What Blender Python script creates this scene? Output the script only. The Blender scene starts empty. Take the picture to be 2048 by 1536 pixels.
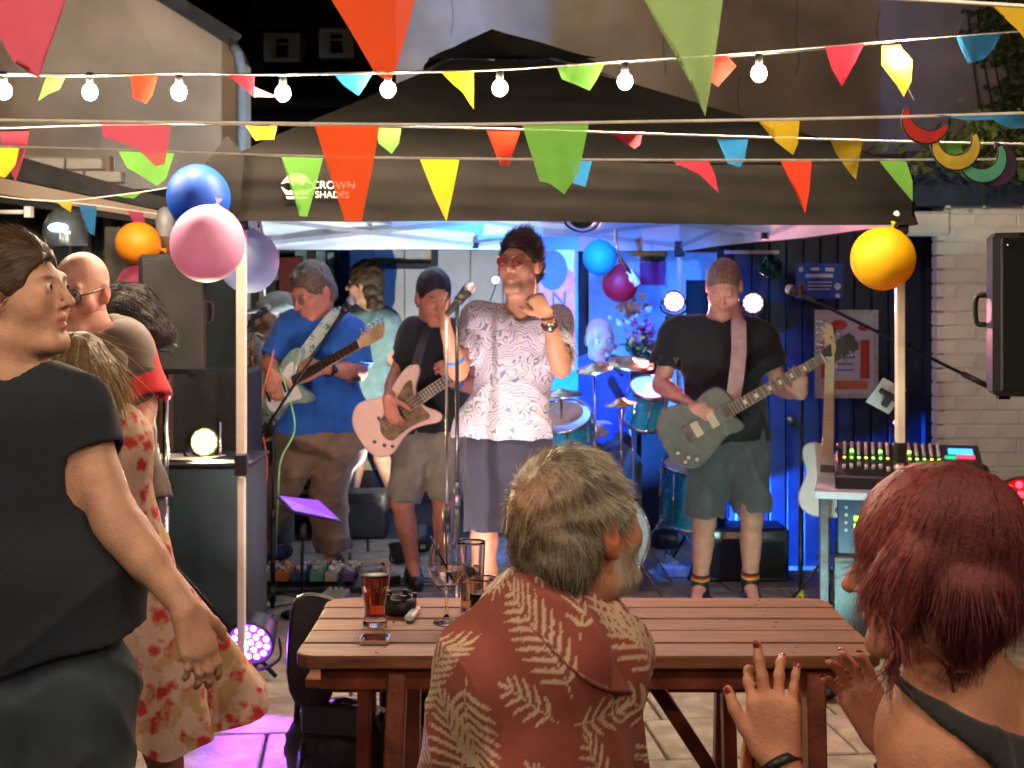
import bpy, math, random
import numpy as np
from mathutils import Vector, Matrix

random.seed(7)
RNG = np.random.default_rng(7)
SC = bpy.context.scene
COL = SC.collection

# ------------------------------------------------------------------ camera, world, exposure
CAM_H = 1.6          # eye height of the photographer
FPX = 2800.0         # focal length in photograph pixels
HOR = 591.0          # horizon row of the photograph
cam_data = bpy.data.cameras.new('camera')
cam = bpy.data.objects.new('camera', cam_data)
COL.objects.link(cam)
cam.location = (0, 0, CAM_H)
cam.rotation_euler = (math.radians(90), 0, 0)
cam_data.sensor_width = 36.0
cam_data.lens = 36.0 * FPX / 2048.0
cam_data.shift_y = -(768.0 - HOR) / 2048.0
cam_data.clip_start = 0.05
cam_data.clip_end = 400
cam_data.dof.use_dof = True
cam_data.dof.focus_distance = 2.95
cam_data.dof.aperture_fstop = 8.5
SC.camera = cam

world = bpy.data.worlds.new('World')
SC.world = world
world.use_nodes = True
wn = world.node_tree
bg = wn.nodes['Background']
sky = wn.nodes.new('ShaderNodeTexSky')
sky.sky_type = 'NISHITA'
sky.sun_disc = False
sky.sun_elevation = math.radians(-6)
sky.sun_rotation = math.radians(150)
wn.links.new(sky.outputs['Color'], bg.inputs['Color'])
bg.inputs['Strength'].default_value = 0.05

moon = bpy.data.lights.new('moon', 'SUN')
moon.energy = 0.012
moon.angle = math.radians(0.5)
moon.color = (0.8, 0.88, 1.0)
moon_o = bpy.data.objects.new('moon', moon)
COL.objects.link(moon_o)
moon_o.rotation_euler = (math.radians(50), 0, math.radians(-20))

SC.view_settings.view_transform = 'Standard'
SC.view_settings.look = 'None'
SC.view_settings.exposure = 1.5
SC.view_settings.gamma = 1.0
SC.view_settings.use_curve_mapping = False
SC.render.engine = 'CYCLES'
SC.cycles.use_denoising = True
SC.cycles.caustics_reflective = False
SC.cycles.caustics_refractive = False
SC.cycles.sample_clamp_indirect = 2.0
SC.cycles.sample_clamp_direct = 0.0
SC.cycles.max_bounces = 18
SC.cycles.transmission_bounces = 18
SC.cycles.diffuse_bounces = 3
SC.cycles.glossy_bounces = 4
SC.cycles.transparent_max_bounces = 16
SC.cycles.use_light_tree = True

# ------------------------------------------------------------------ small helpers
def V(*a):
    return Vector(a)

def P(px, py, s, dd=0.0):
    """world point seen at photograph pixel (px,py) at the distance where 1 m spans s pixels (plus dd metres)"""
    D = FPX / s + dd
    s2 = FPX / D
    return Vector(((px - 1024.0) / s2, D, CAM_H - (py - HOR) / s2))

def lin(c):
    return c / 12.92 if c <= 0.04045 else ((c + 0.055) / 1.055) ** 2.4

def rgb(r, g, b):
    return (lin(r / 255.0), lin(g / 255.0), lin(b / 255.0), 1.0)

MATS = {}
def mat(name, col, rough=0.6, metal=0.0, noise=0.12, nscale=25.0, bump=0.0, bscale=60.0, emit=None, estr=0.0,
        trans=0.0, ior=1.45, translucent=0.0, alpha=1.0, coat=0.0, sss=0.0, stretch=None, sheen=0.0):
    if name in MATS:
        return MATS[name]
    m = bpy.data.materials.new(name)
    m.use_nodes = True
    nt = m.node_tree
    b = nt.nodes['Principled BSDF']
    b.inputs['Roughness'].default_value = rough
    b.inputs['Metallic'].default_value = metal
    b.inputs['IOR'].default_value = ior
    b.inputs['Transmission Weight'].default_value = trans
    b.inputs['Coat Weight'].default_value = coat
    b.inputs['Alpha'].default_value = alpha
    b.inputs['Sheen Weight'].default_value = sheen
    if sss:
        b.inputs['Subsurface Weight'].default_value = sss
        b.inputs['Subsurface Radius'].default_value = (0.012, 0.005, 0.003)
        b.inputs['Subsurface Scale'].default_value = 1.0
    b.inputs['Base Color'].default_value = col
    tc = nt.nodes.new('ShaderNodeTexCoord')
    src = tc.outputs['Object']
    if stretch:
        mp = nt.nodes.new('ShaderNodeMapping')
        mp.inputs['Scale'].default_value = stretch
        nt.links.new(src, mp.inputs['Vector'])
        src = mp.outputs['Vector']
    if noise > 0:
        n = nt.nodes.new('ShaderNodeTexNoise')
        n.inputs['Scale'].default_value = nscale
        n.inputs['Detail'].default_value = 6
        nt.links.new(src, n.inputs['Vector'])
        r = nt.nodes.new('ShaderNodeValToRGB')
        r.color_ramp.elements[0].position = 0.3
        r.color_ramp.elements[1].position = 0.72
        r.color_ramp.elements[0].color = tuple(max(0, c * (1 - noise * 2)) for c in col[:3]) + (1,)
        r.color_ramp.elements[1].color = tuple(min(1, c * (1 + noise * 1.3)) for c in col[:3]) + (1,)
        nt.links.new(n.outputs['Fac'], r.inputs['Fac'])
        nt.links.new(r.outputs['Color'], b.inputs['Base Color'])
        rr = nt.nodes.new('ShaderNodeMapRange')
        rr.inputs['To Min'].default_value = max(0.02, rough - 0.08)
        rr.inputs['To Max'].default_value = min(1, rough + 0.08)
        nt.links.new(n.outputs['Fac'], rr.inputs['Value'])
        nt.links.new(rr.outputs['Result'], b.inputs['Roughness'])
    if bump > 0:
        n2 = nt.nodes.new('ShaderNodeTexNoise')
        n2.inputs['Scale'].default_value = bscale
        n2.inputs['Detail'].default_value = 5
        nt.links.new(src, n2.inputs['Vector'])
        bp = nt.nodes.new('ShaderNodeBump')
        bp.inputs['Strength'].default_value = bump
        bp.inputs['Distance'].default_value = 0.01
        nt.links.new(n2.outputs['Fac'], bp.inputs['Height'])
        nt.links.new(bp.outputs['Normal'], b.inputs['Normal'])
    if emit is not None:
        b.inputs['Emission Color'].default_value = emit
        b.inputs['Emission Strength'].default_value = estr
    if translucent > 0:
        out = nt.nodes['Material Output']
        t = nt.nodes.new('ShaderNodeBsdfTranslucent')
        t.inputs['Color'].default_value = col
        mx = nt.nodes.new('ShaderNodeMixShader')
        mx.inputs['Fac'].default_value = translucent
        nt.links.new(b.outputs[0], mx.inputs[1])
        nt.links.new(t.outputs[0], mx.inputs[2])
        nt.links.new(mx.outputs[0], out.inputs['Surface'])
    MATS[name] = m
    return m

def attr_mat(name, rough=0.6, bump=0.0, bscale=80, sss=0.0, sheen=0.0, attr='Col', mul_noise=0.1, nscale=40, bstretch=None, spec=0.5):
    """material whose base colour is the mesh's own colour attribute (print or skin tone)"""
    if name in MATS:
        return MATS[name]
    m = bpy.data.materials.new(name)
    m.use_nodes = True
    nt = m.node_tree
    b = nt.nodes['Principled BSDF']
    b.inputs['Roughness'].default_value = rough
    b.inputs['Sheen Weight'].default_value = sheen
    b.inputs['Specular IOR Level'].default_value = spec
    if sss:
        b.inputs['Subsurface Weight'].default_value = sss
        b.inputs['Subsurface Radius'].default_value = (0.010, 0.004, 0.002)
        b.inputs['Subsurface Scale'].default_value = 1.0
    a = nt.nodes.new('ShaderNodeAttribute')
    a.attribute_name = attr
    tc = nt.nodes.new('ShaderNodeTexCoord')
    n = nt.nodes.new('ShaderNodeTexNoise')
    n.inputs['Scale'].default_value = nscale
    n.inputs['Detail'].default_value = 6
    nt.links.new(tc.outputs['Object'], n.inputs['Vector'])
    mr = nt.nodes.new('ShaderNodeMapRange')
    mr.inputs['From Min'].default_value = 0.3
    mr.inputs['From Max'].default_value = 0.7
    mr.inputs['To Min'].default_value = 1 - mul_noise
    mr.inputs['To Max'].default_value = 1 + mul_noise
    nt.links.new(n.outputs['Fac'], mr.inputs['Value'])
    vm = nt.nodes.new('ShaderNodeVectorMath')
    vm.operation = 'SCALE'
    nt.links.new(a.outputs['Color'], vm.inputs[0])
    nt.links.new(mr.outputs['Result'], vm.inputs['Scale'])
    nt.links.new(vm.outputs[0], b.inputs['Base Color'])
    if bump:
        n2 = nt.nodes.new('ShaderNodeTexNoise')
        n2.inputs['Scale'].default_value = bscale
        n2.inputs['Detail'].default_value = 5
        src = tc.outputs['Object']
        if bstretch:
            mp = nt.nodes.new('ShaderNodeMapping')
            mp.inputs['Scale'].default_value = bstretch
            nt.links.new(src, mp.inputs['Vector'])
            src = mp.outputs['Vector']
        nt.links.new(src, n2.inputs['Vector'])
        bp = nt.nodes.new('ShaderNodeBump')
        bp.inputs['Strength'].default_value = bump
        bp.inputs['Distance'].default_value = 0.01
        nt.links.new(n2.outputs['Fac'], bp.inputs['Height'])
        nt.links.new(bp.outputs['Normal'], b.inputs['Normal'])
    MATS[name] = m
    return m

ROOT_LOC = {}
def thing(name, label, cat, loc=(0, 0, 0), group=None):
    o = bpy.data.objects.new(name, None)
    COL.objects.link(o)
    o.location = loc
    o.empty_display_size = 0.1
    o['label'] = label
    o['category'] = cat
    if group:
        o['group'] = group
    return o

def tag(o, label, cat, group=None, kind=None):
    if label: o['label'] = label
    if cat: o['category'] = cat
    if group: o['group'] = group
    if kind: o['kind'] = kind
    return o

def root_offset(o):
    t = Vector((0, 0, 0))
    while o is not None:
        t = t + Vector(o.location)
        o = o.parent
    return t

def link(name, me, m=None, parent=None, kind=None, smooth=False):
    """link a mesh whose vertices are in world coordinates"""
    o = bpy.data.objects.new(name, me)
    COL.objects.link(o)
    if m is not None:
        if isinstance(m, (list, tuple)):
            for q in m: me.materials.append(q)
        else:
            me.materials.append(m)
    if parent is not None:
        o.parent = parent
        o.matrix_parent_inverse = Matrix.Translation(-root_offset(parent))
    if kind: o['kind'] = kind
    if smooth:
        me.polygons.foreach_set('use_smooth', [True] * len(me.polygons))
    return o

def place(name, me, loc, rot=(0, 0, 0), parent=None, scale=(1, 1, 1)):
    """link an object that shares mesh data (mesh in local coordinates)"""
    o = bpy.data.objects.new(name, me)
    COL.objects.link(o)
    o.location = loc
    o.rotation_euler = rot
    o.scale = scale
    if parent is not None:
        o.parent = parent
        o.matrix_parent_inverse = Matrix.Translation(-root_offset(parent))
    return o

def copy_tree(o, parent=None):
    c = o.copy()
    COL.objects.link(c)
    if parent is not None:
        c.parent = parent
    for ch in list(o.children):
        copy_tree(ch, c)
    return c

def frame_of(a, b, hint=None):
    w = (Vector(b) - Vector(a))
    L = w.length
    w = w.normalized() if L > 1e-9 else Vector((0, 0, 1))
    h = Vector(hint) if hint is not None else (Vector((0, 0, 1)) if abs(w.z) < 0.95 else Vector((1, 0, 0)))
    u = h.cross(w)
    if u.length < 1e-6:
        u = Vector((1, 0, 0)).cross(w)
    u.normalize()
    v = w.cross(u)
    return u, v, w, L

class MB:
    """collects shapes (world coordinates) into one mesh"""
    def __init__(s):
        s.v = []; s.f = []; s.mi = []; s.cur = 0; s.sm = []; s.smooth = False
    def add(s, verts, faces):
        o = len(s.v)
        s.v.extend([tuple(q) for q in verts])
        for f in faces:
            s.f.append([i + o for i in f]); s.mi.append(s.cur); s.sm.append(s.smooth)
        return s
    def box(s, c, d, R=None, bev=0.0):
        c = Vector(c); x, y, z = [q / 2 for q in d]
        R = R or Matrix.Identity(3)
        if bev <= 0:
            vs = [c + R @ Vector((i * x, j * y, k * z)) for i in (-1, 1) for j in (-1, 1) for k in (-1, 1)]
            fs = [(0, 1, 3, 2), (4, 6, 7, 5), (0, 4, 5, 1), (2, 3, 7, 6), (0, 2, 6, 4), (1, 5, 7, 3)]
            return s.add(vs, fs)
        # chamfered box through convex hull
        pts = []
        for i in (-1, 1):
            for j in (-1, 1):
                for k in (-1, 1):
                    pts.append((i * (x - bev), j * (y - bev), k * z))
                    pts.append((i * (x - bev), j * y, k * (z - bev)))
                    pts.append((i * x, j * (y - bev), k * (z - bev)))
        import bmesh
        bm = bmesh.new()
        for q in pts: bm.verts.new(c + R @ Vector(q))
        r = bmesh.ops.convex_hull(bm, input=bm.verts)
        bm.verts.index_update()
        vs = [v.co.copy() for v in bm.verts]
        fs = [[v.index for v in f.verts] for f in bm.faces]
        bm.free()
        return s.add(vs, fs)
    def bar(s, a, b, w, h, hint=None, bev=0.0):
        u, v, d, L = frame_of(a, b, hint)
        R = Matrix((u, v, d)).transposed()
        return s.box((Vector(a) + Vector(b)) / 2, (w, h, L), R, bev)
    def cyl(s, a, b, r0, r1=None, n=12, caps=True):
        r1 = r0 if r1 is None else r1
        u, v, d, L = frame_of(a, b)
        a = Vector(a); b = Vector(b)
        vs = []
        for (c, r) in ((a, r0), (b, r1)):
            for i in range(n):
                t = 2 * math.pi * i / n
                vs.append(c + (u * math.cos(t) + v * math.sin(t)) * r)
        fs = [(i, (i + 1) % n, n + (i + 1) % n, n + i) for i in range(n)]
        if caps:
            fs.append(tuple(range(n))[::-1]); fs.append(tuple(range(n, 2 * n)))
        return s.add(vs, fs)
    def tube(s, pts, r, n=8, caps=True, closed=False):
        pts = [Vector(p) for p in pts]
        m = len(pts)
        vs = []
        prev = None
        for i, p in enumerate(pts):
            if closed:
                t = pts[(i + 1) % m] - pts[i - 1]
            else:
                t = pts[min(i + 1, m - 1)] - pts[max(i - 1, 0)]
            t.normalize()
            if prev is None:
                u = t.orthogonal().normalized()
            else:
                u = (prev - t * prev.dot(t))
                if u.length < 1e-6: u = t.orthogonal()
                u.normalize()
            prev = u
            v = t.cross(u)
            rr = r[i] if isinstance(r, (list, tuple)) else r
            for k in range(n):
                a = 2 * math.pi * k / n
                vs.append(p + (u * math.cos(a) + v * math.sin(a)) * rr)
        fs = []
        for i in range(m if closed else m - 1):
            j = (i + 1) % m
            for k in range(n):
                k2 = (k + 1) % n
                fs.append((i * n + k, i * n + k2, j * n + k2, j * n + k))
        if caps and not closed:
            fs.append(tuple(range(n))[::-1]); fs.append(tuple(range((m - 1) * n, m * n)))
        return s.add(vs, fs)
    def sphere(s, c, r, nu=16, nv=10, R=None):
        c = Vector(c)
        r = (r, r, r) if isinstance(r, (int, float)) else r
        R = R or Matrix.Identity(3)
        vs = [c + R @ Vector((0, 0, r[2]))]
        for j in range(1, nv):
            t = math.pi * j / nv
            for i in range(nu):
                p = 2 * math.pi * i / nu
                vs.append(c + R @ Vector((r[0] * math.sin(t) * math.cos(p), r[1] * math.sin(t) * math.sin(p), r[2] * math.cos(t))))
        vs.append(c + R @ Vector((0, 0, -r[2])))
        fs = [(0, 1 + i, 1 + (i + 1) % nu) for i in range(nu)]
        for j in range(nv - 2):
            for i in range(nu):
                a = 1 + j * nu + i; b = 1 + j * nu + (i + 1) % nu
                fs.append((a, a + nu, b + nu, b))
        l = len(vs) - 1
        fs += [(l, 1 + (nv - 2) * nu + (i + 1) % nu, 1 + (nv - 2) * nu + i) for i in range(nu)]
        return s.add(vs, fs)
    def lathe(s, c, prof, n=24, axis=(0, 0, 1), cap=False):
        """prof: list of (r,z) along the axis from point c"""
        c = Vector(c); ax = Vector(axis).normalized()
        u = ax.orthogonal().normalized(); v = ax.cross(u)
        vs = []
        for (r, z) in prof:
            for i in range(n):
                t = 2 * math.pi * i / n
                vs.append(c + ax * z + (u * math.cos(t) + v * math.sin(t)) * max(r, 1e-5))
        fs = []
        for j in range(len(prof) - 1):
            for i in range(n):
                i2 = (i + 1) % n
                fs.append((j * n + i, j * n + i2, (j + 1) * n + i2, (j + 1) * n + i))
        if cap:
            fs.append(tuple(range(n))[::-1]); fs.append(tuple(range((len(prof) - 1) * n, len(prof) * n)))
        return s.add(vs, fs)
    def prism(s, pts, o, u, v, w, t, inset=0.0):
        """polygon pts (a,b) in plane o+u a+v b, extruded from -t/2 to t/2 along w; inset bevels the edges"""
        o = Vector(o); u = Vector(u); v = Vector(v); w = Vector(w)
        n = len(pts)
        # signed area
        A = sum(pts[i][0] * pts[(i + 1) % n][1] - pts[(i + 1) % n][0] * pts[i][1] for i in range(n))
        if A < 0: pts = pts[::-1]
        def off(d):
            out = []
            for i in range(n):
                p0 = Vector(pts[i - 1]); p1 = Vector(pts[i]); p2 = Vector(pts[(i + 1) % n])
                e1 = (p1 - p0).normalized(); e2 = (p2 - p1).normalized()
                nn = Vector((-(e1.y + e2.y), e1.x + e2.x))
                if nn.length < 1e-6: nn = Vector((-e1.y, e1.x))
                nn.normalize()
                out.append(p1 + nn * d)
            return out
        rings = []
        if inset > 0:
            rings = [(-t / 2, inset), (-t / 2 + inset, 0), (t / 2 - inset, 0), (t / 2, inset)]
        else:
            rings = [(-t / 2, 0), (t / 2, 0)]
        vs = []
        for (z, d) in rings:
            for q in off(d):
                vs.append(o + u * q[0] + v * q[1] + w * z)
        fs = [tuple(range(n))[::-1], tuple(range((len(rings) - 1) * n, len(rings) * n))]
        for j in range(len(rings) - 1):
            for i in range(n):
                i2 = (i + 1) % n
                fs.append((j * n + i, j * n + i2, (j + 1) * n + i2, (j + 1) * n + i))
        return s.add(vs, fs)
    def mesh(s, name='m'):
        me = bpy.data.meshes.new(name)
        me.from_pydata(s.v, [], s.f)
        me.polygons.foreach_set('material_index', s.mi)
        me.polygons.foreach_set('use_smooth', s.sm)
        me.update()
        return me
    def build(s, name, m, parent=None, kind=None, smooth=False):
        if smooth: s.sm = [True] * len(s.f)
        return link(name, s.mesh(name), m, parent, kind)

def S():
    b = MB(); b.smooth = True
    return b

def smooth_poly(pts, it=2, closed=True):
    """Chaikin corner cutting"""
    for _ in range(it):
        out = []
        n = len(pts)
        rng = range(n) if closed else range(n - 1)
        if not closed: out.append(pts[0])
        for i in rng:
            a = pts[i]; b = pts[(i + 1) % n]
            out.append(tuple(a[k] * .75 + b[k] * .25 for k in range(len(a))))
            out.append(tuple(a[k] * .25 + b[k] * .75 for k in range(len(a))))
        if not closed: out.append(pts[-1])
        pts = out
    return pts

def catmull(pts, n=6):
    pts = [Vector(p) for p in pts]
    if len(pts) < 3:
        return pts
    P_ = [pts[0] * 2 - pts[1]] + pts + [pts[-1] * 2 - pts[-2]]
    out = []
    for i in range(1, len(P_) - 2):
        p0, p1, p2, p3 = P_[i - 1:i + 3]
        for k in range(n):
            t = k / n
            out.append(0.5 * ((2 * p1) + (p2 - p0) * t + (2 * p0 - 5 * p1 + 4 * p2 - p3) * t * t + (3 * p1 - p0 - 3 * p2 + p3) * t ** 3))
    out.append(pts[-1])
    return out

def text_obj(body, loc, size, m, parent, R, name='lettering', align='CENTER', ext=0.0008):
    c = bpy.data.curves.new(name, 'FONT')
    c.body = body
    c.size = size
    c.extrude = ext
    c.align_x = align
    c.align_y = 'CENTER'
    tmp = bpy.data.objects.new('tmp', c)
    COL.objects.link(tmp)
    bpy.context.view_layer.update()
    me = bpy.data.meshes.new_from_object(tmp.evaluated_get(bpy.context.evaluated_depsgraph_get()))
    bpy.data.objects.remove(tmp)
    me.materials.clear(); me.materials.append(m)
    o = bpy.data.objects.new(name, me)
    COL.objects.link(o)
    M = Matrix(R).to_4x4()
    M.translation = Vector(loc)
    o.matrix_world = M
    if parent is not None:
        o.parent = parent
        o.matrix_parent_inverse = Matrix.Translation(-root_offset(parent))
    return o

# ------------------------------------------------------------------ implicit surfaces (smooth union) -> mesh
def sines(p, freq, seed, n=5):
    r = np.random.default_rng(seed)
    out = 0
    for i in range(n):
        d = r.normal(size=3); d /= np.linalg.norm(d)
        f = freq * (0.6 + 0.9 * r.random())
        out = out + np.sin((p[..., 0] * d[0] + p[..., 1] * d[1] + p[..., 2] * d[2]) * f + r.random() * 6.28)
    return out / n

def warped(p, freq, seed, warp=0.35):
    w = np.stack([sines(p, freq * .6, seed + 1, 4), sines(p, freq * .6, seed + 2, 4), sines(p, freq * .6, seed + 3, 4)], -1)
    return sines(p + w * (warp * 6.28 / freq), freq, seed, 5)

class SDF:
    def __init__(s):
        s.ops = []
    def cap(s, a, b, ra, rb=None, k=0.02, sub=False, flat=None, cut=False, col=None):
        """tapered capsule; flat=(dir,factor) squashes it along dir; cut gives it a flat end at b"""
        rb = ra if rb is None else rb
        s.ops.append(('cap', np.array(a, float), np.array(b, float), ra, rb, k, sub, flat, cut))
        return s
    def ell(s, c, r, R=None, k=0.02, sub=False):
        s.ops.append(('ell', np.array(c, float), np.array(r, float), None if R is None else np.array(R, float), 0, k, sub, None, False))
        return s
    def plane(s, p, n):
        """keep the side the normal points away from"""
        s.ops.append(('pl', np.array(p, float), np.array(n, float) / np.linalg.norm(np.array(n, float)), 0, 0, 0, False, None, False))
        return s
    def bounds(s):
        lo = np.full(3, 1e9); hi = -lo
        for o in s.ops:
            if o[6] or o[0] == 'pl': continue
            if o[0] == 'cap':
                r = max(o[3], o[4])
                lo = np.minimum(lo, np.minimum(o[1], o[2]) - r); hi = np.maximum(hi, np.maximum(o[1], o[2]) + r)
            else:
                r = o[2].max()
                lo = np.minimum(lo, o[1] - r); hi = np.maximum(hi, o[1] + r)
        return lo, hi
    def mesh_data(s, h, noise=None, pad=0.03, clip=None):
        lo, hi = s.bounds()
        lo = lo - pad; hi = hi + pad
        if clip is not None:
            lo = np.maximum(lo, clip[0]); hi = np.minimum(hi, clip[1])
        n = np.ceil((hi - lo) / h).astype(int) + 1
        d = np.full(n, 1.0, np.float32)
        ax = [lo[i] + h * np.arange(n[i]) for i in range(3)]
        for o in s.ops:
            kind, A, B, ra, rb, k, sub, flat, cut = o
            if kind == 'pl':
                dd = ((ax[0] - A[0]) * B[0])[:, None, None] + ((ax[1] - A[1]) * B[1])[None, :, None] + ((ax[2] - A[2]) * B[2])[None, None, :]
                d = np.maximum(d, dd.astype(np.float32))
                continue
            if kind == 'cap':
                r = max(ra, rb); l = np.minimum(A, B) - r; u = np.maximum(A, B) + r
            else:
                r = B.max(); l = A - r; u = A + r
            m = k + 3.2 * h
            i0 = np.clip(np.floor((l - m - lo) / h).astype(int), 0, n - 1)
            i1 = np.clip(np.ceil((u + m - lo) / h).astype(int) + 1, 1, n)
            if np.any(i1 <= i0): continue
            sl = tuple(slice(i0[q], i1[q]) for q in range(3))
            X = ax[0][sl[0]][:, None, None]; Y = ax[1][sl[1]][None, :, None]; Z = ax[2][sl[2]][None, None, :]
            if kind == 'cap':
                px, py, pz = X - A[0], Y - A[1], Z - A[2]
                ba = B - A
                fac = 1.0
                if flat is not None:
                    fd = np.array(flat[0], float); fd = fd / np.linalg.norm(fd); g = 1.0 / flat[1] - 1.0
                    dt = px * fd[0] + py * fd[1] + pz * fd[2]
                    bd = ba @ fd
                    L2 = ba @ ba
                    # squash about the segment itself
                    t = np.clip((px * ba[0] + py * ba[1] + pz * ba[2]) / max(L2, 1e-9), 0, 1)
                    qx, qy, qz = px - t * ba[0], py - t * ba[1], pz - t * ba[2]
                    e = (qx * fd[0] + qy * fd[1] + qz * fd[2]) * g
                    qx = qx + e * fd[0]; qy = qy + e * fd[1]; qz = qz + e * fd[2]
                    v = np.sqrt(qx * qx + qy * qy + qz * qz) - (ra + (rb - ra) * t)
                else:
                    L2 = ba @ ba
                    t = np.clip((px * ba[0] + py * ba[1] + pz * ba[2]) / max(L2, 1e-9), 0, 1)
                    v = np.sqrt((px - t * ba[0]) ** 2 + (py - t * ba[1]) ** 2 + (pz - t * ba[2]) ** 2) - (ra + (rb - ra) * t)
                if cut:
                    w = ba / np.linalg.norm(ba)
                    v = np.maximum(v, (X - B[0]) * w[0] + (Y - B[1]) * w[1] + (Z - B[2]) * w[2])
            else:
                px, py, pz = X - A[0], Y - A[1], Z - A[2]
                R = ra
                if R is not None:
                    qx = px * R[0, 0] + py * R[1, 0] + pz * R[2, 0]
                    qy = px * R[0, 1] + py * R[1, 1] + pz * R[2, 1]
                    qz = px * R[0, 2] + py * R[1, 2] + pz * R[2, 2]
                    px, py, pz = qx, qy, qz
                k0 = np.sqrt((px / B[0]) ** 2 + (py / B[1]) ** 2 + (pz / B[2]) ** 2)
                k1 = np.sqrt((px / B[0] ** 2) ** 2 + (py / B[1] ** 2) ** 2 + (pz / B[2] ** 2) ** 2)
                v = k0 * (k0 - 1.0) / np.maximum(k1, 1e-6)
            v = v.astype(np.float32)
            c = d[sl]
            if sub:
                hh = np.clip(0.5 - 0.5 * (c + v) / k, 0, 1)
                d[sl] = c + (-v - c) * hh + k * hh * (1 - hh)
            else:
                hh = np.clip(0.5 + 0.5 * (c - v) / k, 0, 1)
                d[sl] = c + (v - c) * hh - k * hh * (1 - hh)
        if noise is not None:
            near = np.abs(d) < max(0.03, 3 * h)
            I = np.argwhere(near)
            pts = lo + I * h
            d[near] += noise(pts).astype(np.float32)
        # close at the border
        d[0] = np.maximum(d[0], h); d[-1] = np.maximum(d[-1], h)
        d[:, 0] = np.maximum(d[:, 0], h); d[:, -1] = np.maximum(d[:, -1], h)
        d[:, :, 0] = np.maximum(d[:, :, 0], h); d[:, :, -1] = np.maximum(d[:, :, -1], h)
        ins = d < 0
        c = np.zeros(tuple(q - 1 for q in n), np.int8)
        for i in (0, 1):
            for j in (0, 1):
                for l in (0, 1):
                    c += ins[i:n[0] - 1 + i, j:n[1] - 1 + j, l:n[2] - 1 + l]
        act = (c > 0) & (c < 8)
        I = np.argwhere(act)
        idx = np.full(act.shape, -1, np.int32)
        idx[act] = np.arange(len(I))
        pos = np.zeros((len(I), 3)); cnt = np.zeros(len(I))
        corners = [(i, j, l) for i in (0, 1) for j in (0, 1) for l in (0, 1)]
        vals = {q: d[I[:, 0] + q[0], I[:, 1] + q[1], I[:, 2] + q[2]] for q in corners}
        for a in corners:
            for axn in range(3):
                if a[axn] == 1: continue
                b = list(a); b[axn] = 1; b = tuple(b)
                va, vb = vals[a], vals[b]
                mk = (va < 0) != (vb < 0)
                t = np.where(mk, va / np.where(mk, va - vb, 1), 0)
                pp = np.array(a, float)[None, :] + np.array(np.eye(3)[axn])[None, :] * t[:, None]
                pos += pp * mk[:, None]; cnt += mk
        verts = lo + h * (I + pos / cnt[:, None])
        quads = []
        for axn in range(3):
            a1 = [slice(None)] * 3; a2 = [slice(None)] * 3
            a1[axn] = slice(0, -1); a2[axn] = slice(1, None)
            E = ins[tuple(a1)] != ins[tuple(a2)]
            Q = np.argwhere(E)
            o1, o2 = [q for q in range(3) if q != axn]
            ok = (Q[:, o1] > 0) & (Q[:, o2] > 0) & (Q[:, o1] < n[o1] - 1) & (Q[:, o2] < n[o2] - 1)
            Q = Q[ok]
            first = ins[Q[:, 0], Q[:, 1], Q[:, 2]]
            def cell(d1, d2):
                R = Q.copy(); R[:, o1] += d1; R[:, o2] += d2
                return idx[R[:, 0], R[:, 1], R[:, 2]]
            q = np.stack([cell(-1, -1), cell(0, -1), cell(0, 0), cell(-1, 0)], 1)
            flip = first if axn != 1 else ~first
            q[~flip] = q[~flip][:, ::-1]
            quads.append(q)
        quads = np.concatenate(quads)
        return verts.astype(np.float32), quads

def np_mesh(name, verts, quads, cols=None):
    me = bpy.data.meshes.new(name)
    me.vertices.add(len(verts))
    me.vertices.foreach_set('co', np.ascontiguousarray(verts, np.float32).ravel())
    k = quads.shape[1]
    me.loops.add(len(quads) * k)
    me.loops.foreach_set('vertex_index', np.ascontiguousarray(quads, np.int32).ravel())
    me.polygons.add(len(quads))
    me.polygons.foreach_set('loop_start', np.arange(0, len(quads) * k, k, dtype=np.int32))
    me.polygons.foreach_set('loop_total', np.full(len(quads), k, np.int32))
    me.polygons.foreach_set('use_smooth', np.ones(len(quads), bool))
    me.update(calc_edges=True)
    me.validate()
    if cols is not None:
        a = me.color_attributes.new('Col', 'FLOAT_COLOR', 'POINT')
        c4 = np.ones((len(verts), 4), np.float32); c4[:, :3] = cols
        a.data.foreach_set('color', c4.ravel())
    return me

def relax(verts, quads, it=1, f=0.5):
    """light smoothing of a quad mesh"""
    n = len(verts)
    e = np.concatenate([quads[:, [0, 1]], quads[:, [1, 2]], quads[:, [2, 3]], quads[:, [3, 0]]])
    for _ in range(it):
        acc = np.zeros((n, 3)); cnt = np.zeros(n)
        for q in range(3):
            acc[:, q] = np.bincount(e[:, 0], verts[e[:, 1], q], n) + np.bincount(e[:, 1], verts[e[:, 0], q], n)
        cnt = np.bincount(e[:, 0], minlength=n) + np.bincount(e[:, 1], minlength=n)
        verts = verts * (1 - f) + f * acc / np.maximum(cnt, 1)[:, None]
    return verts
# ================================================================== people
def npv(v): return np.array(v, float)

def head_frame(yaw, pitch=0.0, roll=0.0):
    """columns: side, forward, up.  yaw 0 faces the camera side (-Y), 90 faces +X, 180 faces away; pitch>0 looks up"""
    y = math.radians(yaw); p = math.radians(pitch); r = math.radians(roll)
    f = Vector((math.sin(y) * math.cos(p), -math.cos(y) * math.cos(p), math.sin(p)))
    up = Vector((0, 0, 1))
    x = f.cross(up).normalized()
    u = x.cross(f).normalized()
    x2 = x * math.cos(r) + u * math.sin(r)
    u2 = u * math.cos(r) - x * math.sin(r)
    return npv([[x2[i], f[i], u2[i]] for i in range(3)])

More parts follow.
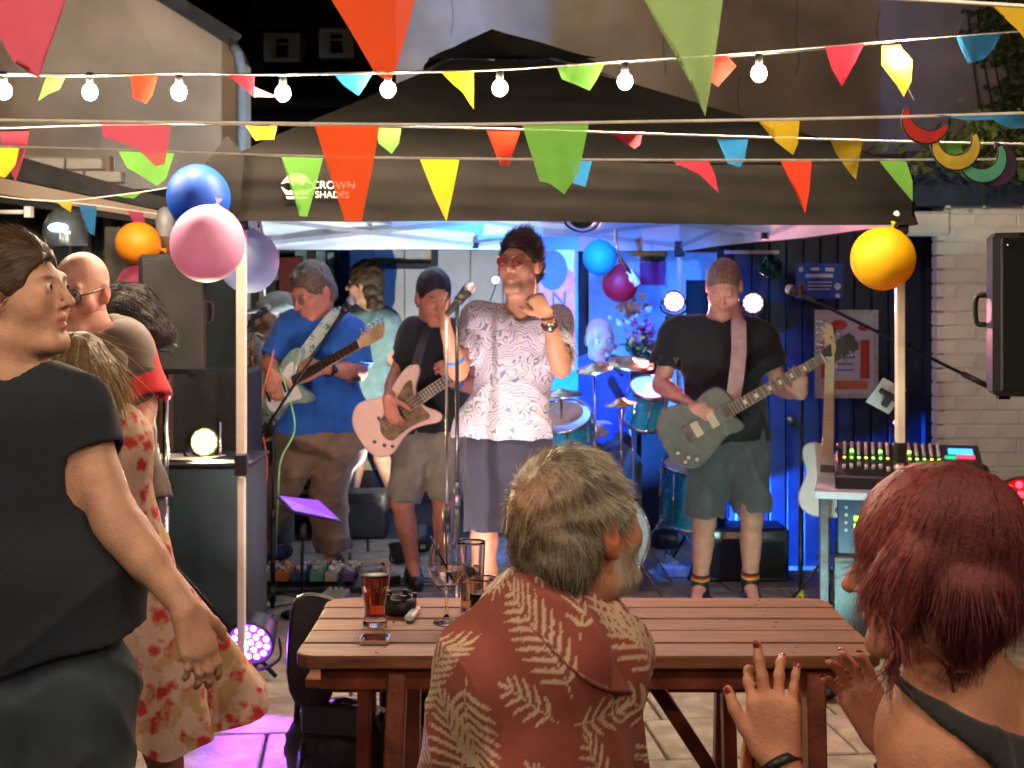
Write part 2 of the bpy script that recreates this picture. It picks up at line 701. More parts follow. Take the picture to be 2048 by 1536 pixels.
class Head:
    def __init__(s, c, R, sc=1.0):
        s.c = npv(c); s.R = R; s.sc = sc
    def w(s, x, y, z):
        return s.c + s.R @ (npv((x, y, z)) * s.sc)
    def loc(s, pts):
        return ((pts - s.c) @ s.R) / s.sc

def head_ops(S_, H, neck, nose=1.0, jaw=1.0, fat=0.0, ears=True, neck_r=0.056):
    w, sc, R = H.w, H.sc, H.R
    e = lambda c, r, k=0.02, sub=False: S_.ell(w(*c), npv(r) * sc, R, k * sc, sub)
    c_ = lambda a, b, ra, rb, k=0.012, sub=False: S_.cap(w(*a), w(*b), ra * sc, rb * sc, k * sc, sub)
    e((0, -.018, .028), (.076, .098, .088), .02)
    e((0, .028, -.03), (.062 + fat * .5, .068, .080), .03)
    e((0, .02, -.075), (.052 * jaw + fat, .062, .045 + fat * .3), .03)
    c_((-.018 * jaw, .076, -.108), (.018 * jaw, .076, -.108), .017, .017, .02)
    c_((-.042, -.0, -.09), (-.02, .07, -.105), .024 + fat * .4, .018, .02)
    c_((.042, -.0, -.09), (.02, .07, -.105), .024 + fat * .4, .018, .02)
    c_((-.034, .082, .024), (.034, .082, .024), .012, .012, .016)
    for sx in (-1, 1):
        e((sx * .032, .103, .003), (.017, .014, .013), .014, True)
        e((sx * .032, .0835, .004), (.0135, .0125, .0125), .004)
        e((sx * .044, .058, -.03), (.026, .028, .026), .022)
        if ears:
            Re = R @ npv(Matrix.Rotation(math.radians(-18 * sx), 3, 'Z').to_3x3()) if False else R
            S_.ell(w(sx * .080, -.012, -.006), npv((.010, .019, .031)) * sc, Re, .006 * sc)
            S_.ell(w(sx * .089, -.008, .002), npv((.006, .010, .016)) * sc, Re, .005 * sc, True)
            S_.cap(w(sx * .076, -.004, -.03), w(sx * .078, -.006, -.036), .008 * sc, .008 * sc, .006 * sc)
    c_((0, .092, .012), (0, .112 + .006 * nose, -.030), .0085, .0125 * nose, .010)
    for sx in (-1, 1):
        c_((sx * .011, .098, -.034), (sx * .011, .102, -.034), .0085 * nose, .0075, .006)
        S_.ell(w(sx * .007, .108, -.044), npv((.003, .005, .003)) * sc, R, .003 * sc, True)
    c_((-.020, .086, -.061), (0, .095, -.057), .0055, .0075, .007)
    c_((.020, .086, -.061), (0, .095, -.057), .0055, .0075, .007)
    c_((-.018, .086, -.071), (0, .093, -.073), .0055, .0085, .007)
    c_((.018, .086, -.071), (0, .093, -.073), .0055, .0085, .007)
    c_((-.021, .097, -.0655), (.021, .097, -.0655), .0022, .0022, .004, True)
    S_.cap(w(0, -.025, -.055), neck, neck_r * sc, neck_r * 1.08, .03)
    S_.cap(w(0, .02, -.10), npv(neck) + npv((0, 0, .02)), .03 * sc, .05, .035)

def hand_ops(S_, wr, d, n, thumb=1, curl=(.5, .5, .55, .6), tcurl=.3, spread=.25, sc=1.0, k=.008, first=None, fat=1.0, tdir=None):
    d = Vector(d).normalized(); n = Vector(n); n = (n - d * n.dot(d)).normalized()
    a = d.cross(n) * thumb
    wr = Vector(wr)
    tips = []
    offs = (.028, .0095, -.0095, -.027)
    lens = (.072, .080, .075, .060)
    rad = (.0092, .0094, .0088, .0078)
    for j in range(4):
        base = wr + (d * (.090 - (.004 if j == 0 else .0) - (.010 if j == 3 else 0)) + a * offs[j]) * sc
        S_.cap(wr + (d * .012 + a * offs[j] * .55) * sc, base, .0165 * sc * fat, .0125 * sc * fat, k * 1.6)
        dr = (d + a * offs[j] * spread * 14).normalized()
        th = curl[j] * (.9 if first is None else first)
        p = base
        r = rad[j] * sc * fat
        for q, fr in enumerate((.45, .31, .24)):
            dd = (dr * math.cos(th) + n * math.sin(th)).normalized()
            p2 = p + dd * (lens[j] * fr * sc)
            S_.cap(p, p2, r, r * .92, k * .5)
            S_.cap(p - dd * .001, p, r * 1.06, r * 1.06, k * .4)
            p = p2; r *= .92
            th += curl[j] * 1.15
        tips.append((p.copy(), dd.copy(), (n * math.cos(th) - dr * math.sin(th)) * -1))
    t0 = wr + (d * .022 + a * .026) * sc
    td = Vector(tdir).normalized() if tdir is not None else (d * .62 + a * .72 + n * .30).normalized()
    t1 = t0 + td * .036 * sc
    S_.cap(wr + d * .012 * sc, t0, .0165 * sc, .015 * sc, k * 1.6)
    S_.cap(t0, t1, .0145 * sc * fat, .011 * sc * fat, k)
    td2 = (td * math.cos(tcurl) + (n * .7 + d * .5 - a * .4).normalized() * math.sin(tcurl)).normalized()
    t2 = t1 + td2 * .032 * sc
    S_.cap(t1, t2, .0108 * sc * fat, .0098 * sc * fat, k * .6)
    td3 = (td2 * math.cos(tcurl) + (n * .7 + d * .5 - a * .4).normalized() * math.sin(tcurl)).normalized()
    t3 = t2 + td3 * .026 * sc
    S_.cap(t2, t3, .0098 * sc * fat, .0078 * sc * fat, k * .6)
    tips.append((t3.copy(), td3.copy(), n * -1))
    return tips

def torso_ops(S_, W, fwd, g=0.0, b=1.0, belly=0.0, bust=0.0, legs=True, hips=1.0, sh_r=.060, low=0.0):
    nk, pv = Vector(W['neck']), Vector(W['pelvis'])
    up = (nk - pv).normalized()
    L = (nk - pv).length
    shR, shL = Vector(W['shR']), Vector(W['shL'])
    side = (shL - shR).normalized()
    f = (npv(fwd), .74)
    fl = Vector(fwd)
    k = .04
    a1 = nk - up * .10 * (L / .55)
    waist = nk.lerp(pv, .66)
    for sx in (-1, 1):
        S_.cap(a1 + side * sx * .062 * b, waist + side * sx * .040 * b, .112 * b + g, .100 * b + g, k, flat=f)
        S_.cap(waist + side * sx * .040 * b, pv + side * sx * .065 * b * hips + up * -.02, .100 * b + g, .108 * b * hips + g, k, flat=(npv(fwd), .82))
        sh = shR if sx < 0 else shL
        S_.cap(nk - up * .03 + side * sx * .03, sh - side * sx * .012, .052 + g * .6, sh_r + g * .6, .045)
        S_.cap(a1 + side * sx * .06 * b, sh - side * sx * .02 - up * .02, .085 * b + g, sh_r + .005 + g * .7, .05, flat=(npv(fwd), .8))
    if belly > 0:
        S_.ell(npv(waist + fl * (.05 + belly) - up * .04), npv((.13 * b + g, .13 * b + g, .15)), None, .06)
    if bust > 0:
        for sx in (-1, 1):
            S_.ell(npv(a1 + side * sx * .075 * b + fl * (.075 * b) - up * .10), npv((bust + g,) * 3), None, .04)
    if low > 0:
        for sx in (-1, 1):
            S_.cap(pv + side * sx * .065 * b * hips, pv + side * sx * .065 * b * hips - up * low, .108 * b * hips + g, .11 * b * hips + g * 1.3, k, flat=(npv(fwd), .84))

def leg_ops(S_, hip, knee, ankle, toe, b=1.0, k=.03):
    hip, knee, ankle = Vector(hip), Vector(knee), Vector(ankle)
    S_.cap(hip, knee, .088 * b, .055 * b, k)
    S_.cap(knee, ankle, .052 * b, .036 * b, k)
    back = -(Vector(toe) - ankle); back.z = 0
    back = back.normalized() if back.length > 1e-4 else Vector((0, 1, 0))
    m = knee.lerp(ankle, .28) + back * .018
    S_.cap(m, knee.lerp(ankle, .55) + back * .006, .052 * b, .036 * b, k)
    S_.cap(ankle, Vector(toe), .036, .026, .02)

SKIN = attr_mat('skin', rough=0.5, bump=0.22, bscale=190, sss=0.05, mul_noise=0.15, nscale=26, spec=.4)

def person(label, s, J, fwd_yaw=0, head=None, skin=(.46, .24, .16), b=1.0, h=.008, belly=0, bust=0, hands=None, neck_r=.056,
           group=None, arm=1.0, legb=1.0, hips=1.0, name='person', shoulders=.06, clip=None, hk=.008, lower=True, K=1.0):
    """J: joints as (px,py,depth offset). returns dict with root, W, H"""
    W = {}
    b *= K; arm *= K; legb *= K; neck_r *= K; shoulders *= K
    for k_, v in J.items():
        W[k_] = P(v[0], v[1], s, v[2] if len(v) > 2 else 0.0)
    for sd in 'RL':
        if 'an' + sd in W:
            W['an' + sd].z = max(W['an' + sd].z, .085) if W['an' + sd].z > .085 else .085
    a = math.radians(fwd_yaw)
    fwd = Vector((math.sin(a), -math.cos(a), 0))
    H = Head(P(head['c'][0], head['c'][1], s, head['c'][2] if len(head['c']) > 2 else 0), head_frame(head['yaw'], head.get('pitch', 0), head.get('roll', 0)), head.get('sc', 1.0) * K)
    S_ = SDF()
    torso_ops(S_, W, fwd, 0, b, belly, bust, hips=hips, sh_r=shoulders)
    head_ops(S_, H, W['neck'], head.get('nose', 1), head.get('jaw', 1), head.get('fat', 0), neck_r=neck_r)
    tips = {}
    for sd in 'RL':
        sh, el, wr = W['sh' + sd], W['el' + sd], W['wr' + sd]
        S_.cap(sh, el, .050 * arm, .040 * arm, .03)
        S_.cap(el, wr, .040 * arm, .026 * (arm ** .5), .02)
        S_.cap(el.lerp(wr, .18), el.lerp(wr, .45), .041 * arm, .036 * arm, .02)
        hd = (hands or {}).get(sd, {})
        d = hd.get('d') or tuple(wr - el)
        n = hd.get('n', (0, -1, 0))
        tips[sd] = hand_ops(S_, wr, d, n, hd.get('thumb', 1 if sd == 'R' else -1), hd.get('curl', (.5, .5, .55, .6)), hd.get('tcurl', .3),
                            hd.get('spread', .25), hd.get('sc', 1.0) * K, hk, hd.get('first'), hd.get('fat', 1.0), hd.get('tdir'))
    if lower:
        for sd in 'RL':
            an = W['an' + sd]
            ty = J.get('toe' + sd)
            toe = P(*ty[:2], s, ty[2]) if ty else an + fwd * .15
            toe.z = .035
            W['toe' + sd] = toe
            leg_ops(S_, W['hip' + sd], W['kn' + sd], an, toe, legb)
    v, q = S_.mesh_data(h, clip=clip)
    v = relax(v, q, 1, .35)
    col = np.tile(npv(skin), (len(v), 1))
    l = H.loc(v)
    hd = head
    def blob(c, r):
        return np.clip(1 - np.sqrt((((l - npv(c)) / npv(r)) ** 2).sum(1)), 0, 1)
    lips = np.clip(blob((0, .093, -.0655), (.027, .022, .0135)) * 2.2, 0, 1)[:, None]
    red = (blob((.045, .07, -.03), (.035, .05, .035)) + blob((-.045, .07, -.03), (.035, .05, .035)) + blob((0, .115, -.03), (.02, .03, .02)))[:, None]
    ear = (blob((.085, -.01, -.01), (.03, .04, .05)) + blob((-.085, -.01, -.01), (.03, .04, .05)))[:, None]
    col = col * (1 - red * npv((.02, .22, .22))) * (1 - np.clip(ear, 0, 1) * npv((0, .3, .35)))
    col = col * (1 - lips) + lips * npv(skin) * npv(hd.get('lip', (.85, .5, .5)))
    if hd.get('beard'):
        bc, amt = hd['beard']
        reg = (l[:, 2] < -.035) & (l[:, 2] > -.135) & (l[:, 1] > -.005) & ((np.abs(l[:, 0]) > .03) | (l[:, 1] > .05))
        nz = np.clip(1 - np.abs(l[:, 2] + .035) * 0, 0, 1)
        soft = np.clip((-.030 - l[:, 2]) / .02, 0, 1) * np.clip((l[:, 1] + .01) / .02, 0, 1) * (l[:, 2] > -.14)
        soft = (soft * (1 - lips[:, 0]) * amt)[:, None]
        col = col * (1 - soft) + npv(bc) * soft
    if hd.get('scalp'):
        sc_, amt = hd['scalp']
        soft = (np.clip((l[:, 2] - .045 - np.clip(l[:, 1], 0, 1) * .55) / .015, 0, 1) + np.clip((-.02 - l[:, 1]) / .03, 0, 1) * (l[:, 2] > -.06) ).clip(0, 1)
        soft = (soft * amt * (np.abs(l).max(1) < .2))[:, None]
        col = col * (1 - soft) + npv(sc_) * soft
    browc = hd.get('brow', (.05, .03, .02))
    br = (np.clip(blob((.034, .093, .024), (.024, .02, .0065)) * 2, 0, 1) + np.clip(blob((-.034, .093, .024), (.024, .02, .0065)) * 2, 0, 1)).clip(0, 1)[:, None] * hd.get('browamt', .8)
    col = col * (1 - br) + npv(browc) * br
    # eye rims / lashes
    ey = (np.clip(blob((.032, .095, .004), (.017, .012, .0085)) * 1.6, 0, 1) + np.clip(blob((-.032, .095, .004), (.017, .012, .0085)) * 1.6, 0, 1)).clip(0, 1)[:, None] * hd.get('eyedark', .35)
    col = col * (1 - ey) + npv((.03, .015, .012)) * ey
    base = Vector((W['pelvis'].x, W['pelvis'].y, 0))
    me = np_mesh('person_body', v, q, col)
    root = thing(name, label, 'person', base, group)
    body = link('body', me, SKIN, root)
    if hd.get('eyes', True):
        for sx in (-1, 1):
            m = S()
            m.cur = 0
            c = H.w(sx * .032, .0842, .004)
            m.sphere(c, .0122 * H.sc, 12, 8)
            gz = hd.get('gaze', (0, 1, -.05))
            g = Vector(H.R @ npv(gz)).normalized()
            m.cur = 1
            m.sphere(Vector(c) + g * .0056 * H.sc, .0076 * H.sc, 12, 8)
            link('eye', m.mesh('eye'), [mat('eye_white', (.62, .58, .55, 1), .25, noise=.03), mat('iris_dark', (.03, .02, .015, 1), .1, noise=0)], root)
    return dict(root=root, W=W, H=H, fwd=fwd, tips=tips, s=s, b=b, J=J, K=K, belly=belly, bust=bust, hips=hips, body=body)

def cloth_noise(amp=.006, freq=22, seed=1, vert=.35):
    def f(p):
        q = p * npv((1, 1, vert))
        w2 = warped(q * npv((1, 1, 1.5)), freq * 1.25, seed + 40, .9)
        return amp * (warped(q, freq, seed, .5) * 1.1 + .35 * sines(p, freq * 2.6, seed + 9, 5) + .4 - 1.25 * np.clip(1 - 2.2 * np.abs(w2), 0, 1) ** 2)
    return f

def shirt(pr, m, name='shirt', g=.016, sleeve=.55, sl_r=.060, sl_r2=.068, hem=None, h=.008, amp=.005, seed=1, label=None, low=.06, freq=20,
          colfn=None, vneck=None, vert=.35, sides='RL', neck_open=True, extra=None, sh_r=.06, bust=None, clip=None, hem_n=(0, 0, -1)):
    W, fwd = pr['W'], pr['fwd']
    K = pr['K']; g *= K; sl_r *= K; sl_r2 *= K; sh_r *= K
    S_ = SDF()
    torso_ops(S_, W, fwd, g, pr['b'], pr['belly'], pr['bust'] if bust is None else bust, hips=pr['hips'], low=low, sh_r=sh_r)
    if extra: extra(S_, pr)
    if hem is not None:
        S_.plane(npv(hem), npv(hem_n))
    nk = Vector(W['neck'])
    if neck_open:
        S_.cap(nk - Vector((0, 0, .01)) + fwd * .01, nk + Vector((0, 0, .16)), .066, .085, .006, sub=True)
    if vneck:
        a, b_, r0, r1 = vneck
        S_.cap(a, b_, r0, r1, .006, sub=True)
    for sd in sides:
        sh, el, wr = W['sh' + sd], W['el' + sd], W['wr' + sd]
        if sleeve <= 1:
            e = sh.lerp(el, sleeve)
            S_.cap(sh, e, sl_r, sl_r2, .03, cut=True)
            S_.cap(e.lerp(sh, .12), e + (e - sh).normalized() * .05, sl_r2 - .013, sl_r2 - .010, .004, sub=True)
        else:
            e = el.lerp(wr, sleeve - 1)
            S_.cap(sh, el, sl_r, sl_r2, .03)
            S_.cap(el, e, sl_r2, sl_r2 * .8, .02, cut=True)
    v, q = S_.mesh_data(h, noise=cloth_noise(amp, freq, seed, vert), clip=clip)
    v = relax(v, q, 1, .3)
    cols = colfn(v) if colfn else None
    me = np_mesh(name, v, q, cols)
    o = link(name, me, m, pr['root'])
    if label: o['label'] = label
    return o

def shorts(pr, m, name='shorts', g=.022, frac=.85, r0=.105, r1=.095, top=.10, h=.009, amp=.005, seed=3, calf=None, calf_r=(.075, .07), freq=20, label=None, vert=.3, calf_end=.93, hipw=1.0):
    W, fwd = pr['W'], pr['fwd']
    K = pr['K']; g *= K; r0 *= K; r1 *= K; calf_r = (calf_r[0] * K, calf_r[1] * K)
    S_ = SDF()
    pv, nk = Vector(W['pelvis']), Vector(W['neck'])
    up = (nk - pv).normalized()
    side = (Vector(W['shL']) - Vector(W['shR'])).normalized()
    b = pr['b']
    for sx, sd in ((-1, 'R'), (1, 'L')):
        S_.cap(pv + side * sx * .06 * b + up * top, pv + side * sx * .065 * b * hipw - up * .04, .10 * b + g, .112 * b * hipw + g, .03, flat=(npv(fwd), .84))
    S_.plane(npv(pv + up * (top + .02)), npv(up))
    for sd in 'RL':
        hip, kn, an = W['hip' + sd], W['kn' + sd], W['an' + sd]
        if calf:
            S_.cap(hip, kn, r0, r1, .03)
            e = kn.lerp(an, calf_end)
            S_.cap(kn, e, calf_r[0] if calf_r[0] < r1 else r1, calf_r[1], .02, cut=True)
        else:
            e = hip.lerp(kn, frac)
            S_.cap(hip, e, r0, r1, .03, cut=True)
            S_.cap(e.lerp(hip, .1), e + (e - hip).normalized() * .05, r1 - .018, r1 - .012, .004, sub=True)
    v, q = S_.mesh_data(h, noise=cloth_noise(amp, freq, seed, vert))
    v = relax(v, q, 1, .3)
    o = link(name, np_mesh(name, v, q), m, pr['root'])
    if label: o['label'] = label
    return o

def shoes(pr, m, sole=None, name='shoe', h=.007, sz=1.0):
    W, fwd = pr['W'], pr['fwd']
    for sd in 'RL':
        an = Vector(W['an' + sd]); toe = Vector(W['toe' + sd])
        d = toe - an; d.z = 0; d.normalize()
        a = Vector((an.x, an.y, 0))
        S_ = SDF()
        S_.cap(a - d * .045 + Vector((0, 0, .045)), a + d * .06 + Vector((0, 0, .045)), .045 * sz, .046 * sz, .03)
        S_.cap(a + d * .06 + Vector((0, 0, .04)), a + d * .165 * sz + Vector((0, 0, .035)), .045 * sz, .036 * sz, .03)
        S_.cap(a + Vector((0, 0, .05)), a + Vector((0, 0, .085)), .048, .045, .02)
        S_.plane((0, 0, .004), (0, 0, -1))
        v, q = S_.mesh_data(h)
        o = link(name, np_mesh(name, v, q), m, pr['root'])
        if sole:
            b_ = S()
            pts = smooth_poly([(-.095, -.035), (-.095, .035), (.05, .045), (.16 * sz, .045), (.205 * sz, 0), (.16 * sz, -.045), (.05, -.045)], 2)
            b_.smooth = False
            u = d; vv = Vector((0, 0, 1)).cross(d)
            b_.prism(pts, a + Vector((0, 0, .012)), u, vv, (0, 0, 1), .022)
            so = b_.build('sole', sole, None)
            so.parent = o

def hair_short(pr, m, thick=.012, top=.0, amp=.004, seed=5, name='hair', h=.006, line=.062, back=-.075, side_low=-.02, freq=90, tuft=None, label=None, spot=None, cols=None, ns=1500, sl=.022, up=0.0, lift=.3):
    H = pr['H']; w, R, sc_ = H.w, H.R, H.sc
    S_ = SDF()
    S_.ell(w(0, -.018, .030 + top * .5), npv((.077 + thick * .8, .099 + thick, .089 + thick + top * .5)) * sc_, R, .01)
    S_.cap(w(-.03, -.06, -.03), w(.03, -.06, -.03), (.045 + thick * .5) * sc_, (.045 + thick * .5) * sc_, .03)
    if tuft:
        for t in tuft:
            S_.cap(w(*t[0]), w(*t[1]), t[2] * sc_, t[3] * sc_, .012)
    # carve the face
    S_.ell(w(0, .115, -.005), npv((.088, .115 - line * .75, .075)) * sc_, R, .012, True)
    S_.ell(w(0, .09, -.075), npv((.13, .085, .085)) * sc_, R, .012, True)
    for sx in (-1, 1):
        S_.ell(w(sx * .088, -.004, side_low - .035), npv((.035, .032, .045)) * sc_, R, .01, True)
    S_.ell(w(0, -.05, back - .06), npv((.13, .13, .06)) * sc_, R, .01, True)
    if spot:
        S_.ell(w(*spot[0]), npv(spot[1]) * sc_, R, .01, True)
    def nz(p):
        q = H.loc(p)
        q2 = q * npv((1.3, .45, .8))
        return amp * (warped(q2, freq, seed, .8) * 1.3 + .5 * sines(q, freq * 2.2, seed + 3, 6))
    v, q = S_.mesh_data(h, noise=nz)
    o = link(name, np_mesh(name, v, q, cols(v, H) if cols else None), m, pr['root'])
    if label: o['label'] = label
    if ns and not cols:
        def dr_(p, nn):
            l = H.loc(p); t = np.zeros_like(l)
            t[:, 1] = -1 + up * .6; t[:, 2] = -.5 + up * 2 - np.clip(-l[:, 1], 0, .1) * 12 * (1 - up)
            t += np.stack([sines(l, 60, seed), sines(l, 60, seed + 1), sines(l, 60, seed + 2)], -1) * .5
            t = t @ H.R.T
            return t - nn * (t * nn).sum(1)[:, None] * (1 - up * .8)
        st = strands('hair_strands', pr['root'], m, v, vnormals(v, q), dr_, ns, sl, 3, .0022, lift, .2, seed)
        st['kind'] = 'stuff'
    return o, v, q, S_

def strands(name, parent, m, roots, normals, dirfn, n, length, seg=5, width=.0012, lift=.25, jit=.3, seed=1, colfn=None, lenfn=None):
    r = np.random.default_rng(seed)
    idx = r.integers(0, len(roots), n)
    p = roots[idx] + r.normal(size=(n, 3)) * .0015
    nn = normals[idx]
    t = dirfn(p, nn)
    t = t + nn * lift + r.normal(size=(n, 3)) * jit
    t /= np.linalg.norm(t, axis=1)[:, None]
    L = length * (.55 + .75 * r.random(n))
    if lenfn is not None: L = L * lenfn(p)
    side = np.cross(t, nn); side /= np.maximum(np.linalg.norm(side, axis=1)[:, None], 1e-6)
    ph = r.uniform(-1.5, 1.5, n)[:, None]
    side = side * np.cos(ph) + nn * np.sin(ph)
    pts = []
    cur = p - nn * .002
    bend = r.normal(size=(n, 3)) * .12
    for i in range(seg + 1):
        wd = width * (1 - .75 * (i / seg) ** 2)
        pts.append((cur - side * wd / 2, cur + side * wd / 2))
        tt = dirfn(cur, nn)
        t = t * .72 + tt * .28 + bend * (.5 if i < 2 else 1.0) * .5 - nn * lift * .22
        t /= np.linalg.norm(t, axis=1)[:, None]
        cur = cur + t * (L / seg)[:, None]
    verts = np.zeros((n, (seg + 1) * 2, 3))
    for i in range(seg + 1):
        verts[:, 2 * i] = pts[i][0]; verts[:, 2 * i + 1] = pts[i][1]
    base = (np.arange(n) * (seg + 1) * 2)[:, None, None]
    ql = np.array([[2 * i, 2 * i + 1, 2 * i + 3, 2 * i + 2] for i in range(seg)])[None]
    quads = (base + ql).reshape(-1, 4)
    cols = None
    if colfn is not None:
        c = colfn(p, r)
        cols = np.repeat(c[:, None, :], (seg + 1) * 2, axis=1).reshape(-1, 3)
    me = np_mesh(name, verts.reshape(-1, 3), quads, cols)
    o = link(name, me, m, parent)
    return o

def vnormals(v, q):
    a = v[q[:, 0]]; b_ = v[q[:, 1]]; c = v[q[:, 2]]; d = v[q[:, 3]]
    fn = np.cross(c - a, d - b_)
    n = np.zeros_like(v, dtype=float)
    for i in range(4):
        for ax in range(3):
            n[:, ax] += np.bincount(q[:, i], fn[:, ax], len(v))
    return n / np.maximum(np.linalg.norm(n, axis=1)[:, None], 1e-9)

def glasses(pr, frame_m, lens_m, r=.021, round_=True, name='glasses'):
    H = pr['H']
    root = thing(name, pr['glab'], 'glasses', tuple(H.w(0, .11, .0)))
    m = S()
    R = Matrix([[H.R[i][j] for j in range(3)] for i in range(3)])
    for sx in (-1, 1):
        c = Vector(H.w(sx * .033, .108, .0))
        ring = []
        for i in range(24):
            t = 2 * math.pi * i / 24
            ring.append(c + R @ Vector((math.cos(t) * r * 1.12, 0, math.sin(t) * r)))
        m.tube(ring, .0013 if round_ else .0022, 6, closed=True)
        m.tube([H.w(sx * (.033 + r * 1.1), .106, .005), H.w(sx * .078, .09, .008), H.w(sx * .083, -.005, .012), H.w(sx * .082, -.02, .0)], .0014 if round_ else .0022, 6)
    m.tube([H.w(-.033 + r * 1.1, .109, .003), H.w(0, .114, .007), H.w(.033 - r * 1.1, .109, .003)], .0014, 6)
    m.build('frame', frame_m, root)
    for sx in (-1, 1):
        l = S()
        c = Vector(H.w(sx * .033, .108, .0))
        l.sphere(c, (r * 1.1, .0014, r * .98), 18, 8, R)
        l.build('lens', lens_m, root)
    return root
# ================================================================== setting
M_slab = mat('paving_stone', (.30, .26, .20, 1), .72, noise=.22, nscale=9, bump=.35, bscale=45)
M_joint = mat('paving_joint', (.06, .052, .042, 1), .9, noise=.2, nscale=40, bump=.4)
M_render = mat('taupe_render', (.43, .335, .265, 1), .9, noise=.17, nscale=1.7, bump=.25, bscale=14)
M_black = mat('black_plastic', (.012, .012, .014, 1), .42, noise=.15, bump=.05, bscale=300)
M_blackm = mat('black_metal', (.015, .015, .017, 1), .3, metal=.4, noise=.1)
M_chrome = mat('chrome', (.7, .7, .72, 1), .14, metal=1, noise=.04)
M_white = mat('white_paint', (.72, .71, .70, 1), .55, noise=.05, bump=.1)
M_navy = mat('navy_paint', (.018, .035, .085, 1), .5, noise=.18, nscale=6, bump=.15, bscale=40)
M_dark = mat('dark_timber', (.018, .018, .022, 1), .7, noise=.25, nscale=8, bump=.2)
M_slate = mat('slate', (.035, .034, .038, 1), .7, noise=.25, nscale=12, bump=.2)

ground = MB()
ground.add([(-40, -20, -.03), (40, -20, -.03), (40, 45, -.03), (-40, 45, -.03)], [(0, 1, 2, 3)])
GROUND = ground.build('ground', M_joint); GROUND['kind'] = 'structure'

# paving: rows run a few degrees off the picture plane
slab_meshes = []
for L in (.42, .56, .68):
    for q in range(3):
        b_ = MB(); b_.box((0, 0, -.02), (L - .014, .436, .04), None, .006)
        slab_meshes.append((L, b_.mesh('paving_slab')))
        slab_meshes[-1][1].materials.append(M_slab)
rotz = math.radians(6)
cR = Matrix.Rotation(rotz, 3, 'Z')
for row in range(-5, 8):
    x = -3.1 - random.random() * .5
    while x < 3.6:
        L, me = random.choice(slab_meshes)
        c = cR @ Vector((x + L / 2, row * .45, 0)) + Vector((0, 5.9, 0))
        if abs(c.x) < 0.40 * c.y + .5:
            o = place('paving_slab', me, (c.x, c.y, random.uniform(-.004, .002)), (random.uniform(-.004, .004), random.uniform(-.004, .004), rotz + (math.pi if random.random() < .5 else 0)), GROUND)
        x += L
# ------------------------------------------------ big rendered gable wall behind the tent
def building(name, label, loc=(0, 0, 0), cat='building'):
    return thing(name, label, cat, loc)

def wall_poly(pts, s, thick, m, name, parent):
    """wall traced at distance 2800/s, thickness goes away from the viewer"""
    b_ = MB()
    D = FPX / s
    q = [((px - 1024) / s, CAM_H - (py - HOR) / s) for px, py in pts]
    b_.prism(q, (0, D + thick / 2, 0), (1, 0, 0), (0, 0, 1), (0, 1, 0), thick)
    return b_.build(name, m, parent)

bw = building('rendered_building', 'tall brown rendered building wall rising behind the black gazebo', (2, 11.9, 0))
wall_poly([(792, 1000), (792, -260), (2900, -260), (2900, 1000)], 235, .4, M_render, 'wall', bw)
# hairline cracks and a fixing plate on the render
D = FPX / 235
for pts in ([(1590, -30), (1596, 30), (1588, 70), (1600, 110), (1592, 150)], [(1760, 20), (1752, 60), (1758, 95)], [(1330, 40), (1326, 90), (1332, 150)], [(1480, 150), (1474, 190), (1480, 230)], [(900, -20), (908, 30), (902, 70)]):
    ck = MB(); ck.tube([Vector(((px - 1024) / 235, D - .001, CAM_H - (py - HOR) / 235)) for px, py in smooth_poly(pts, 2, False)], .004, 4)
    ck.build('crack', mat('crack_dark', (.09, .07, .055, 1), .95, noise=.1), bw)  # cracks are darker than the render around them

# left gable with sloping verge and downpipe
lg = building('gable_house', 'brown rendered gable end with sloping dark verge and blue downpipe', (-4, 9.4, 0))
wall_poly([(-900, 1000), (-900, -600), (-120, -260), (330, 2), (470, 92), (482, 120), (482, 1000)], 300, .35, M_render, 'wall', lg)
vg = MB()
D = FPX / 300
vp = [Vector(((px - 1024) / 300, D - .06, CAM_H - (py - HOR) / 300)) for px, py in [(-130, -272), (330, -6), (478, 86)]]
for a, b_ in zip(vp[:-1], vp[1:]):
    vg.bar(a, b_, .10, .05, (0, 1, 0))
vg.build('verge', M_slate, lg)
dp = S()
dp.tube([Vector(((px - 1024) / 300, D - .07, CAM_H - (py - HOR) / 300)) for px, py in [(470, 96), (482, 112), (487, 150), (487, 400), (487, 900)]], .034, 10)
dp.build('downpipe', mat('downpipe_grey', (.26, .32, .42, 1), .5, noise=.1), lg)

# far house with two dormers
fh = building('dormer_house', 'distant dark slate roofed house with two pale dormer windows', (-6, 26, 0))
sF = 112.0
D = FPX / sF
wall_poly([(440, 620), (440, 200), (830, 200), (830, 620)], sF, 1.0, mat('far_wall', (.12, .11, .11, 1), .9), 'wall', fh)
rf = MB()
def PF(px, py, dd=0):
    return P(px, py, sF, dd)
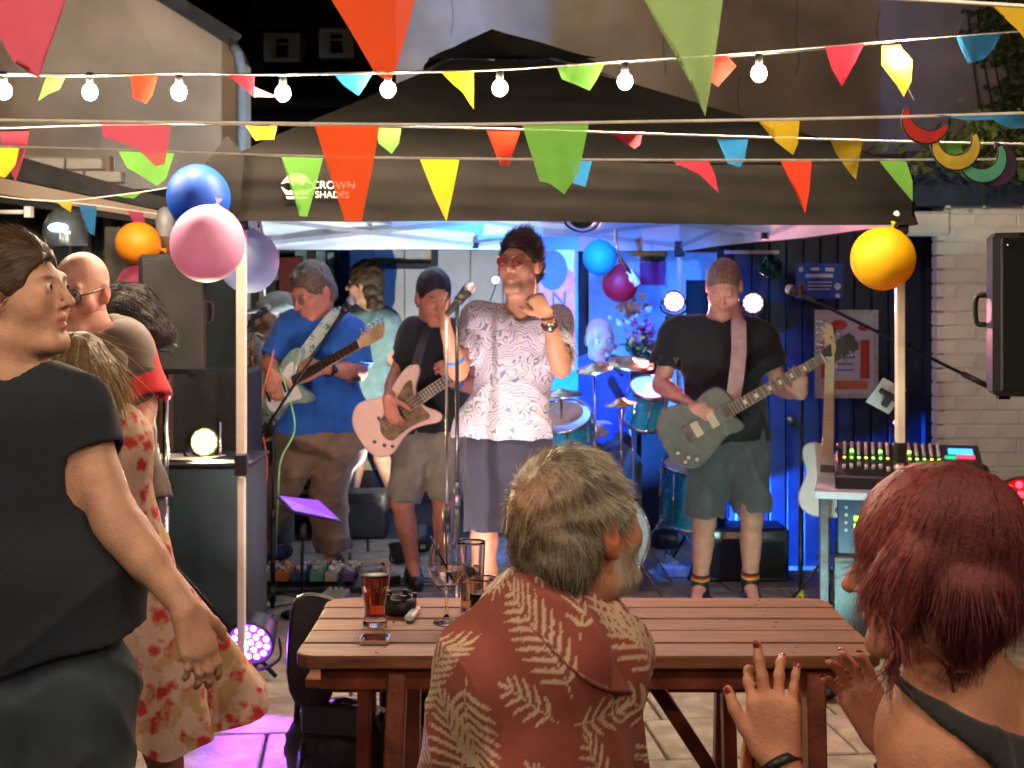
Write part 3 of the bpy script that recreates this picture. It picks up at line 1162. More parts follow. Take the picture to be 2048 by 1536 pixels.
# sloping roof plane running back
a0, a1 = PF(430, 215), PF(850, 215)
b0, b1 = PF(430, 215) + Vector((0, 4.5, 3.2)), PF(850, 215) + Vector((0, 4.5, 3.2))
rf.add([a0, a1, b1, b0, a0 + V(0, 0, -.15), a1 + V(0, 0, -.15), b1 + V(0, 0, -.15), b0 + V(0, 0, -.15)], [(0, 1, 2, 3), (4, 7, 6, 5), (0, 4, 5, 1), (1, 5, 6, 2), (2, 6, 7, 3), (3, 7, 4, 0)])
rf.build('roof', M_slate, fh)
M_dorm = mat('dormer_white', (.75, .76, .75, 1), .7, noise=.08)
M_darkglass = mat('dark_glass', (.01, .012, .018, 1), .08, noise=0)
for (x0, x1, y0, y1) in ((507, 582, 44, 104), (622, 694, 34, 96)):
    A = PF(x0, y1); B = PF(x1, y0)
    d = MB()
    wd = B.x - A.x; ht = B.z - A.z
    cx = (A.x + B.x) / 2; cz = (A.z + B.z) / 2; yy = A.y + 1.1
    # frame of four pieces round the window opening
    ow, oh = wd * .36, ht * .62
    d.box((cx - wd * .34, yy, cz), (wd * .32, .12, ht))
    d.box((cx + wd * .34, yy, cz), (wd * .32, .12, ht))
    d.box((cx, yy, cz + ht * .42), (ow, .118, ht * .16))
    d.box((cx, yy, cz - ht * .42), (ow, .118, ht * .16))
    d.box((cx, yy + 1.0, cz), (wd * .96, 1.8, ht * .9))
    o = d.build('dormer', M_dorm, fh)
    g = MB(); g.box((cx, yy + .03, cz), (ow, .03, oh))
    w_ = g.build('pane', M_darkglass, None); w_.parent = o
    g = MB(); g.box((cx, yy - .01, cz + oh * .2), (ow, .05, .03)); w_ = g.build('glazing_bar', M_dorm, None); w_.parent = o
    g = MB(); g.box((cx, yy + .7, cz + ht * .5 + .03), (wd * 1.12, 2.6, .07)); w_ = g.build('dormer_roof', M_slate, None); w_.parent = o

# ------------------------------------------------ lean-to roof at the left
lt = building('lean_to', 'dark lean-to roof with a pale brown fascia beside the gable end', (-2.6, 6.9, 0), 'lean-to')
sL = 400.0
def strip(y0, y1, px0, px1, s, t, m, name, parent, dd=0.0):
    b_ = MB()
    A0, A1 = P(px0, y0[0], s, dd), P(px1, y0[1], s, dd)
    B0, B1 = P(px0, y1[0], s, dd), P(px1, y1[1], s, dd)
    o = V(0, t, 0)
    b_.add([A0, A1, B1, B0, A0 + o, A1 + o, B1 + o, B0 + o], [(3, 2, 1, 0), (4, 5, 6, 7), (0, 1, 5, 4), (2, 3, 7, 6), (1, 2, 6, 5), (3, 0, 4, 7)])
    return b_.build(name, m, parent)
strip((285, 400), (340, 425), -60, 345, sL, .9, M_slate, 'roof', lt)
strip((343, 427), (378, 444), -60, 345, sL, .06, M_render, 'fascia', lt, -.03)
strip((381, 446), (396, 455), -60, 345, sL, .8, M_dark, 'soffit', lt)
for px in (232,):
    b_ = MB(); A = P(px, 470, sL); b_.box((A.x, A.y + .05, A.z / 2 + .04), (.11, .11, A.z)); b_.build('post', mat('grey_timber', (.11, .10, .09, 1), .8, noise=.25, nscale=10, bump=.3), lt)
b_ = MB(); A = P(345, 470, sL); b_.box((A.x - .84, A.y + .9, 1.1), (2.0, .05, 2.2)); b_.build('back_panel', mat('dark_green_panel', (.03, .045, .045, 1), .8, noise=.3, nscale=3), lt)
for px in range(95, 330, 40):
    b_ = MB(); A = P(px, 500, sL); b_.box((A.x * 1.12, A.y + .845, 1.05), (.05, .03, 2.0)); b_.build('batten', mat('grey_timber', (.11, .10, .09, 1), .8), lt)

# far-left white brick wall with shelf
wl = thing('white_brick_wall', 'white painted brick wall under the lean-to beside a heater', 'wall', (-2.9, 8.0, 0))
brk = MB(); brk.box((0, 0, 0), (.205, .10, .062), None, .005); brick_me = brk.mesh('brick'); brick_me.materials.append(M_white)
b_ = MB(); b_.box((-2.95, 8.06, 1.2), (1.3, .09, 2.4)); b_.build('mortar_face', M_render, wl)
for i in range(9):
    for j in range(5):
        place('brick', brick_me, (-3.3 + j * .217 + (i % 2) * .1085, 8.0, 1.75 + i * .075), (0, 0, 0), wl)

# ------------------------------------------------ right: white painted brick building with navy fascia
rb = building('white_brick_building', 'white painted brick building with navy fascia at the side of the stage', (2.9, 7.4, 0))
sW = 372.0
DW = FPX / sW
X0 = (1868 - 1024) / sW
X1 = X0 + 1.9
b_ = MB(); b_.box(((X0 + X1) / 2 + .02, DW + .056, 1.05), (X1 - X0 - .04, .2, 2.1)); b_.build('mortar_face', M_white, rb)
brk = MB(); brk.box((0, 0, 0), (.212, .10, .069), None, .006); bme = brk.mesh('brick')
M_wbrick = mat('white_painted_brick', (.76, .75, .76, 1), .62, noise=.06, nscale=7, bump=.25, bscale=30)
bme.materials.append(M_wbrick)
hz = MB(); hz.box((0, 0, 0), (.104, .10, .069), None, .006); hme = hz.mesh('half_brick'); hme.materials.append(M_wbrick)
ztop = CAM_H - (424 - HOR) / sW
nrow = int(ztop / .0755)
for i in range(nrow):
    z = .04 + i * .0755
    x = X0
    if i % 2:
        place('brick', hme, (x + .052, DW + random.uniform(-.002, .002), z), (0, 0, 0), rb); x += .1085
    while x < X0 + 1.12:
        place('brick', bme, (x + .106, DW + random.uniform(-.003, .003), z), (0, random.uniform(-.006, .006), 0), rb)
        x += .2165
# lintel block out to the left over the boards
b_ = MB(); A = P(1806, 472, sW); B = P(1905, 424, sW)
b_.box(((A.x + B.x) / 2 - .02, DW - .01, (A.z + B.z) / 2), (B.x - A.x - .02, .13, B.z - A.z), None, .015); b_.build('lintel', M_wbrick, rb)
b_ = MB(); zf0, zf1 = CAM_H - (418 - HOR) / sW, CAM_H - (330 - HOR) / sW
xa = (1800 - 1024) / sW
b_.box(((xa + X1) / 2, DW + .0, (zf0 + zf1) / 2 + .01), (X1 - xa, .26, zf1 - zf0)); b_.build('fascia', M_navy, rb)
b_ = MB(); b_.box(((xa + X1) / 2, DW - .02, zf1 + .035), (X1 - xa + .04, .36, .04)); b_.build('coping', M_slate, rb)
# flakes of paint on the top course
fl = MB()
for i in range(26):
    x = random.uniform(X0, X0 + 1.0); z = zf0 - random.uniform(-.01, .03)
    fl.box((x, DW - .131 if z > zf0 else DW - .055, z), (random.uniform(.01, .03), .003, random.uniform(.008, .018)))
fl.build('paint_flakes', M_white, rb, kind='stuff')

# navy boarded wall with door
nb = building('navy_boarded_wall', 'navy painted vertical boarding with a door behind the stage', (1.8, 8.1, 0), 'wall')
sN = 338.0
DN = FPX / sN
bd = MB(); bd.box((0, 0, 0), (.096, .03, 2.42), None, .006); bdm = bd.mesh('board'); bdm.materials.append(M_navy)
x = (1470 - 1024) / sN
while x < (1868 - 1024) / sN:
    place('board', bdm, (x + .05, DN + random.uniform(-.002, .002), 1.21), (0, 0, 0), nb)
    x += .1005
b_ = MB(); b_.box((1.90, DN + .05, 1.22), (1.36, .04, 2.44)); b_.build('backing', M_dark, nb)
b_ = MB(); b_.box((1.90, DN - .03, 2.30), (1.38, .1, .24)); b_.build('head_rail', M_dark, nb)
b_ = MB(); A = P(1850, 500, sN); b_.box((A.x + .02, DN - .05, 1.1), (.09, .09, 2.2)); b_.build('corner_post', M_navy, nb)
# door knob
k_ = S(); A = P(1578, 838, sN); k_.cyl(A + V(0, -.015, 0), A + V(0, -.045, 0), .014); k_.sphere(A + V(0, -.06, 0), .026); k_.build('door_knob', mat('brass', (.55, .38, .12, 1), .3, metal=.9, noise=.1), nb)
b_ = MB(); b_.box(P(1500, 505, sN) + V(0, -.06, 0), (.32, .02, .02)); b_.build('strip_handle', M_white, nb)

# lilac window frames and recess behind the drummer
wf = building('white_window_wall', 'pale painted window frames in the wall behind the drummer', (.8, 8.7, 0), 'wall')
sB = 282.0
DB = FPX / sB
M_lil = mat('lilac_white_paint', (.55, .54, .62, 1), .6, noise=.08)
def panel(px0, py0, px1, py1, s, m, name, parent, t=.06, dd=0.0):
    A = P(px0, py1, s, dd); B = P(px1, py0, s, dd)
    b_ = MB(); b_.box(((A.x + B.x) / 2, A.y + t / 2, (A.z + B.z) / 2), (abs(B.x - A.x), t, abs(B.z - A.z)))
    return b_.build(name, m, parent)
panel(1178, 500, 1262, 1100, sB, M_lil, 'pier', wf, .08)
panel(1262, 512, 1335, 548, sB, M_lil, 'window_head', wf, .07)
panel(1335, 500, 1372, 1100, sB, M_lil, 'window_jamb', wf, .09)
panel(1372, 505, 1480, 560, sB, M_lil, 'transom', wf, .06)
panel(1262, 548, 1335, 690, sB, mat('window_pale_blue', (.35, .42, .62, 1), .3, noise=.2, nscale=6), 'pane', wf, .02, .05)  # pane is a plain pale blue
panel(1262, 690, 1335, 1100, sB, M_dark, 'lower_panel', wf, .05, .02)
panel(1372, 560, 1490, 1100, sB, M_dark, 'recess', wf, .04, .05)
panel(1150, 470, 1180, 1100, sB, M_dark, 'gap_panel', wf, .04, .06)
panel(1280, 525, 1330, 570, sB, mat('magenta_card', (.42, .02, .16, 1), .5), 'card', wf, .015, -.06)

# cream shed doors behind the bass player
cw = building('cream_shed', 'cream painted shed doors with a dark rail behind the bass player', (-.6, 11.1, 0), 'shed')
sC = 252.0
M_cream = mat('cream_boarding', (.40, .39, .30, 1), .7, noise=.08, nscale=5, bump=.1)
for i, (xa_, xb_) in enumerate(((700, 745), (747, 808), (810, 874), (876, 940), (942, 1005), (1007, 1078))):
    panel(xa_, 470, xb_, 940, sC, M_cream, 'board', cw, .04, (i % 2) * .012)
panel(742, 527, 872, 538, sC, M_dark, 'rail', cw, .03, -.05)
panel(862, 498, 876, 532, sC, M_dark, 'bracket', cw, .03, -.09)
panel(690, 940, 1180, 1010, sC, M_dark, 'plinth', cw, .05)
panel(676, 470, 700, 960, sC, M_dark, 'door_post', cw, .08)

# dark shopfront at the back left with tall panes
sh = building('dark_shopfront', 'dark shopfront with narrow teal panes behind the sax player', (-1.8, 10.9, 0))
panel(150, 470, 676, 960, 256, M_dark, 'wall', sh, .1)
for i, (xa_, xb_, ya, yb) in enumerate(((540, 558, 500, 560), (590, 612, 500, 585), (632, 650, 500, 590), (655, 668, 505, 590))):
    panel(xa_, ya, xb_, yb, 256, mat('teal_pane', (.14, .22, .27, 1), .3, noise=.2), 'pane', sh, .02, -.03)  # panes are plain teal, paler than the wall
panel(558, 515, 606, 600, 256, mat('maroon_panel', (.10, .012, .015, 1), .6), 'maroon_panel', sh, .02, -.05)
panel(352, 545, 420, 640, 256, mat('teal_pane', (.14, .22, .27, 1), .3), 'poster_pane', sh, .02, -.03)

# ------------------------------------------------ ivy and creeper
def leaf_cluster(name, label, cat, fn, n, size, m, root_loc, seed=1, nmat2=None):
    r = np.random.default_rng(seed)
    p = fn(r, n)
    d1 = r.normal(size=(n, 3)); d1 /= np.linalg.norm(d1, axis=1)[:, None]
    d2 = np.cross(d1, r.normal(size=(n, 3))); d2 /= np.linalg.norm(d2, axis=1)[:, None]
    sz = size * (.5 + .9 * r.random(n))[:, None]
    verts = np.stack([p - d1 * sz, p + d2 * sz * .55 - d1 * sz * .1, p + d1 * sz, p - d2 * sz * .55 - d1 * sz * .1], 1).reshape(-1, 3)
    q = np.arange(n * 4).reshape(-1, 4)
    c = np.clip(np.array([.05, .09, .02]) * (.5 + 1.0 * r.random((n, 1))) + r.random((n, 3)) * np.array([.03, .02, .005]), 0, 1)
    root = thing(name, label, cat, root_loc)
    o = link('foliage', np_mesh('foliage', verts, q, np.repeat(c, 4, 0)), m, root, kind='stuff')
    return root
M_leaf = attr_mat('leaf', rough=.5, mul_noise=.2)
def ivy_pts(r, n):
    out = []
    Dd = FPX / 235 - .12
    while len(out) < n:
        t = r.random()
        px = 1900 + 260 * r.random(); py = -60 + 460 * r.random()
        lim = 1905 + max(0, (py - 40)) * .40 + 26 * math.sin(py * .05) + 14 * math.sin(py * .13)
        if px > lim + r.random() * 60 - 18:
            out.append(((px - 1024) / 235, Dd - .25 * r.random(), CAM_H - (py - HOR) / 235))
    return np.array(out)
iv = leaf_cluster('ivy', 'dark ivy climbing the brown wall at its far corner', 'ivy', ivy_pts, 3200, .032, M_leaf, (4.3, 11.6, 1.7), 4)
st = S()
for i in range(7):
    px = 1975 + i * 22
    st.tube(catmull([P(px + 30, 420, 235, -.1), P(px + 10 * math.sin(i), 300, 235, -.1), P(px - 25, 150, 235, -.1), P(px - 40 - i * 3, 20, 235, -.1)], 5), .008, 5)
st.build('stem', mat('ivy_stem', (.06, .045, .03, 1), .8), iv)
def plant_pts(r, n):
    c = np.array(P(1985, 285, 395)); q = r.normal(size=(n, 3)) * np.array([.19, .10, .065])
    extra = r.normal(size=(n // 4, 3)) * np.array([.34, .06, .05]) + np.array([.0, 0, -.12])
    q[:n // 4] = extra
    return c + q
pl = leaf_cluster('creeper', 'green creeper spilling over the navy fascia of the white building', 'creeper', plant_pts, 700, .028, M_leaf, tuple(P(1985, 330, 395)), 9)
st = S()
for i in range(6):
    a = P(1900 + i * 30, 340, 395); st.tube(catmull([a, a + V(.03 * math.sin(i), -.03, .08), a + V(.08 * math.cos(i * 2), -.05, .14)], 4), .004, 5)
st.build('stem', mat('ivy_stem', (.06, .045, .03, 1), .8), pl)
def top_pts(r, n):
    out = []
    for i in range(n):
        t = r.random() ** .8
        j = r.integers(0, 4)
        px = 1905 + 70 * t + 22 * j * (t) + r.normal() * 6
        py = 5 + 190 * t * (.6 + .14 * j) + r.normal() * 8
        out.append(tuple(P(px, py, 300, r.normal() * .03)))
    return np.array(out)

# ------------------------------------------------ the black gazebo
LF = P(483, 440, 524); RF = P(1800, 447, 487)
fdir = (Vector((RF.x, RF.y, 0)) - Vector((LF.x, LF.y, 0)))
WID = fdir.length; fdir.normalize()
bdir = Vector((-fdir.y, fdir.x, 0))
c00 = Vector((LF.x, LF.y, 0)); c10 = Vector((RF.x, RF.y, 0)); DEP = 3.35; c11 = c10 + bdir * DEP; c01 = c00 + bdir * DEP
ZV, ZE, ZP = 1.885, 2.13, 2.90
gz = thing('gazebo', 'black pop-up gazebo with pale lining standing over the band', 'gazebo', tuple((c00 + c11) / 2))
M_tentk = mat('gazebo_black_cloth', (.009, .008, .007, 1), .85, noise=.2, nscale=5, bump=.15, bscale=18, stretch=(1, 1, 2.5))
M_tentk.node_tree.nodes['Principled BSDF'].inputs['Specular IOR Level'].default_value = .12
M_tentw = mat('gazebo_lining', (.62, .64, .66, 1), .45, noise=.05, nscale=6, bump=.2, bscale=22, stretch=(.3, 1, 3))
ctr = (c00 + c11) / 2
apex = ctr + V(-.13, 0, ZP)
def roof_panel(b_, A, B, apex, top, n=26, mrows=18, off=0.0, seed=0, out=.0):
    """panel from eave A-B up to the apex, truncated at fraction top, with sag and wrinkles"""
    vs = []
    nrm = (B - A).cross(apex - A).normalized()
    for j in range(mrows + 1):
        t = top * j / mrows
        a = A.lerp(apex, t); c = B.lerp(apex, t)
        for i in range(n + 1):
            u = i / n
            p = a.lerp(c, u)
            sag = -.055 * math.sin(math.pi * u) * math.sin(math.pi * min(1, t / top)) * 1.0
            q = np.array([[p.x * 1.0, p.y, p.z]])
            wr = .010 * float(warped(q * np.array([1, 1, 2.0]), 9, seed, .6)[0]) * math.sin(math.pi * min(1, max(0, u))) ** .4
            # folds that radiate from the corners
            wr += .006 * math.sin(u * 34 + 9 * t) * (1 - t) * (abs(u - .5) * 2) ** 2
            vs.append(p + nrm * (sag + wr + off))
    w = n + 1
    fs = [(j * w + i, j * w + i + 1, (j + 1) * w + i + 1, (j + 1) * w + i) for j in range(mrows) for i in range(n)]
    b_.add(vs, fs)
def z3(p, z): return Vector((p.x, p.y, z))
out_ = .05
def oc(p): 
    d = (p - ctr); d.z = 0; d.normalize(); return p + d * out_
C = [oc(c00), oc(c10), oc(c11), oc(c01)]
for i in range(4):
    b_ = S(); roof_panel(b_, z3(C[i], ZE), z3(C[(i + 1) % 4], ZE), apex, .80, seed=i * 5 + 2)
    b_.build('roof_panel', M_tentk, gz)
    b_ = S(); roof_panel(b_, z3(C[i], ZE), z3(C[(i + 1) % 4], ZE), apex, .80, off=-.014, seed=i * 5 + 2)
    b_.build('lining_panel', M_tentw, gz)
# raised vent cap
cap_c = ctr + V(-.13, 0, 0)
for i in range(4):
    b_ = S()
    A = z3(C[i], ZE).lerp(apex, .70) + V(0, 0, .055); B = z3(C[(i + 1) % 4], ZE).lerp(apex, .70) + V(0, 0, .055)
    if i == 0:
        B = B + V(0, 0, .02)
    roof_panel(b_, A, B, apex + V(0, 0, .07), .985, n=10, mrows=8, seed=40 + i)
    b_.build('vent_cap', M_tentk, gz)
b_ = S()
for i in range(4):
    b_.tube([z3(C[i], ZE).lerp(apex, .66) + V(0, 0, .0), apex + V(0, 0, .035)], .009, 6)
b_.build('vent_strut', M_blackm, gz)
# valances
def valance(A, B, z0, z1, m, name, off, seed, nx=110, nz=10, amp=.016):
    b_ = S(); vs = []
    d = (B - A); L = d.length; d.normalize(); nrm = Vector((d.y, -d.x, 0))
    for j in range(nz + 1):
        v = j / nz
        for i in range(nx + 1):
            u = i / nx
            p = A + d * (L * u)
            z = z0 + (z1 - z0) * v - .004 * math.sin(u * 9 + seed)
            q = np.array([[u * L * .5, v * .9, seed]])
            # long near-horizontal folds pulled from the corners
            w = amp * float(warped(q, 9, seed + 3, .7)[0]) + amp * .5 * math.sin(v * 17 + 3.0 * math.sin(u * 4 + seed)) * (.4 + abs(u - .5) * 1.4)
            w += .02 * v
            vs.append(Vector((p.x, p.y, z)) + nrm * (w + off))
    W_ = nx + 1
    b_.add(vs, [(j * W_ + i, j * W_ + i + 1, (j + 1) * W_ + i + 1, (j + 1) * W_ + i) for j in range(nz) for i in range(nx)])
    return b_.build(name, m, gz)
valance(C[0], C[1], ZE, ZV, M_tentk, 'valance', .0, 1)
valance(C[0], C[1], ZE - .01, ZV + .004, M_tentw, 'valance_lining', -.035, 1, nx=40, nz=4, amp=.003)
for i in (1, 2, 3):
    valance(C[i], C[(i + 1) % 4], ZE, ZV, M_tentk, 'valance', .0, 10 + i, nx=50)
    valance(C[i], C[(i + 1) % 4], ZE - .01, ZV + .004, M_tentw, 'valance_lining', -.035, 10 + i, nx=50, amp=.006)
# corner peaks of cloth
b_ = S()
tp = z3(C[0], 0)
b_.add([tp + V(-.02, 0, ZE + .075), tp + V(-.10, -.02, ZE - .03), tp + V(-.09, -.02, 1.93), tp + V(.03, -.03, 1.90), tp + V(.05, -.03, ZE + .0), tp + V(-.02, -.035, ZE - .05)],
       [(0, 1, 5), (1, 2, 5), (2, 3, 5), (3, 4, 5), (4, 0, 5)])
b_.build('corner_flap', M_tentk, gz)
# poles
M_pole = mat('cream_pole', (.62, .55, .47, 1), .4, noise=.06, nscale=12)
for i, p in enumerate((c00, c10, c11, c01)):
    b_ = MB(); b_.box((p.x, p.y, 1.40), (.036, .036, .98), None, .004); pu = b_.build('pole', M_pole, gz)
    b_ = MB(); b_.box((p.x, p.y, .455), (.030, .030, .90), None, .004); b_.build('lower_pole', M_pole, gz)
    b_ = MB(); b_.box((p.x, p.y, .955), (.048, .046, .085), None, .006); b_.build('pole_joint', M_black, gz)
    b_ = MB(); b_.box((p.x, p.y, .006), (.09, .09, .008)); b_.build('foot_plate', M_chrome, gz)
    b_ = MB(); b_.box((p.x, p.y, 1.90), (.06, .06, .10), None, .008); b_.build('corner_bracket', M_black, gz)
    if i < 2:
        for dz in (0, -.035):
            b_ = S(); b_.sphere((p.x - .028, p.y - .052, 1.93 + dz), (.013, .006, .015), 10, 6); b_.build('toggle', M_white, gz)
# scissor trusses
M_truss = mat('grey_truss', (.38, .38, .40, 1), .4, metal=.2, noise=.05)
def truss(A, B, n=2):
    d = (B - A) / n
    for i in range(n):
        a = A + d * i; b2 = a + d
        for (za, zb, o) in ((2.07, 1.92, .012), (1.92, 2.07, -.012)):
            k_ = MB(); nn = Vector((d.y, -d.x, 0)).normalized() * o
            k_.bar(z3(a, za) + nn, z3(b2, zb) + nn, .012, .026, (0, 0, 1)); k_.build('truss_bar', M_truss, gz)
        k_ = S(); m_ = (a + b2) / 2
        k_.sphere(z3(m_, 1.995), .017, 8, 6); k_.build('truss_joint', M_black, gz)
        if i:
            k_ = MB(); k_.box(z3(a, 1.915), (.04, .04, .035)); k_.build('truss_joint', M_black, gz)
truss(c01, c11); truss(c00, c01); truss(c10, c11); truss(c00 + bdir * .06, c10 + bdir * .06)
k_ = MB(); k_.cyl(z3(cap_c, 2.15), z3(cap_c, 2.9), .018); k_.build('centre_pole', M_truss, gz)
for p in (c00, c10, c11, c01):
    k_ = MB(); k_.bar(z3(p, 2.08), z3(cap_c, 2.80), .014, .022, (0, 0, 1)); k_.build('rafter', M_truss, gz)
# print on the valance
nrm = Vector((fdir.y, -fdir.x, 0))
RT = Matrix((fdir, V(0, 0, 1), nrm)).transposed()
M_print = mat('pale_print', (.50, .49, .44, 1), .7, noise=.15)
def onval(px, py):
    # point on the valance plane seen at the pixel
    k = Vector(((px - 1024) / FPX, 1, -(py - HOR) / FPX)); o = Vector((0, 0, CAM_H)); c = C[0] + nrm * .030
    t = (c - o).dot(nrm) / k.dot(nrm)
    return o + k * t
text_obj('CROWN', onval(667, 371), .042, M_print, gz, RT)
text_obj('SHADES', onval(664, 390), .036, M_print, gz, RT)
lg_ = MB()
for poly in ([(-.052, .012), (-.030, .040), (.0, .052), (.030, .040), (.052, .012), (.03, .020), (.012, .006), (0, .02), (-.012, .006), (-.03, .020)],
             [(-.052, .004), (-.028, -.012), (-.012, -.002), (0, -.014), (.012, -.002), (.028, -.012), (.052, .004), (.036, -.022), (-.036, -.022)],
             [(-.036, -.028), (.036, -.028), (.032, -.036), (-.032, -.036)]):
    lg_.prism([(a * 1.15, b * 1.15) for a, b in poly], onval(594, 376), fdir, V(0, 0, 1), nrm, .002)
lg_.build('crown_emblem', M_print, gz)
# ================================================================== festoon lights, bunting, balloons
M_cordw = mat('white_cord', (.80, .77, .72, 1), .7, noise=.1)
M_cordk = mat('black_cable', (.02, .02, .02, 1), .6, noise=.1)
BULB = mat('lit_bulb', (1, .8, .6, 1), .3, noise=0, emit=(1.0, .76, .52, 1), estr=580)
def hard(prof):
    out = [prof[0]]
    for a, b in zip(prof[:-1], prof[1:]):
        for t in (.04, .5, .96): out.append((a[0] + (b[0] - a[0]) * t, a[1] + (b[1] - a[1]) * t))
        out.append(b)
    return out
def festoon(label, pts, bulbs, group, r=.027):
    root = thing('festoon_lights', label, 'string lights', tuple(pts[0]), group)
    k = S(); k.tube(catmull(pts, 8), .0035, 6); k.build('cable', M_cordk, root)
    for p in bulbs:
        p = Vector(p)
        k = S(); k.cyl(p + V(0, 0, .022), p + V(0, 0, .070), .0145, .013, 12); so = k.build('lamp_holder', M_black, root)
        k = S(); k.sphere(p, (r, r, r * 1.12), 12, 8); k.build('bulb', BULB, root)
    return root
sBu = 555
bpx = [(8, 182), (180, 184), (358, 184), (566, 186), (776, 179), (1000, 176), (1250, 163), (1518, 147), (1797, 118)]
cab = [P(-160, 145, sBu), P(8, 146, sBu), P(180, 149, sBu), P(358, 148, sBu), P(566, 148, sBu), P(776, 143, sBu), P(1000, 139, sBu), P(1250, 124, sBu), P(1518, 108, sBu), P(1797, 82, sBu), P(2048, 58, sBu), P(2300, 30, sBu)]
festoon('string of lit bulbs hanging across the front of the gazebo', cab, [P(x, y, sBu) for x, y in bpx], 'festoon strings over the courtyard')
# strings that go on over the audience, above and behind the photographer
for j, (yy, zz) in enumerate(((1.5, 2.75), (-.7, 2.75))):
    pts = [V(-3.4 + i * .8, yy, zz - .10 * math.sin(i * math.pi / 8)) for i in range(9)]
    festoon(('string of lit bulbs over the picnic table and its drinkers', 'string of lit bulbs over the audience farthest from the stage')[j],
            [p + V(0, 0, .07) for p in pts], [pts[i] for i in (1, 3, 5, 7)], 'festoon strings over the courtyard')

FLAGK = .70
FLAGC = dict(pink=(.72, .10, .17, 1), orange=(.80, .09, .015, 1), green=(.20, .55, .09, 1), yellow=(.80, .58, .03, 1), blue=(.04, .30, .68, 1), red=(.72, .05, .02, 1),
             rose=(.60, .045, .08, 1), magenta=(.72, .06, .22, 1), lgreen=(.36, .60, .22, 1))
def flag_mat(c):
    nm = 'flag_cloth_' + c
    if nm in MATS: return MATS[nm]
    m = mat(nm, tuple(q * FLAGK for q in FLAGC[c][:3]) + (1,), .8, noise=.07, nscale=14, bump=.35, bscale=220, translucent=.42)
    nt = m.node_tree
    out = nt.nodes['Material Output']; src = out.inputs['Surface'].links[0].from_socket
    tr = nt.nodes.new('ShaderNodeBsdfTransparent'); mx = nt.nodes.new('ShaderNodeMixShader'); mx.inputs['Fac'].default_value = .10
    nt.links.new(src, mx.inputs[1]); nt.links.new(tr.outputs[0], mx.inputs[2]); nt.links.new(mx.outputs[0], out.inputs['Surface'])
    return m
def flag_mesh(poly, s, seed, wob=1.0):
    """cloth flag from its outline: first two points lie on the cord"""
    import bmesh
    bm = bmesh.new()
    vs = [bm.verts.new(P(px, py, s)) for px, py in poly]
    bm.faces.new(vs)
    bmesh.ops.triangulate(bm, faces=bm.faces[:])
    for _ in range(4 if s > 700 else 3):
        bmesh.ops.subdivide_edges(bm, edges=bm.edges[:], cuts=1, use_grid_fill=True)
        bmesh.ops.triangulate(bm, faces=bm.faces[:])
    top = (P(*poly[0], s) + P(*poly[1], s)) / 2
    H_ = max((top - v.co).z for v in bm.verts)
    r = np.random.default_rng(seed)
    tilt = r.uniform(-.35, .35); cur = r.uniform(-.5, .5)
    co = np.array([v.co[:] for v in bm.verts])
    t = np.clip((top.z - co[:, 2]) / max(H_, .01), 0, 1)
    n = warped(co * np.array([1.5, 1, .8]), 26, seed, .6)
    uu = (co[:, 0] - top.x) / max(H_, .05)
    dy = (tilt * t * H_ + cur * t * t * H_ * .5 + n * .016 * t * wob + .05 * uu * uu * r.uniform(-1, 1) * t)
    for v, d in zip(bm.verts, dy): v.co.y += float(d)
    me = bpy.data.meshes.new('flag'); bm.to_mesh(me); bm.free()
    me.polygons.foreach_set('use_smooth', [True] * len(me.polygons))
    return me
def bunting(label, s, cord, flags, group='bunting strung over the courtyard', r=.0036, m=None):
    root = thing('bunting', label, 'bunting', tuple(P(*cord[len(cord) // 2], s)), group)
    k = S(); k.tube(catmull([P(x, y, s) for x, y in cord], 8), r, 6); k.build('cord', m or M_cordw, root)
    for i, (c, poly) in enumerate(flags):
        poly = [(x, y) for x, y in poly]
        link('flag', flag_mesh(poly, s, int(s) + i * 3 + int(poly[0][0])), flag_mat(c), root)
    return root
bunting('nearest bunting with big pink, orange and pale green flags hanging from above', 1150, [(-400, -40), (0, -26), (700, -32), (1350, -26), (1700, -8), (2048, 12), (2500, 40)], [
    ('pink', [(-45, -26), (140, -28), (104, 60), (84, 112), (74, 156), (50, 128), (22, 122), (2, 90)]),
    ('orange', [(643, -32), (838, -31), (812, 70), (790, 150), (778, 167), (752, 150), (700, 60)]),
    ('lgreen', [(1272, -28), (1450, -26), (1440, 60), (1425, 160), (1412, 232), (1402, 190), (1385, 160), (1366, 110), (1320, 40)]),
    ('yellow', [(1975, 4), (2075, 16), (2062, 90), (2040, 60), (2010, 34)])])
bunting('second nearest bunting with a long orange flag and a frayed green flag', 800, [(-300, 232), (0, 240), (500, 246), (900, 249), (1300, 243), (1700, 236), (2048, 226), (2300, 215)], [
    ('pink', [(200, 241), (342, 243), (328, 328), (310, 332), (272, 296), (206, 273)]),
    ('orange', [(628, 246), (760, 248), (742, 340), (716, 438), (682, 440), (655, 345)]),
    ('green', [(1043, 247), (1178, 246), (1160, 340), (1132, 383), (1100, 362), (1080, 358)]),
    ('yellow', [(1512, 238), (1600, 237), (1592, 290), (1580, 313), (1548, 284), (1548, 262)]),
    ('blue', [(1868, 231), (2034, 226), (2048, 268), (2010, 262), (1985, 240), (1930, 240)])], r=.0042)
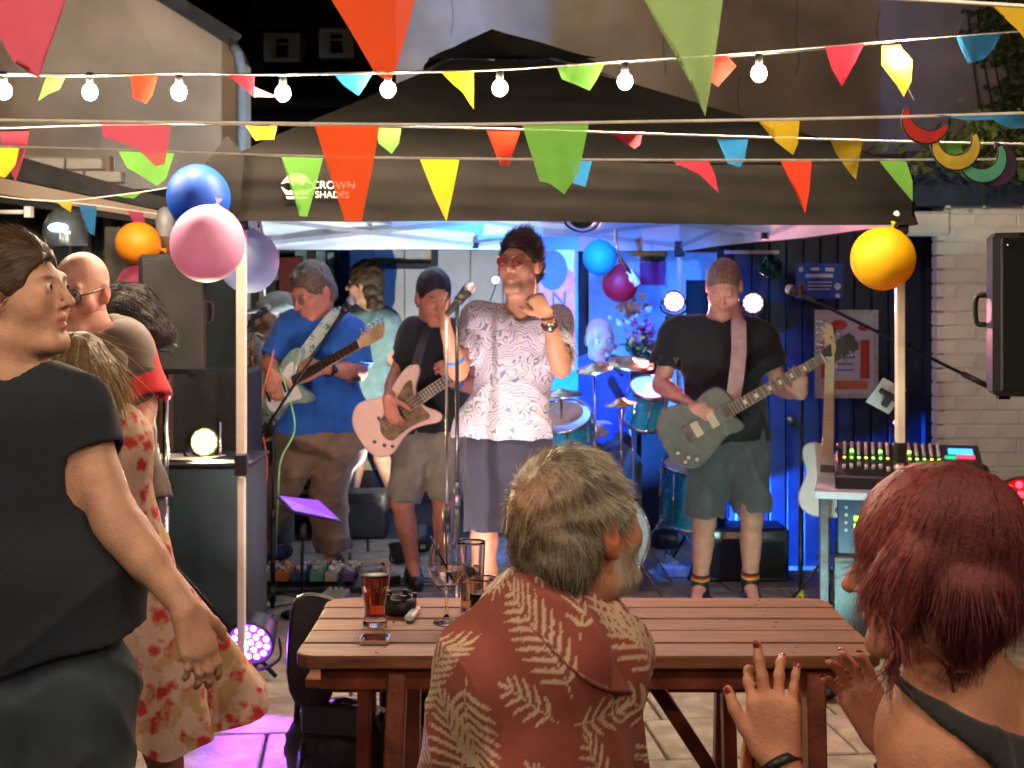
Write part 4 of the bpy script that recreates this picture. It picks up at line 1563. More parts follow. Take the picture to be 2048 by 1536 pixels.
bunting('farthest bunting with small red, blue and yellow flags close to the tent', 560, [(-200, 262), (0, 258), (200, 252), (500, 249), (740, 252), (1000, 258), (1250, 266), (1500, 274), (1800, 283), (2048, 288), (2300, 292)], [
    ('pink', [(0, 258), (60, 256), (50, 310), (41, 368), (26, 340), (8, 300)]),
    ('yellow', [(490, 250), (554, 250), (546, 278), (510, 281)]),
    ('green', [(752, 252), (803, 254), (797, 286), (782, 306), (757, 286)]),
    ('red', [(972, 258), (1041, 260), (1028, 300), (1018, 331), (1001, 330), (985, 290)]),
    ('rose', [(1213, 265), (1284, 268), (1278, 292), (1268, 299), (1250, 282)]),
    ('blue', [(1432, 273), (1497, 275), (1490, 320), (1482, 334), (1456, 325), (1442, 295)]),
    ('yellow', [(1660, 279), (1726, 282), (1716, 330), (1708, 360), (1690, 336), (1672, 310)]),
    ('green', [(1888, 286), (1924, 287), (1922, 340), (1904, 345)])])
bunting('bunting of mixed flags hanging level in front of the black valance', 620, [(-200, 288), (0, 293), (300, 302), (560, 311), (900, 317), (1300, 320), (1700, 320), (2048, 318), (2300, 316)], [
    ('yellow', [(-30, 292), (38, 294), (30, 330), (12, 356), (-10, 350)]),
    ('green', [(236, 300), (350, 304), (334, 358), (318, 373), (282, 350), (255, 336)]),
    ('green', [(562, 311), (647, 313), (632, 380), (617, 434), (602, 433), (588, 380)]),
    ('yellow', [(839, 316), (919, 317), (906, 385), (893, 443), (868, 390)]),
    ('blue', [(1146, 319), (1185, 319), (1178, 345), (1171, 374), (1146, 366)]),
    ('rose', [(1338, 320), (1416, 320), (1430, 350), (1436, 386), (1398, 348)]),
    ('red', [(1560, 320), (1624, 320), (1622, 380), (1616, 425), (1596, 380)]),
    ('green', [(1757, 320), (1812, 320), (1826, 362), (1826, 404), (1796, 368)])])
bunting('bunting of crumpled flags running along the line of lit bulbs', 558, [(-160, 146), (0, 150), (180, 152), (360, 147), (560, 150), (780, 146), (990, 140), (1250, 122), (1520, 104), (1800, 80), (2048, 62), (2250, 45)], [
    ('green', [(94, 150), (132, 150), (120, 178), (96, 190), (79, 203), (86, 172)]),
    ('red', [(262, 149), (316, 149), (304, 190), (290, 206), (264, 194)]),
    ('rose', [(454, 149), (509, 149), (506, 172), (546, 188), (506, 193), (480, 170)]),
    ('blue', [(668, 149), (744, 147), (732, 172), (719, 194), (690, 174)]),
    ('yellow', [(882, 144), (948, 142), (947, 180), (948, 220), (925, 185), (905, 168)]),
    ('green', [(1114, 134), (1210, 126), (1196, 155), (1180, 180), (1124, 158)]),
    ('red', [(1426, 111), (1450, 109), (1452, 134), (1474, 130), (1440, 170), (1424, 160)]),
    ('rose', [(1650, 93), (1730, 86), (1706, 128), (1672, 181), (1658, 140)]),
    ('yellow', [(1764, 92), (1796, 90), (1822, 120), (1818, 165), (1800, 197), (1786, 170), (1762, 130)]),
    ('blue', [(1912, 73), (2004, 66), (1990, 96), (1968, 118), (1940, 126), (1932, 98)])], r=.0022)
bunting('short bunting rising from the heater towards the gazebo corner', 470, [(-60, 386), (100, 402), (220, 392), (350, 372), (478, 338)], [
    ('green', [(228, 391), (284, 384), (268, 397), (246, 395)]),
    ('yellow', [(112, 402), (146, 400), (140, 424), (128, 416)])], r=.0022)
bunting('small bunting with blue and pink flags sloping down to an orange balloon', 440, [(60, 398), (110, 402), (200, 412), (330, 430)], [
    ('blue', [(156, 408), (194, 412), (190, 440), (188, 472), (176, 464), (168, 430)]),
    ('magenta', [(254, 420), (286, 424), (292, 450), (270, 448)])], r=.002)
# glowing shreds: tie ends
# paper crescents mobile
M_out = mat('black_paper_edge', (.012, .012, .012, 1), .7)
def crescent(c, r, a0, a1, thick, m, root, s):
    o = P(c[0], c[1], s)
    R_ = r / s; outer = []; inner = []
    n = 22
    def shape(g):
        pts = []
        for i in range(n + 1):
            t = i / n; a = math.radians(a0 + (a1 - a0) * t)
            pts.append(((R_ + g) * math.cos(a), (R_ + g) * math.sin(a)))
        for i in range(n, -1, -1):
            t = i / n; a = math.radians(a0 + (a1 - a0) * t)
            w = thick / s * (math.sin(math.pi * (.10 + .80 * t)))
            pts.append(((R_ - w - g) * math.cos(a), (R_ - w - g) * math.sin(a)))
        return pts
    b_ = MB(); b_.prism(shape(.0045), o + V(0, .004, 0), (1, 0, 0), (0, 0, 1), (0, -1, 0), .004); b_.build('crescent_edge', M_out, root)
    b_ = MB(); b_.prism(shape(0), o, (1, 0, 0), (0, 0, 1), (0, -1, 0), .005); b_.build('crescent', m, root)
mob = thing('paper_mobile', 'hanging mobile of red, yellow, green and purple paper crescents', 'mobile', tuple(P(1900, 280, 700)))
sM = 700
crescent((1852, 240), 46, 150, 345, 26, mat('red_paper', (.62, .03, .02, 1), .7), mob, sM)
crescent((1912, 292), 47, 160, 390, 27, mat('yellow_paper', (.72, .52, .05, 1), .7), mob, sM - 4)
crescent((1966, 318), 46, 165, 395, 25, mat('mint_paper', (.10, .45, .28, 1), .7), mob, sM - 8)
crescent((1990, 330), 42, 230, 450, 20, mat('purple_paper', (.06, .02, .07, 1), .7), mob, sM - 12)
k = S(); k.tube([P(1800, 88, 560), P(1816, 176, 700), P(1828, 200, 700)], .0012, 4); k.build('thread', M_cordw, mob)

def balloon(label, px, py, r, s, m, knot=(0, -1), dd=0, group='party balloons around the stage', squash=1.06):
    c = P(px, py, s, dd); R_ = r / (FPX / (FPX / s + dd))
    root = thing('balloon', label, 'balloon', tuple(c - V(0, 0, R_ * 1.1)), group)
    kd = Vector((knot[0], 0, knot[1])).normalized()
    prof = []
    for i in range(19):
        t = math.pi * i / 18
        z = -math.cos(t) * R_ * squash; rr = math.sin(t) * R_
        if i > 12: rr *= 1 - .10 * ((i - 12) / 6) ** 1.5
        prof.append((rr, z))
    prof[-1] = (.006, prof[-1][1] + .004)
    b_ = S(); b_.lathe(c, prof, 32, kd); b_.build('skin', m, root)
    b_ = S(); e = c + kd * (R_ * squash + .002); b_.lathe(e, [(.0055, 0), (.004, .008), (.0045, .012), (.012, .022), (.011, .023)], 12, kd); b_.build('knot', m, root)
    return root
def bal_mat(n, c): return mat(n, c, .55, noise=.03, nscale=3, translucent=.30)
balloon('royal blue balloon tucked behind the pink one at the gazebo corner', 397, 395, 63, 545, bal_mat('balloon_blue', (.005, .07, .42, 1)), (.3, -1))
balloon('large pale pink balloon tied to the gazebo corner post', 415, 487, 74, 575, bal_mat('balloon_pink', (.76, .40, .64, 1)), (.25, 1))
balloon('periwinkle balloon behind the cream gazebo post', 497, 522, 61, 500, bal_mat('balloon_periwinkle', (.36, .45, .80, 1)), (-.2, 1))
balloon('orange balloon above the tall black loudspeaker', 277, 487, 43, 465, bal_mat('balloon_orange', (.75, .27, .01, 1)), (1, -.25))
balloon('hot pink balloon half hidden behind the tall black loudspeaker', 272, 570, 38, 440, bal_mat('balloon_hotpink', (.68, .10, .22, 1)), (.3, 1))
balloon('big yellow balloon at the white brick end of the gazebo', 1766, 517, 64, 500, bal_mat('balloon_yellow', (.75, .44, .004, 1)), (.3, 1), squash=1.0)
balloon('bright blue balloon hanging above the drummer', 1199, 515, 34, 350, bal_mat('balloon_sky', (.01, .30, .75, 1)), (0, 1))
balloon('dark red balloon hanging just under the bright blue balloon', 1240, 567, 36, 345, bal_mat('balloon_red', (.45, .008, .03, 1)), (0, 1))

def G(px, s, dd=0):
    p = P(px, 0, s, dd); p.z = 0; return p
# ================================================================== stage lamps
def spot(root, loc, target, power, color, size=60, blend=.6, radius=.012):
    l = bpy.data.lights.new('spot', 'SPOT')
    l.energy = power; l.color = color; l.spot_size = math.radians(size); l.spot_blend = blend; l.shadow_soft_size = radius
    o = bpy.data.objects.new('lamp_light', l); COL.objects.link(o)
    o.location = loc
    d = (Vector(target) - Vector(loc)).normalized()
    o.rotation_euler = d.to_track_quat('-Z', 'Y').to_euler()
    o.parent = root; o.matrix_parent_inverse = Matrix.Translation(-root_offset(root))
    return o
def par_can(label, loc, target, R_, emit, estr, power, color, n=18, size=70, body=None, yoke=True, depth=.12, base_z=None, face=None, group='stage lights'):
    loc = Vector(loc); d = (Vector(target) - loc).normalized()
    root = thing('stage_light', label, 'stage light', (loc.x, loc.y, loc.z if base_z is None else base_z), group)
    b_ = S(); b_.lathe(loc, [(.02, -depth), (R_ * .75, -depth * .95), (R_ * .92, -depth * .6), (R_, -.01), (R_ * 1.04, .0), (R_ * 1.04, .012), (R_ * .95, .012), (R_ * .93, -.004)], 28, d)
    b_.build('housing', body or M_black, root)
    em = mat('lens_' + label.split()[0] + label.split()[1] + str(int(estr)), (emit[0], emit[1], emit[2], 1), .3, noise=0, emit=(emit[0], emit[1], emit[2], 1), estr=estr)
    b_ = MB(); b_.cyl(loc - d * .006, loc - d * .004, R_ * .93, R_ * .93, 28); b_.build('reflector', mat('lamp_face_' + label.split()[0], tuple(c * .25 for c in color[:3]) + (1,), .4, noise=.05, emit=(color[0], color[1], color[2], 1), estr=face or estr * .012), root)
    u = d.orthogonal().normalized(); v = d.cross(u)
    lr = R_ * .135
    pos = [(0, 0)] + [(R_ * .37 * math.cos(a), R_ * .37 * math.sin(a)) for a in [i * math.pi / 3 for i in range(6)]] + [(R_ * .72 * math.cos(a), R_ * .72 * math.sin(a)) for a in [i * math.pi / 6 for i in range(12)]]
    for (a, c_) in pos[:n + 1]:
        b_ = S(); b_.sphere(loc + u * a + v * c_ + d * .004, (lr, lr, lr * .5), 10, 6, Matrix((u, v, d)).transposed()); b_.build('led', em, root)
    if yoke:
        b_ = S(); w = Vector((0, 0, 1)).cross(d).normalized()
        b_.tube(catmull([loc + w * (R_ * 1.12) - d * .04, loc + w * (R_ * 1.14) - d * .03 - V(0, 0, R_ * .9), loc - V(0, 0, R_ * 1.35) - d * .02, loc - w * (R_ * 1.14) - d * .03 - V(0, 0, R_ * .9), loc - w * (R_ * 1.12) - d * .04], 5), .006, 6)
        b_.build('yoke', M_blackm, root)
    if power > 0: spot(root, loc + d * .02, target, power, color, size)
    return root
# purple par on the ground beside the front post
pl_ = P(502, 1284, 518)
par_can('purple lit round floor lamp at the foot of the front gazebo post', pl_, pl_ + V(-.10, -.75, -.26), .090, (.66, .32, 1.0), 5, 45, (.27, .03, 1.0), size=140, face=.5)
b_ = MB()
for a, b2 in (((-.09, 0), (.10, .06)), ((.09, 0), (-.10, .06))):
    b_.bar(Vector((pl_.x + a[0], pl_.y + .03, .006)), Vector((pl_.x + b2[0], pl_.y + .10, .01)), .02, .008)
# yellow-white par at the left on a stand
yl = P(408, 884, 470)
ylamp = par_can('glaring yellow white lamp on a thin stand near the black box', yl, yl + V(.55, -1.0, .12), .062, (1.0, .95, .36), 8, 60, (1.0, .80, .40), size=110, group='stage lights')
b_ = S(); b_.tube([yl + V(.055, .05, .08), yl + V(.055, .05, -.1), V(yl.x + .055, yl.y + .05, .02)], .009, 8); b_.build('stand', M_chrome, ylamp)
for a in (0, 2.1, 4.2):
    b_ = S(); b_.tube([V(yl.x + .055, yl.y + .05, .20), V(yl.x + .055 + .2 * math.cos(a), yl.y + .05 + .2 * math.sin(a), .012)], .006, 6); b_.build('leg', M_blackm, ylamp)
# two back lamps facing the audience (red/white)
for i, (px, py, lab) in enumerate(((1348, 603, 'glaring white and red lamp behind the shoulder nearer the drummer'), (1506, 606, 'glaring white and red lamp behind the shoulder nearer the posters'))):
    c = P(px, py, 348)
    par_can(lab, c, c + V(-.1, -1, -.15), .062, (1.0, .36, .44), 6, 40 if i == 0 else 30, (1.0, .30, .38), size=120, yoke=True)
bar_ = thing('lighting_stand', 'black lighting stand with a crossbar behind the guitarist in shorts', 'stand', (P(1430, 1150, 345).x, FPX / 345, 0))
a = P(1330, 636, 345); c = P(1530, 638, 345)
b_ = S(); b_.tube([a, c], .013, 8); b_.build('crossbar', M_blackm, bar_)
b_ = S(); b_.tube([V((a.x + c.x) / 2, a.y, a.z), V((a.x + c.x) / 2, a.y, .03)], .014, 8); b_.build('pole', M_blackm, bar_)
for t in (0, 2.1, 4.2):
    b_ = S(); b_.tube([V((a.x + c.x) / 2, a.y, .5), V((a.x + c.x) / 2 + .4 * math.cos(t), a.y + .4 * math.sin(t), .02)], .009, 6); b_.build('leg', M_blackm, bar_)
# blue floor lamps under and behind the kit, shining up
for (px, py, s_, tgt, pw, col, lab, sz) in (
        (1075, 1190, 372, (.42, 8.65, 2.0), 420, (.02, .30, 1.0), 'cyan blue floor lamp shining up beside the drum kit', 62),
        (1345, 1075, 345, (1.75, 8.3, .25), 280, (.03, .16, 1.0), 'deep blue floor lamp shining up behind the cymbal stands', 70),
        (845, 1130, 322, (-.75, 11.0, 1.5), 120, (1.0, .93, .70), 'warm white floor lamp added to brighten the cream shed doors', 72),  # unseen lamp added so the shed doors do not go black
        (1166, 430, 406, (.62, 8.3, 1.15), 180, (.04, .20, 1.0), 'blue lamp clipped under the gazebo roof aimed at the drummer', 74),
        (1290, 1080, 315, (.75, 10.0, 1.2), 130, (.03, .20, 1.0), 'blue floor lamp behind the drummer washing the window wall', 84),
        (800, 1127, 335, (-1.0, 8.7, 2.15), 240, (.78, .92, 1.0), 'pale blue floor lamp shining up at the gazebo lining by the bass player', 84)):
    c = P(px, py, s_); c.z = max(c.z, .12) if py > 600 else c.z
    par_can(lab, c, tgt, .07, col, 30, pw, col, size=sz)
# pale pink floor lamps behind the picnic table, washing the band
for (px, tgt, pw, col, lab) in ((1130, (.1, 6.3, 1.5), 44, (1.0, .68, .66), 'pale pink floor lamp behind the picnic table aimed at the singer'), (1640, (1.25, 7.2, .9), 16, (.50, 1.0, .95), 'teal floor lamp by the mixing desk aimed at the bare legged guitarist'), (720, (-.6, 6.5, 1.4), 62, (1.0, .74, .70), 'pale pink floor lamp behind the beer glass aimed at the bass player')):
    c = G(px, 575 if px != 1640 else 500) + V(0, 0, .10)
    par_can(lab, c, tgt, .07, col, 20, pw, col, size=75)
# pink lamp beyond the mixing desk
c = P(1941, 938, 430)
par_can('glaring pinkish white lamp beyond the mixing desk', c, c + V(-.6, -.5, .1), .035, (1.0, .70, .80), 50, 7, (1.0, .25, .38), n=7, size=140)
# red lamp low at the far right
c = P(2046, 1010, 470)
par_can('red lamp glowing beside the mixing desk', c, c + V(-.6, -.9, .0), .12, (1.0, .02, .04), 3.0, 6, (1.0, .03, .05), size=150)

# ================================================================== loudspeakers
def pa_speaker(label, c, w, h, d, yaw, grille_front=True, z_base=None, led=False):
    R = Matrix.Rotation(math.radians(yaw), 3, 'Z')
    c = Vector(c)
    root = thing('loudspeaker', label, 'loudspeaker', (c.x, c.y, c.z - h / 2), 'loudspeakers on stands')
    pts = smooth_poly([(-w / 2, -d / 2), (w / 2, -d / 2), (w / 2 * .98, d * .1), (w / 2 * .55, d / 2), (-w / 2 * .55, d / 2), (-w / 2 * .98, d * .1)], 1)
    b_ = MB(); b_.prism(pts, c, R @ V(1, 0, 0), R @ V(0, 1, 0), (0, 0, 1), h, .014)
    b_.build('cabinet', M_black, root)
    g = MB(); g.box(c + R @ V(0, -d / 2 - .006, 0), (w * .90, .014, h * .93), R, .005)
    g.build('grille', mat('steel_grille', (.022, .022, .022, 1), .5, metal=.3, noise=.2, nscale=300, bump=.6, bscale=420), root)
    for sx in (-1, 1):
        hh = S(); hh.tube(catmull([c + R @ V(sx * w * .47, .02, h * .12), c + R @ V(sx * (w * .47 + .028), .03, h * .10), c + R @ V(sx * (w * .47 + .028), .03, -h * .05), c + R @ V(sx * w * .47, .02, -h * .07)], 4), .009, 8)
        hh.build('handle', M_black, root)
    for q in (-1, 1):
        f = MB(); f.box(c + R @ V(q * w * .3, 0, -h / 2 - .008), (.035, .035, .016), R); f.build('rubber_foot', M_black, root)
    f = S(); f.sphere(c + R @ V(-w * .38, -d / 2 - .014, h * .42), .005, 8, 6); f.build('corner_badge', M_chrome, root)
    return root
cL = P(345, 628, 500)
pa_speaker('tall black loudspeaker on a silver stand near the orange balloon', cL, .26, .47, .30, 14)
stL = thing('speaker_stand', 'silver speaker stand with a red collar under the tall loudspeaker', 'stand', (P(325, 800, 500).x, FPX / 500 + .05, 0))
x_, y_ = P(325, 800, 500).x, FPX / 500 + .05
b_ = S(); b_.tube([V(x_, y_, cL.z - .24), V(x_, y_, .4)], .0125, 10); b_.build('upper_pole', M_chrome, stL)
b_ = S(); b_.tube([V(x_, y_, .75), V(x_, y_, .08)], .018, 10); b_.build('lower_pole', M_chrome, stL)
b_ = S(); b_.cyl(V(x_, y_, CAM_H - (798 - HOR) / 500), V(x_, y_, CAM_H - (775 - HOR) / 500), .021); b_.build('red_collar', mat('red_plastic', (.55, .02, .02, 1), .4), stL)
for t in (.4, 2.5, 4.6):
    b_ = S(); b_.tube([V(x_, y_, .55), V(x_ + .45 * math.cos(t), y_ + .45 * math.sin(t), .015)], .010, 8); b_.build('leg', M_blackm, stL)
cR_ = P(2062, 628, 640)
pa_speaker('black loudspeaker on a stand in front of the white brick wall', cR_, .28, .50, .28, -6)
stR = thing('speaker_stand', 'black stand holding the loudspeaker by the white brick wall', 'stand', (cR_.x + .02, cR_.y + .05, 0))
b_ = S(); b_.tube([V(cR_.x + .02, cR_.y + .05, cR_.z - .25), V(cR_.x + .02, cR_.y + .05, .05)], .017, 10); b_.build('pole', M_blackm, stR)
for t in (.4, 2.5, 4.6):
    b_ = S(); b_.tube([V(cR_.x + .02, cR_.y + .05, .6), V(cR_.x + .02 + .42 * math.cos(t + .7), cR_.y + .35 + .3 * math.sin(t + .7), .015)], .010, 8); b_.build('leg', M_blackm, stR)
tb = S(); tb.tube([P(1984, 800, 560), P(1978, 1000, 560)], .006, 6)

# black flight case / table with papers
bx = thing('flight_case', 'dark cloth covered box with papers on it near the silver stand', 'box', tuple(P(400, 1130, 470)))
A = P(282, 930, 480); B = P(500, 920, 480)
b_ = MB(); b_.box(((A.x + B.x) / 2, A.y + .18, A.z / 2), (B.x - A.x, .46, A.z), None, .012); b_.build('case_body', mat('dark_teal_cloth', (.012, .028, .034, 1), .8, noise=.25, nscale=5, bump=.3, bscale=12), bx)
b_ = MB(); b_.box(((A.x + B.x) / 2, A.y + .18, A.z + .008), (B.x - A.x + .02, .48, .014), None, .004); b_.build('lid', M_black, bx)
for i, (px, py, a) in enumerate(((335, 924, .2), (385, 926, -.3))):
    c = P(px, py, 480); R = Matrix.Rotation(a, 3, 'Z')
    b_ = MB(); b_.box((c.x, A.y + .16 - i * .06, A.z + .018 + i * .003), (.15, .21, .002), R)
    tag(b_.build('paper_sheet', M_white), ('white set list sheet lying on the dark box', 'white set list sheet overhanging the lamp side of the dark box')[i], 'paper')
fc = thing('equipment_case', 'big black equipment case standing in the dark behind the lamp', 'case', tuple(P(440, 1000, 420)))
A = P(290, 800, 420); B = P(470, 700, 420)
b_ = MB(); b_.box(((A.x + B.x) / 2, A.y + .25, .62), (B.x - A.x + .1, .4, 1.24), None, .015); b_.build('shell', M_dark, fc)

# ================================================================== heater with domed hood + flood light at the left
ht = thing('domed_lamp', 'large domed chrome hood lamp glaring under the lean-to', 'lamp', tuple(P(130, 470, 430)))
c = P(130, 470, 430)
b_ = S(); b_.lathe(c, [(.105, -.05), (.105, .0), (.098, .05), (.075, .095), (.035, .12), (.0, .125)], 24); b_.build('hood', mat('smoked_dome', (.20, .25, .28, 1), .12, metal=.6, noise=.1), ht)
b_ = S(); b_.sphere(c + V(.0, -.10, .03), (.045, .012, .018), 12, 8); b_.build('lamp_glass', mat('cold_lamp', (.8, .9, 1, 1), .3, noise=0, emit=(.75, .9, 1, 1), estr=14), ht)
b_ = S(); b_.tube([c + V(0, 0, -.05), V(c.x, c.y, .02)], .014, 8); b_.build('pole', M_blackm, ht)
b_ = MB(); b_.box(P(58, 424, 430), (.03, .05, .05)); 
b_.build('junction_box', M_white, ht)
b_ = S(); b_.tube([P(-20, 424, 430), P(58, 424, 430)], .01, 8); b_.build('conduit', M_white, ht)
ln = thing('wall_lantern', 'grey domed lantern on a brown post half hidden by balloons', 'lantern', tuple(P(329, 490, 470)))
c = P(330, 446, 455)
b_ = S(); b_.lathe(c, [(.034, -.06), (.040, -.02), (.040, .02), (.030, .055), (.012, .07), (0, .072)], 20); b_.build('dome', mat('grey_enamel', (.16, .17, .18, 1), .4, noise=.1), ln)
b_ = S(); b_.tube([c + V(.003, 0, -.05), V(c.x + .003, c.y, .02)], .032, 10); b_.build('post', mat('brown_wood', (.10, .045, .025, 1), .7, noise=.2, nscale=20, bump=.2), ln)

# ================================================================== posters and small wall things
def framed(label, name, cat, px0, py0, px1, py1, s, border, M_frame, M_back, dd=0.0, prints=(), text=()):
    A = P(px0, py1, s, dd); B = P(px1, py0, s, dd)
    w, h = B.x - A.x, B.z - A.z; c = (A + B) / 2
    root = thing(name, label, cat, tuple(c - V(0, 0, h / 2)))
    b_ = MB(); b_.box(c, (w - border * 1.2, .012, h - border * 1.2)); b_.build('sheet', M_back, root)
    if border > 0:
        for (cc, dm) in ((c + V(0, -.006, h / 2 - border / 2), (w, .026, border)), (c + V(0, -.006, -h / 2 + border / 2), (w, .026, border)),
                         (c + V(-w / 2 + border / 2, -.006, 0), (border, .024, h - 2 * border)), (c + V(w / 2 - border / 2, -.006, 0), (border, .024, h - 2 * border))):
            b_ = MB(); b_.box(cc, dm); b_.build('frame_rail', M_frame, root)
    for (poly, m) in prints:
        b_ = MB(); b_.prism([(a * w, b2 * h) for a, b2 in poly], c + V(0, -.0075, 0), (1, 0, 0), (0, 0, 1), (0, -1, 0), .002); b_.build('print', m, root)
    for (t, u, v, sz) in text:
        text_obj(t, c + V(u * w, -.0095, v * h), sz, M_dkink, root, Matrix(((1, 0, 0), (0, 0, -1), (0, 1, 0))), 'lettering')
    return root
M_dkink = mat('dark_ink', (.03, .03, .06, 1), .7, noise=0)
M_ink_r = mat('red_ink', (.50, .06, .05, 1), .6, noise=.1); M_ink_g = mat('green_ink', (.06, .30, .20, 1), .6, noise=.1)
M_ink_o = mat('orange_ink', (.60, .20, .08, 1), .6, noise=.1); M_ink_p = mat('pale_paper', (.55, .60, .72, 1), .7, noise=.05)
M_ink_b = mat('blue_ink', (.02, .07, .40, 1), .6, noise=.1); M_ink_w = mat('white_ink', (.60, .65, .75, 1), .6, noise=.05)
blob = lambda x, y, rx, ry, n=14, jig=.0: [(x + rx * math.cos(2 * math.pi * i / n) * (1 + jig * math.sin(i * 2.7)), y + ry * math.sin(2 * math.pi * i / n) * (1 + jig * math.cos(i * 3.1))) for i in range(n)]
rect = lambda x0, y0, x1, y1: [(x0, y0), (x1, y0), (x1, y1), (x0, y1)]
framed('large silver framed poster of a pale notice with red and green artwork', 'framed_poster', 'poster', 1629, 620, 1755, 796, 352, .022, mat('silver_frame', (.50, .50, .56, 1), .35, metal=.3), M_ink_p, -.04, prints=(
    (blob(-.12, .33, .14, .06), M_ink_r), (blob(-.25, .26, .09, .07), M_ink_g), (rect(-.37, -.40, .34, -.30), M_ink_o), (rect(.22, -.28, .37, .16), M_ink_r), (rect(-.40, -.28, -.30, .16), M_ink_r),
    (blob(.28, .30, .10, .04), M_ink_r), (rect(-.15, .0, .12, .015), M_ink_b), (rect(-.15, -.05, .12, -.035), M_ink_b), (rect(-.15, -.12, .10, -.105), M_ink_b), (rect(-.15, -.19, .12, -.175), M_ink_b)))
framed('small blue poster with pale lettering above the framed poster', 'blue_poster', 'poster', 1592, 527, 1686, 597, 352, 0, None, M_ink_b, -.04, prints=(
    (rect(-.30, .10, .28, .20), M_ink_w), (rect(-.2, .30, -.02, .38), M_ink_w), (rect(.12, .28, .3, .38), M_ink_w), (blob(-.40, .33, .05, .08), M_ink_w), (blob(-.37, -.18, .08, .13), M_ink_r), (blob(-.37, -.18, .045, .08), M_ink_w),
    (blob(.38, -.15, .07, .10), M_ink_w), (blob(.38, -.42, .05, .06), M_ink_w), (rect(-.25, -.05, .25, -.02), M_ink_w), (rect(-.25, -.15, .25, -.12), M_ink_w), (rect(-.25, -.25, .22, -.22), M_ink_w)))
wr = thing('tinsel_wreath', 'round green tinsel wreath hung high on the navy boards', 'wreath', tuple(P(1541, 560, 352, -.08)))
c = P(1541, 535, 352, -.08)
r_ = np.random.default_rng(3)
vv = []; ff = []
for i in range(420):
    a = r_.random() * 6.28; rr = .022 + .042 * r_.random() ** .6
    p = np.array([c.x + rr * math.cos(a), c.y + r_.normal() * .012, c.z + rr * math.sin(a)]); d = r_.normal(size=3) * .010; e = r_.normal(size=3) * .003
    n0 = len(vv); vv += [tuple(p - d), tuple(p + e), tuple(p + d), tuple(p - e)]; ff.append((n0, n0 + 1, n0 + 2, n0 + 3))
me = bpy.data.meshes.new('tinsel'); me.from_pydata(vv, [], ff)
link('tinsel', me, mat('green_tinsel', (.01, .16, .09, 1), .25, metal=.7, noise=.2), wr, kind='stuff')

# pull-up banner behind the singer
bn = thing('pull_up_banner', 'bright pull-up banner with a dark circle behind the singer', 'banner', (P(1105, 1000, 345).x, FPX / 345, 0))
cB = P(1118, 620, 345)
def bpr(poly, m, o=0.0):
    b_ = MB(); b_.prism([((x - 1118) / 345, -(y - 620) / 345) for x, y in poly], cB + V(0, -.004 - o, 0), (1, 0, 0), (0, 0, 1), (0, -1, 0), .002); return b_
b_ = MB(); b_.box(cB + V(0, 0, -.45), (.22, .005, 1.75)); b_.build('sheet', mat('banner_blue', (.03, .14, .60, 1), .5, noise=.1), bn)
bpr(rect(1078, 500, 1150, 740), mat('banner_pink', (.62, .12, .25, 1), .5), .001).build('print', mat('banner_pink', (.62, .12, .25, 1), .5), bn)
bpr([(1110, 500), (1148, 500), (1146, 545), (1120, 520)], None, .003).build('print', mat('banner_lime', (.35, .55, .06, 1), .5), bn)
bpr(blob(1105, 540, 30, 40, 24), None, .005).build('print', mat('banner_navy', (.03, .05, .14, 1), .5), bn)
text_obj('N', cB + V((1118 - 1118) / 345, -.011, -(600 - 620) / 345), .12, mat('banner_navy', (.03, .05, .14, 1), .5), bn, Matrix(((1, 0, 0), (0, 0, -1), (0, 1, 0))), 'lettering')
b_ = MB(); b_.box(V(cB.x, cB.y, .04), (.26, .18, .07), None, .01); b_.build('base', M_chrome, bn)

# hanging basket of blurred flowers
hb = thing('flower_basket', 'basket of pink, white and yellow flowers behind the drummer', 'flowers', tuple(P(1275, 700, 335)))
r_ = np.random.default_rng(12)
for nm, colr, cx, cy, n_ in (('blossom', (.55, .12, .25, 1), 1285, 665, 60), ('blossom', (.65, .62, .60, 1), 1262, 610, 60), ('blossom', (.65, .45, .06, 1), 1280, 690, 25), ('foliage', (.03, .12, .05, 1), 1275, 700, 60)):
    vv = []; ff = []
    for i in range(n_):
        p = np.array(P(cx + r_.normal() * 18, cy + r_.normal() * 18, 335, r_.normal() * .05)); 
        u = r_.normal(size=3); u /= np.linalg.norm(u); w = np.cross(u, r_.normal(size=3)); w /= np.linalg.norm(w)
        n0 = len(vv); k5 = 6
        for q in range(k5): a = q * 2 * math.pi / k5; vv.append(tuple(p + (u * math.cos(a) + w * math.sin(a)) * .02))
        vv.append(tuple(p + np.cross(u, w) * .008))
        ff += [(n0 + q, n0 + (q + 1) % k5, n0 + k5) for q in range(k5)]
    me = bpy.data.meshes.new(nm); me.from_pydata(vv, [], ff)
    link(nm, me, mat(nm + str(cx) + str(cy), colr, .6), hb, kind='stuff')
b_ = S(); b_.lathe(P(1278, 735, 335), [(.02, -.06), (.09, -.03), (.12, .05), (.125, .06)], 20); b_.build('basket', mat('wicker', (.12, .07, .04, 1), .8, bump=.4), hb)
b_ = S(); b_.tube([P(1278, 735, 335) + V(0, 0, -.05), V(P(1278, 735, 335).x, FPX / 335, .02)], .015, 8); b_.build('plant_stand', M_blackm, hb)

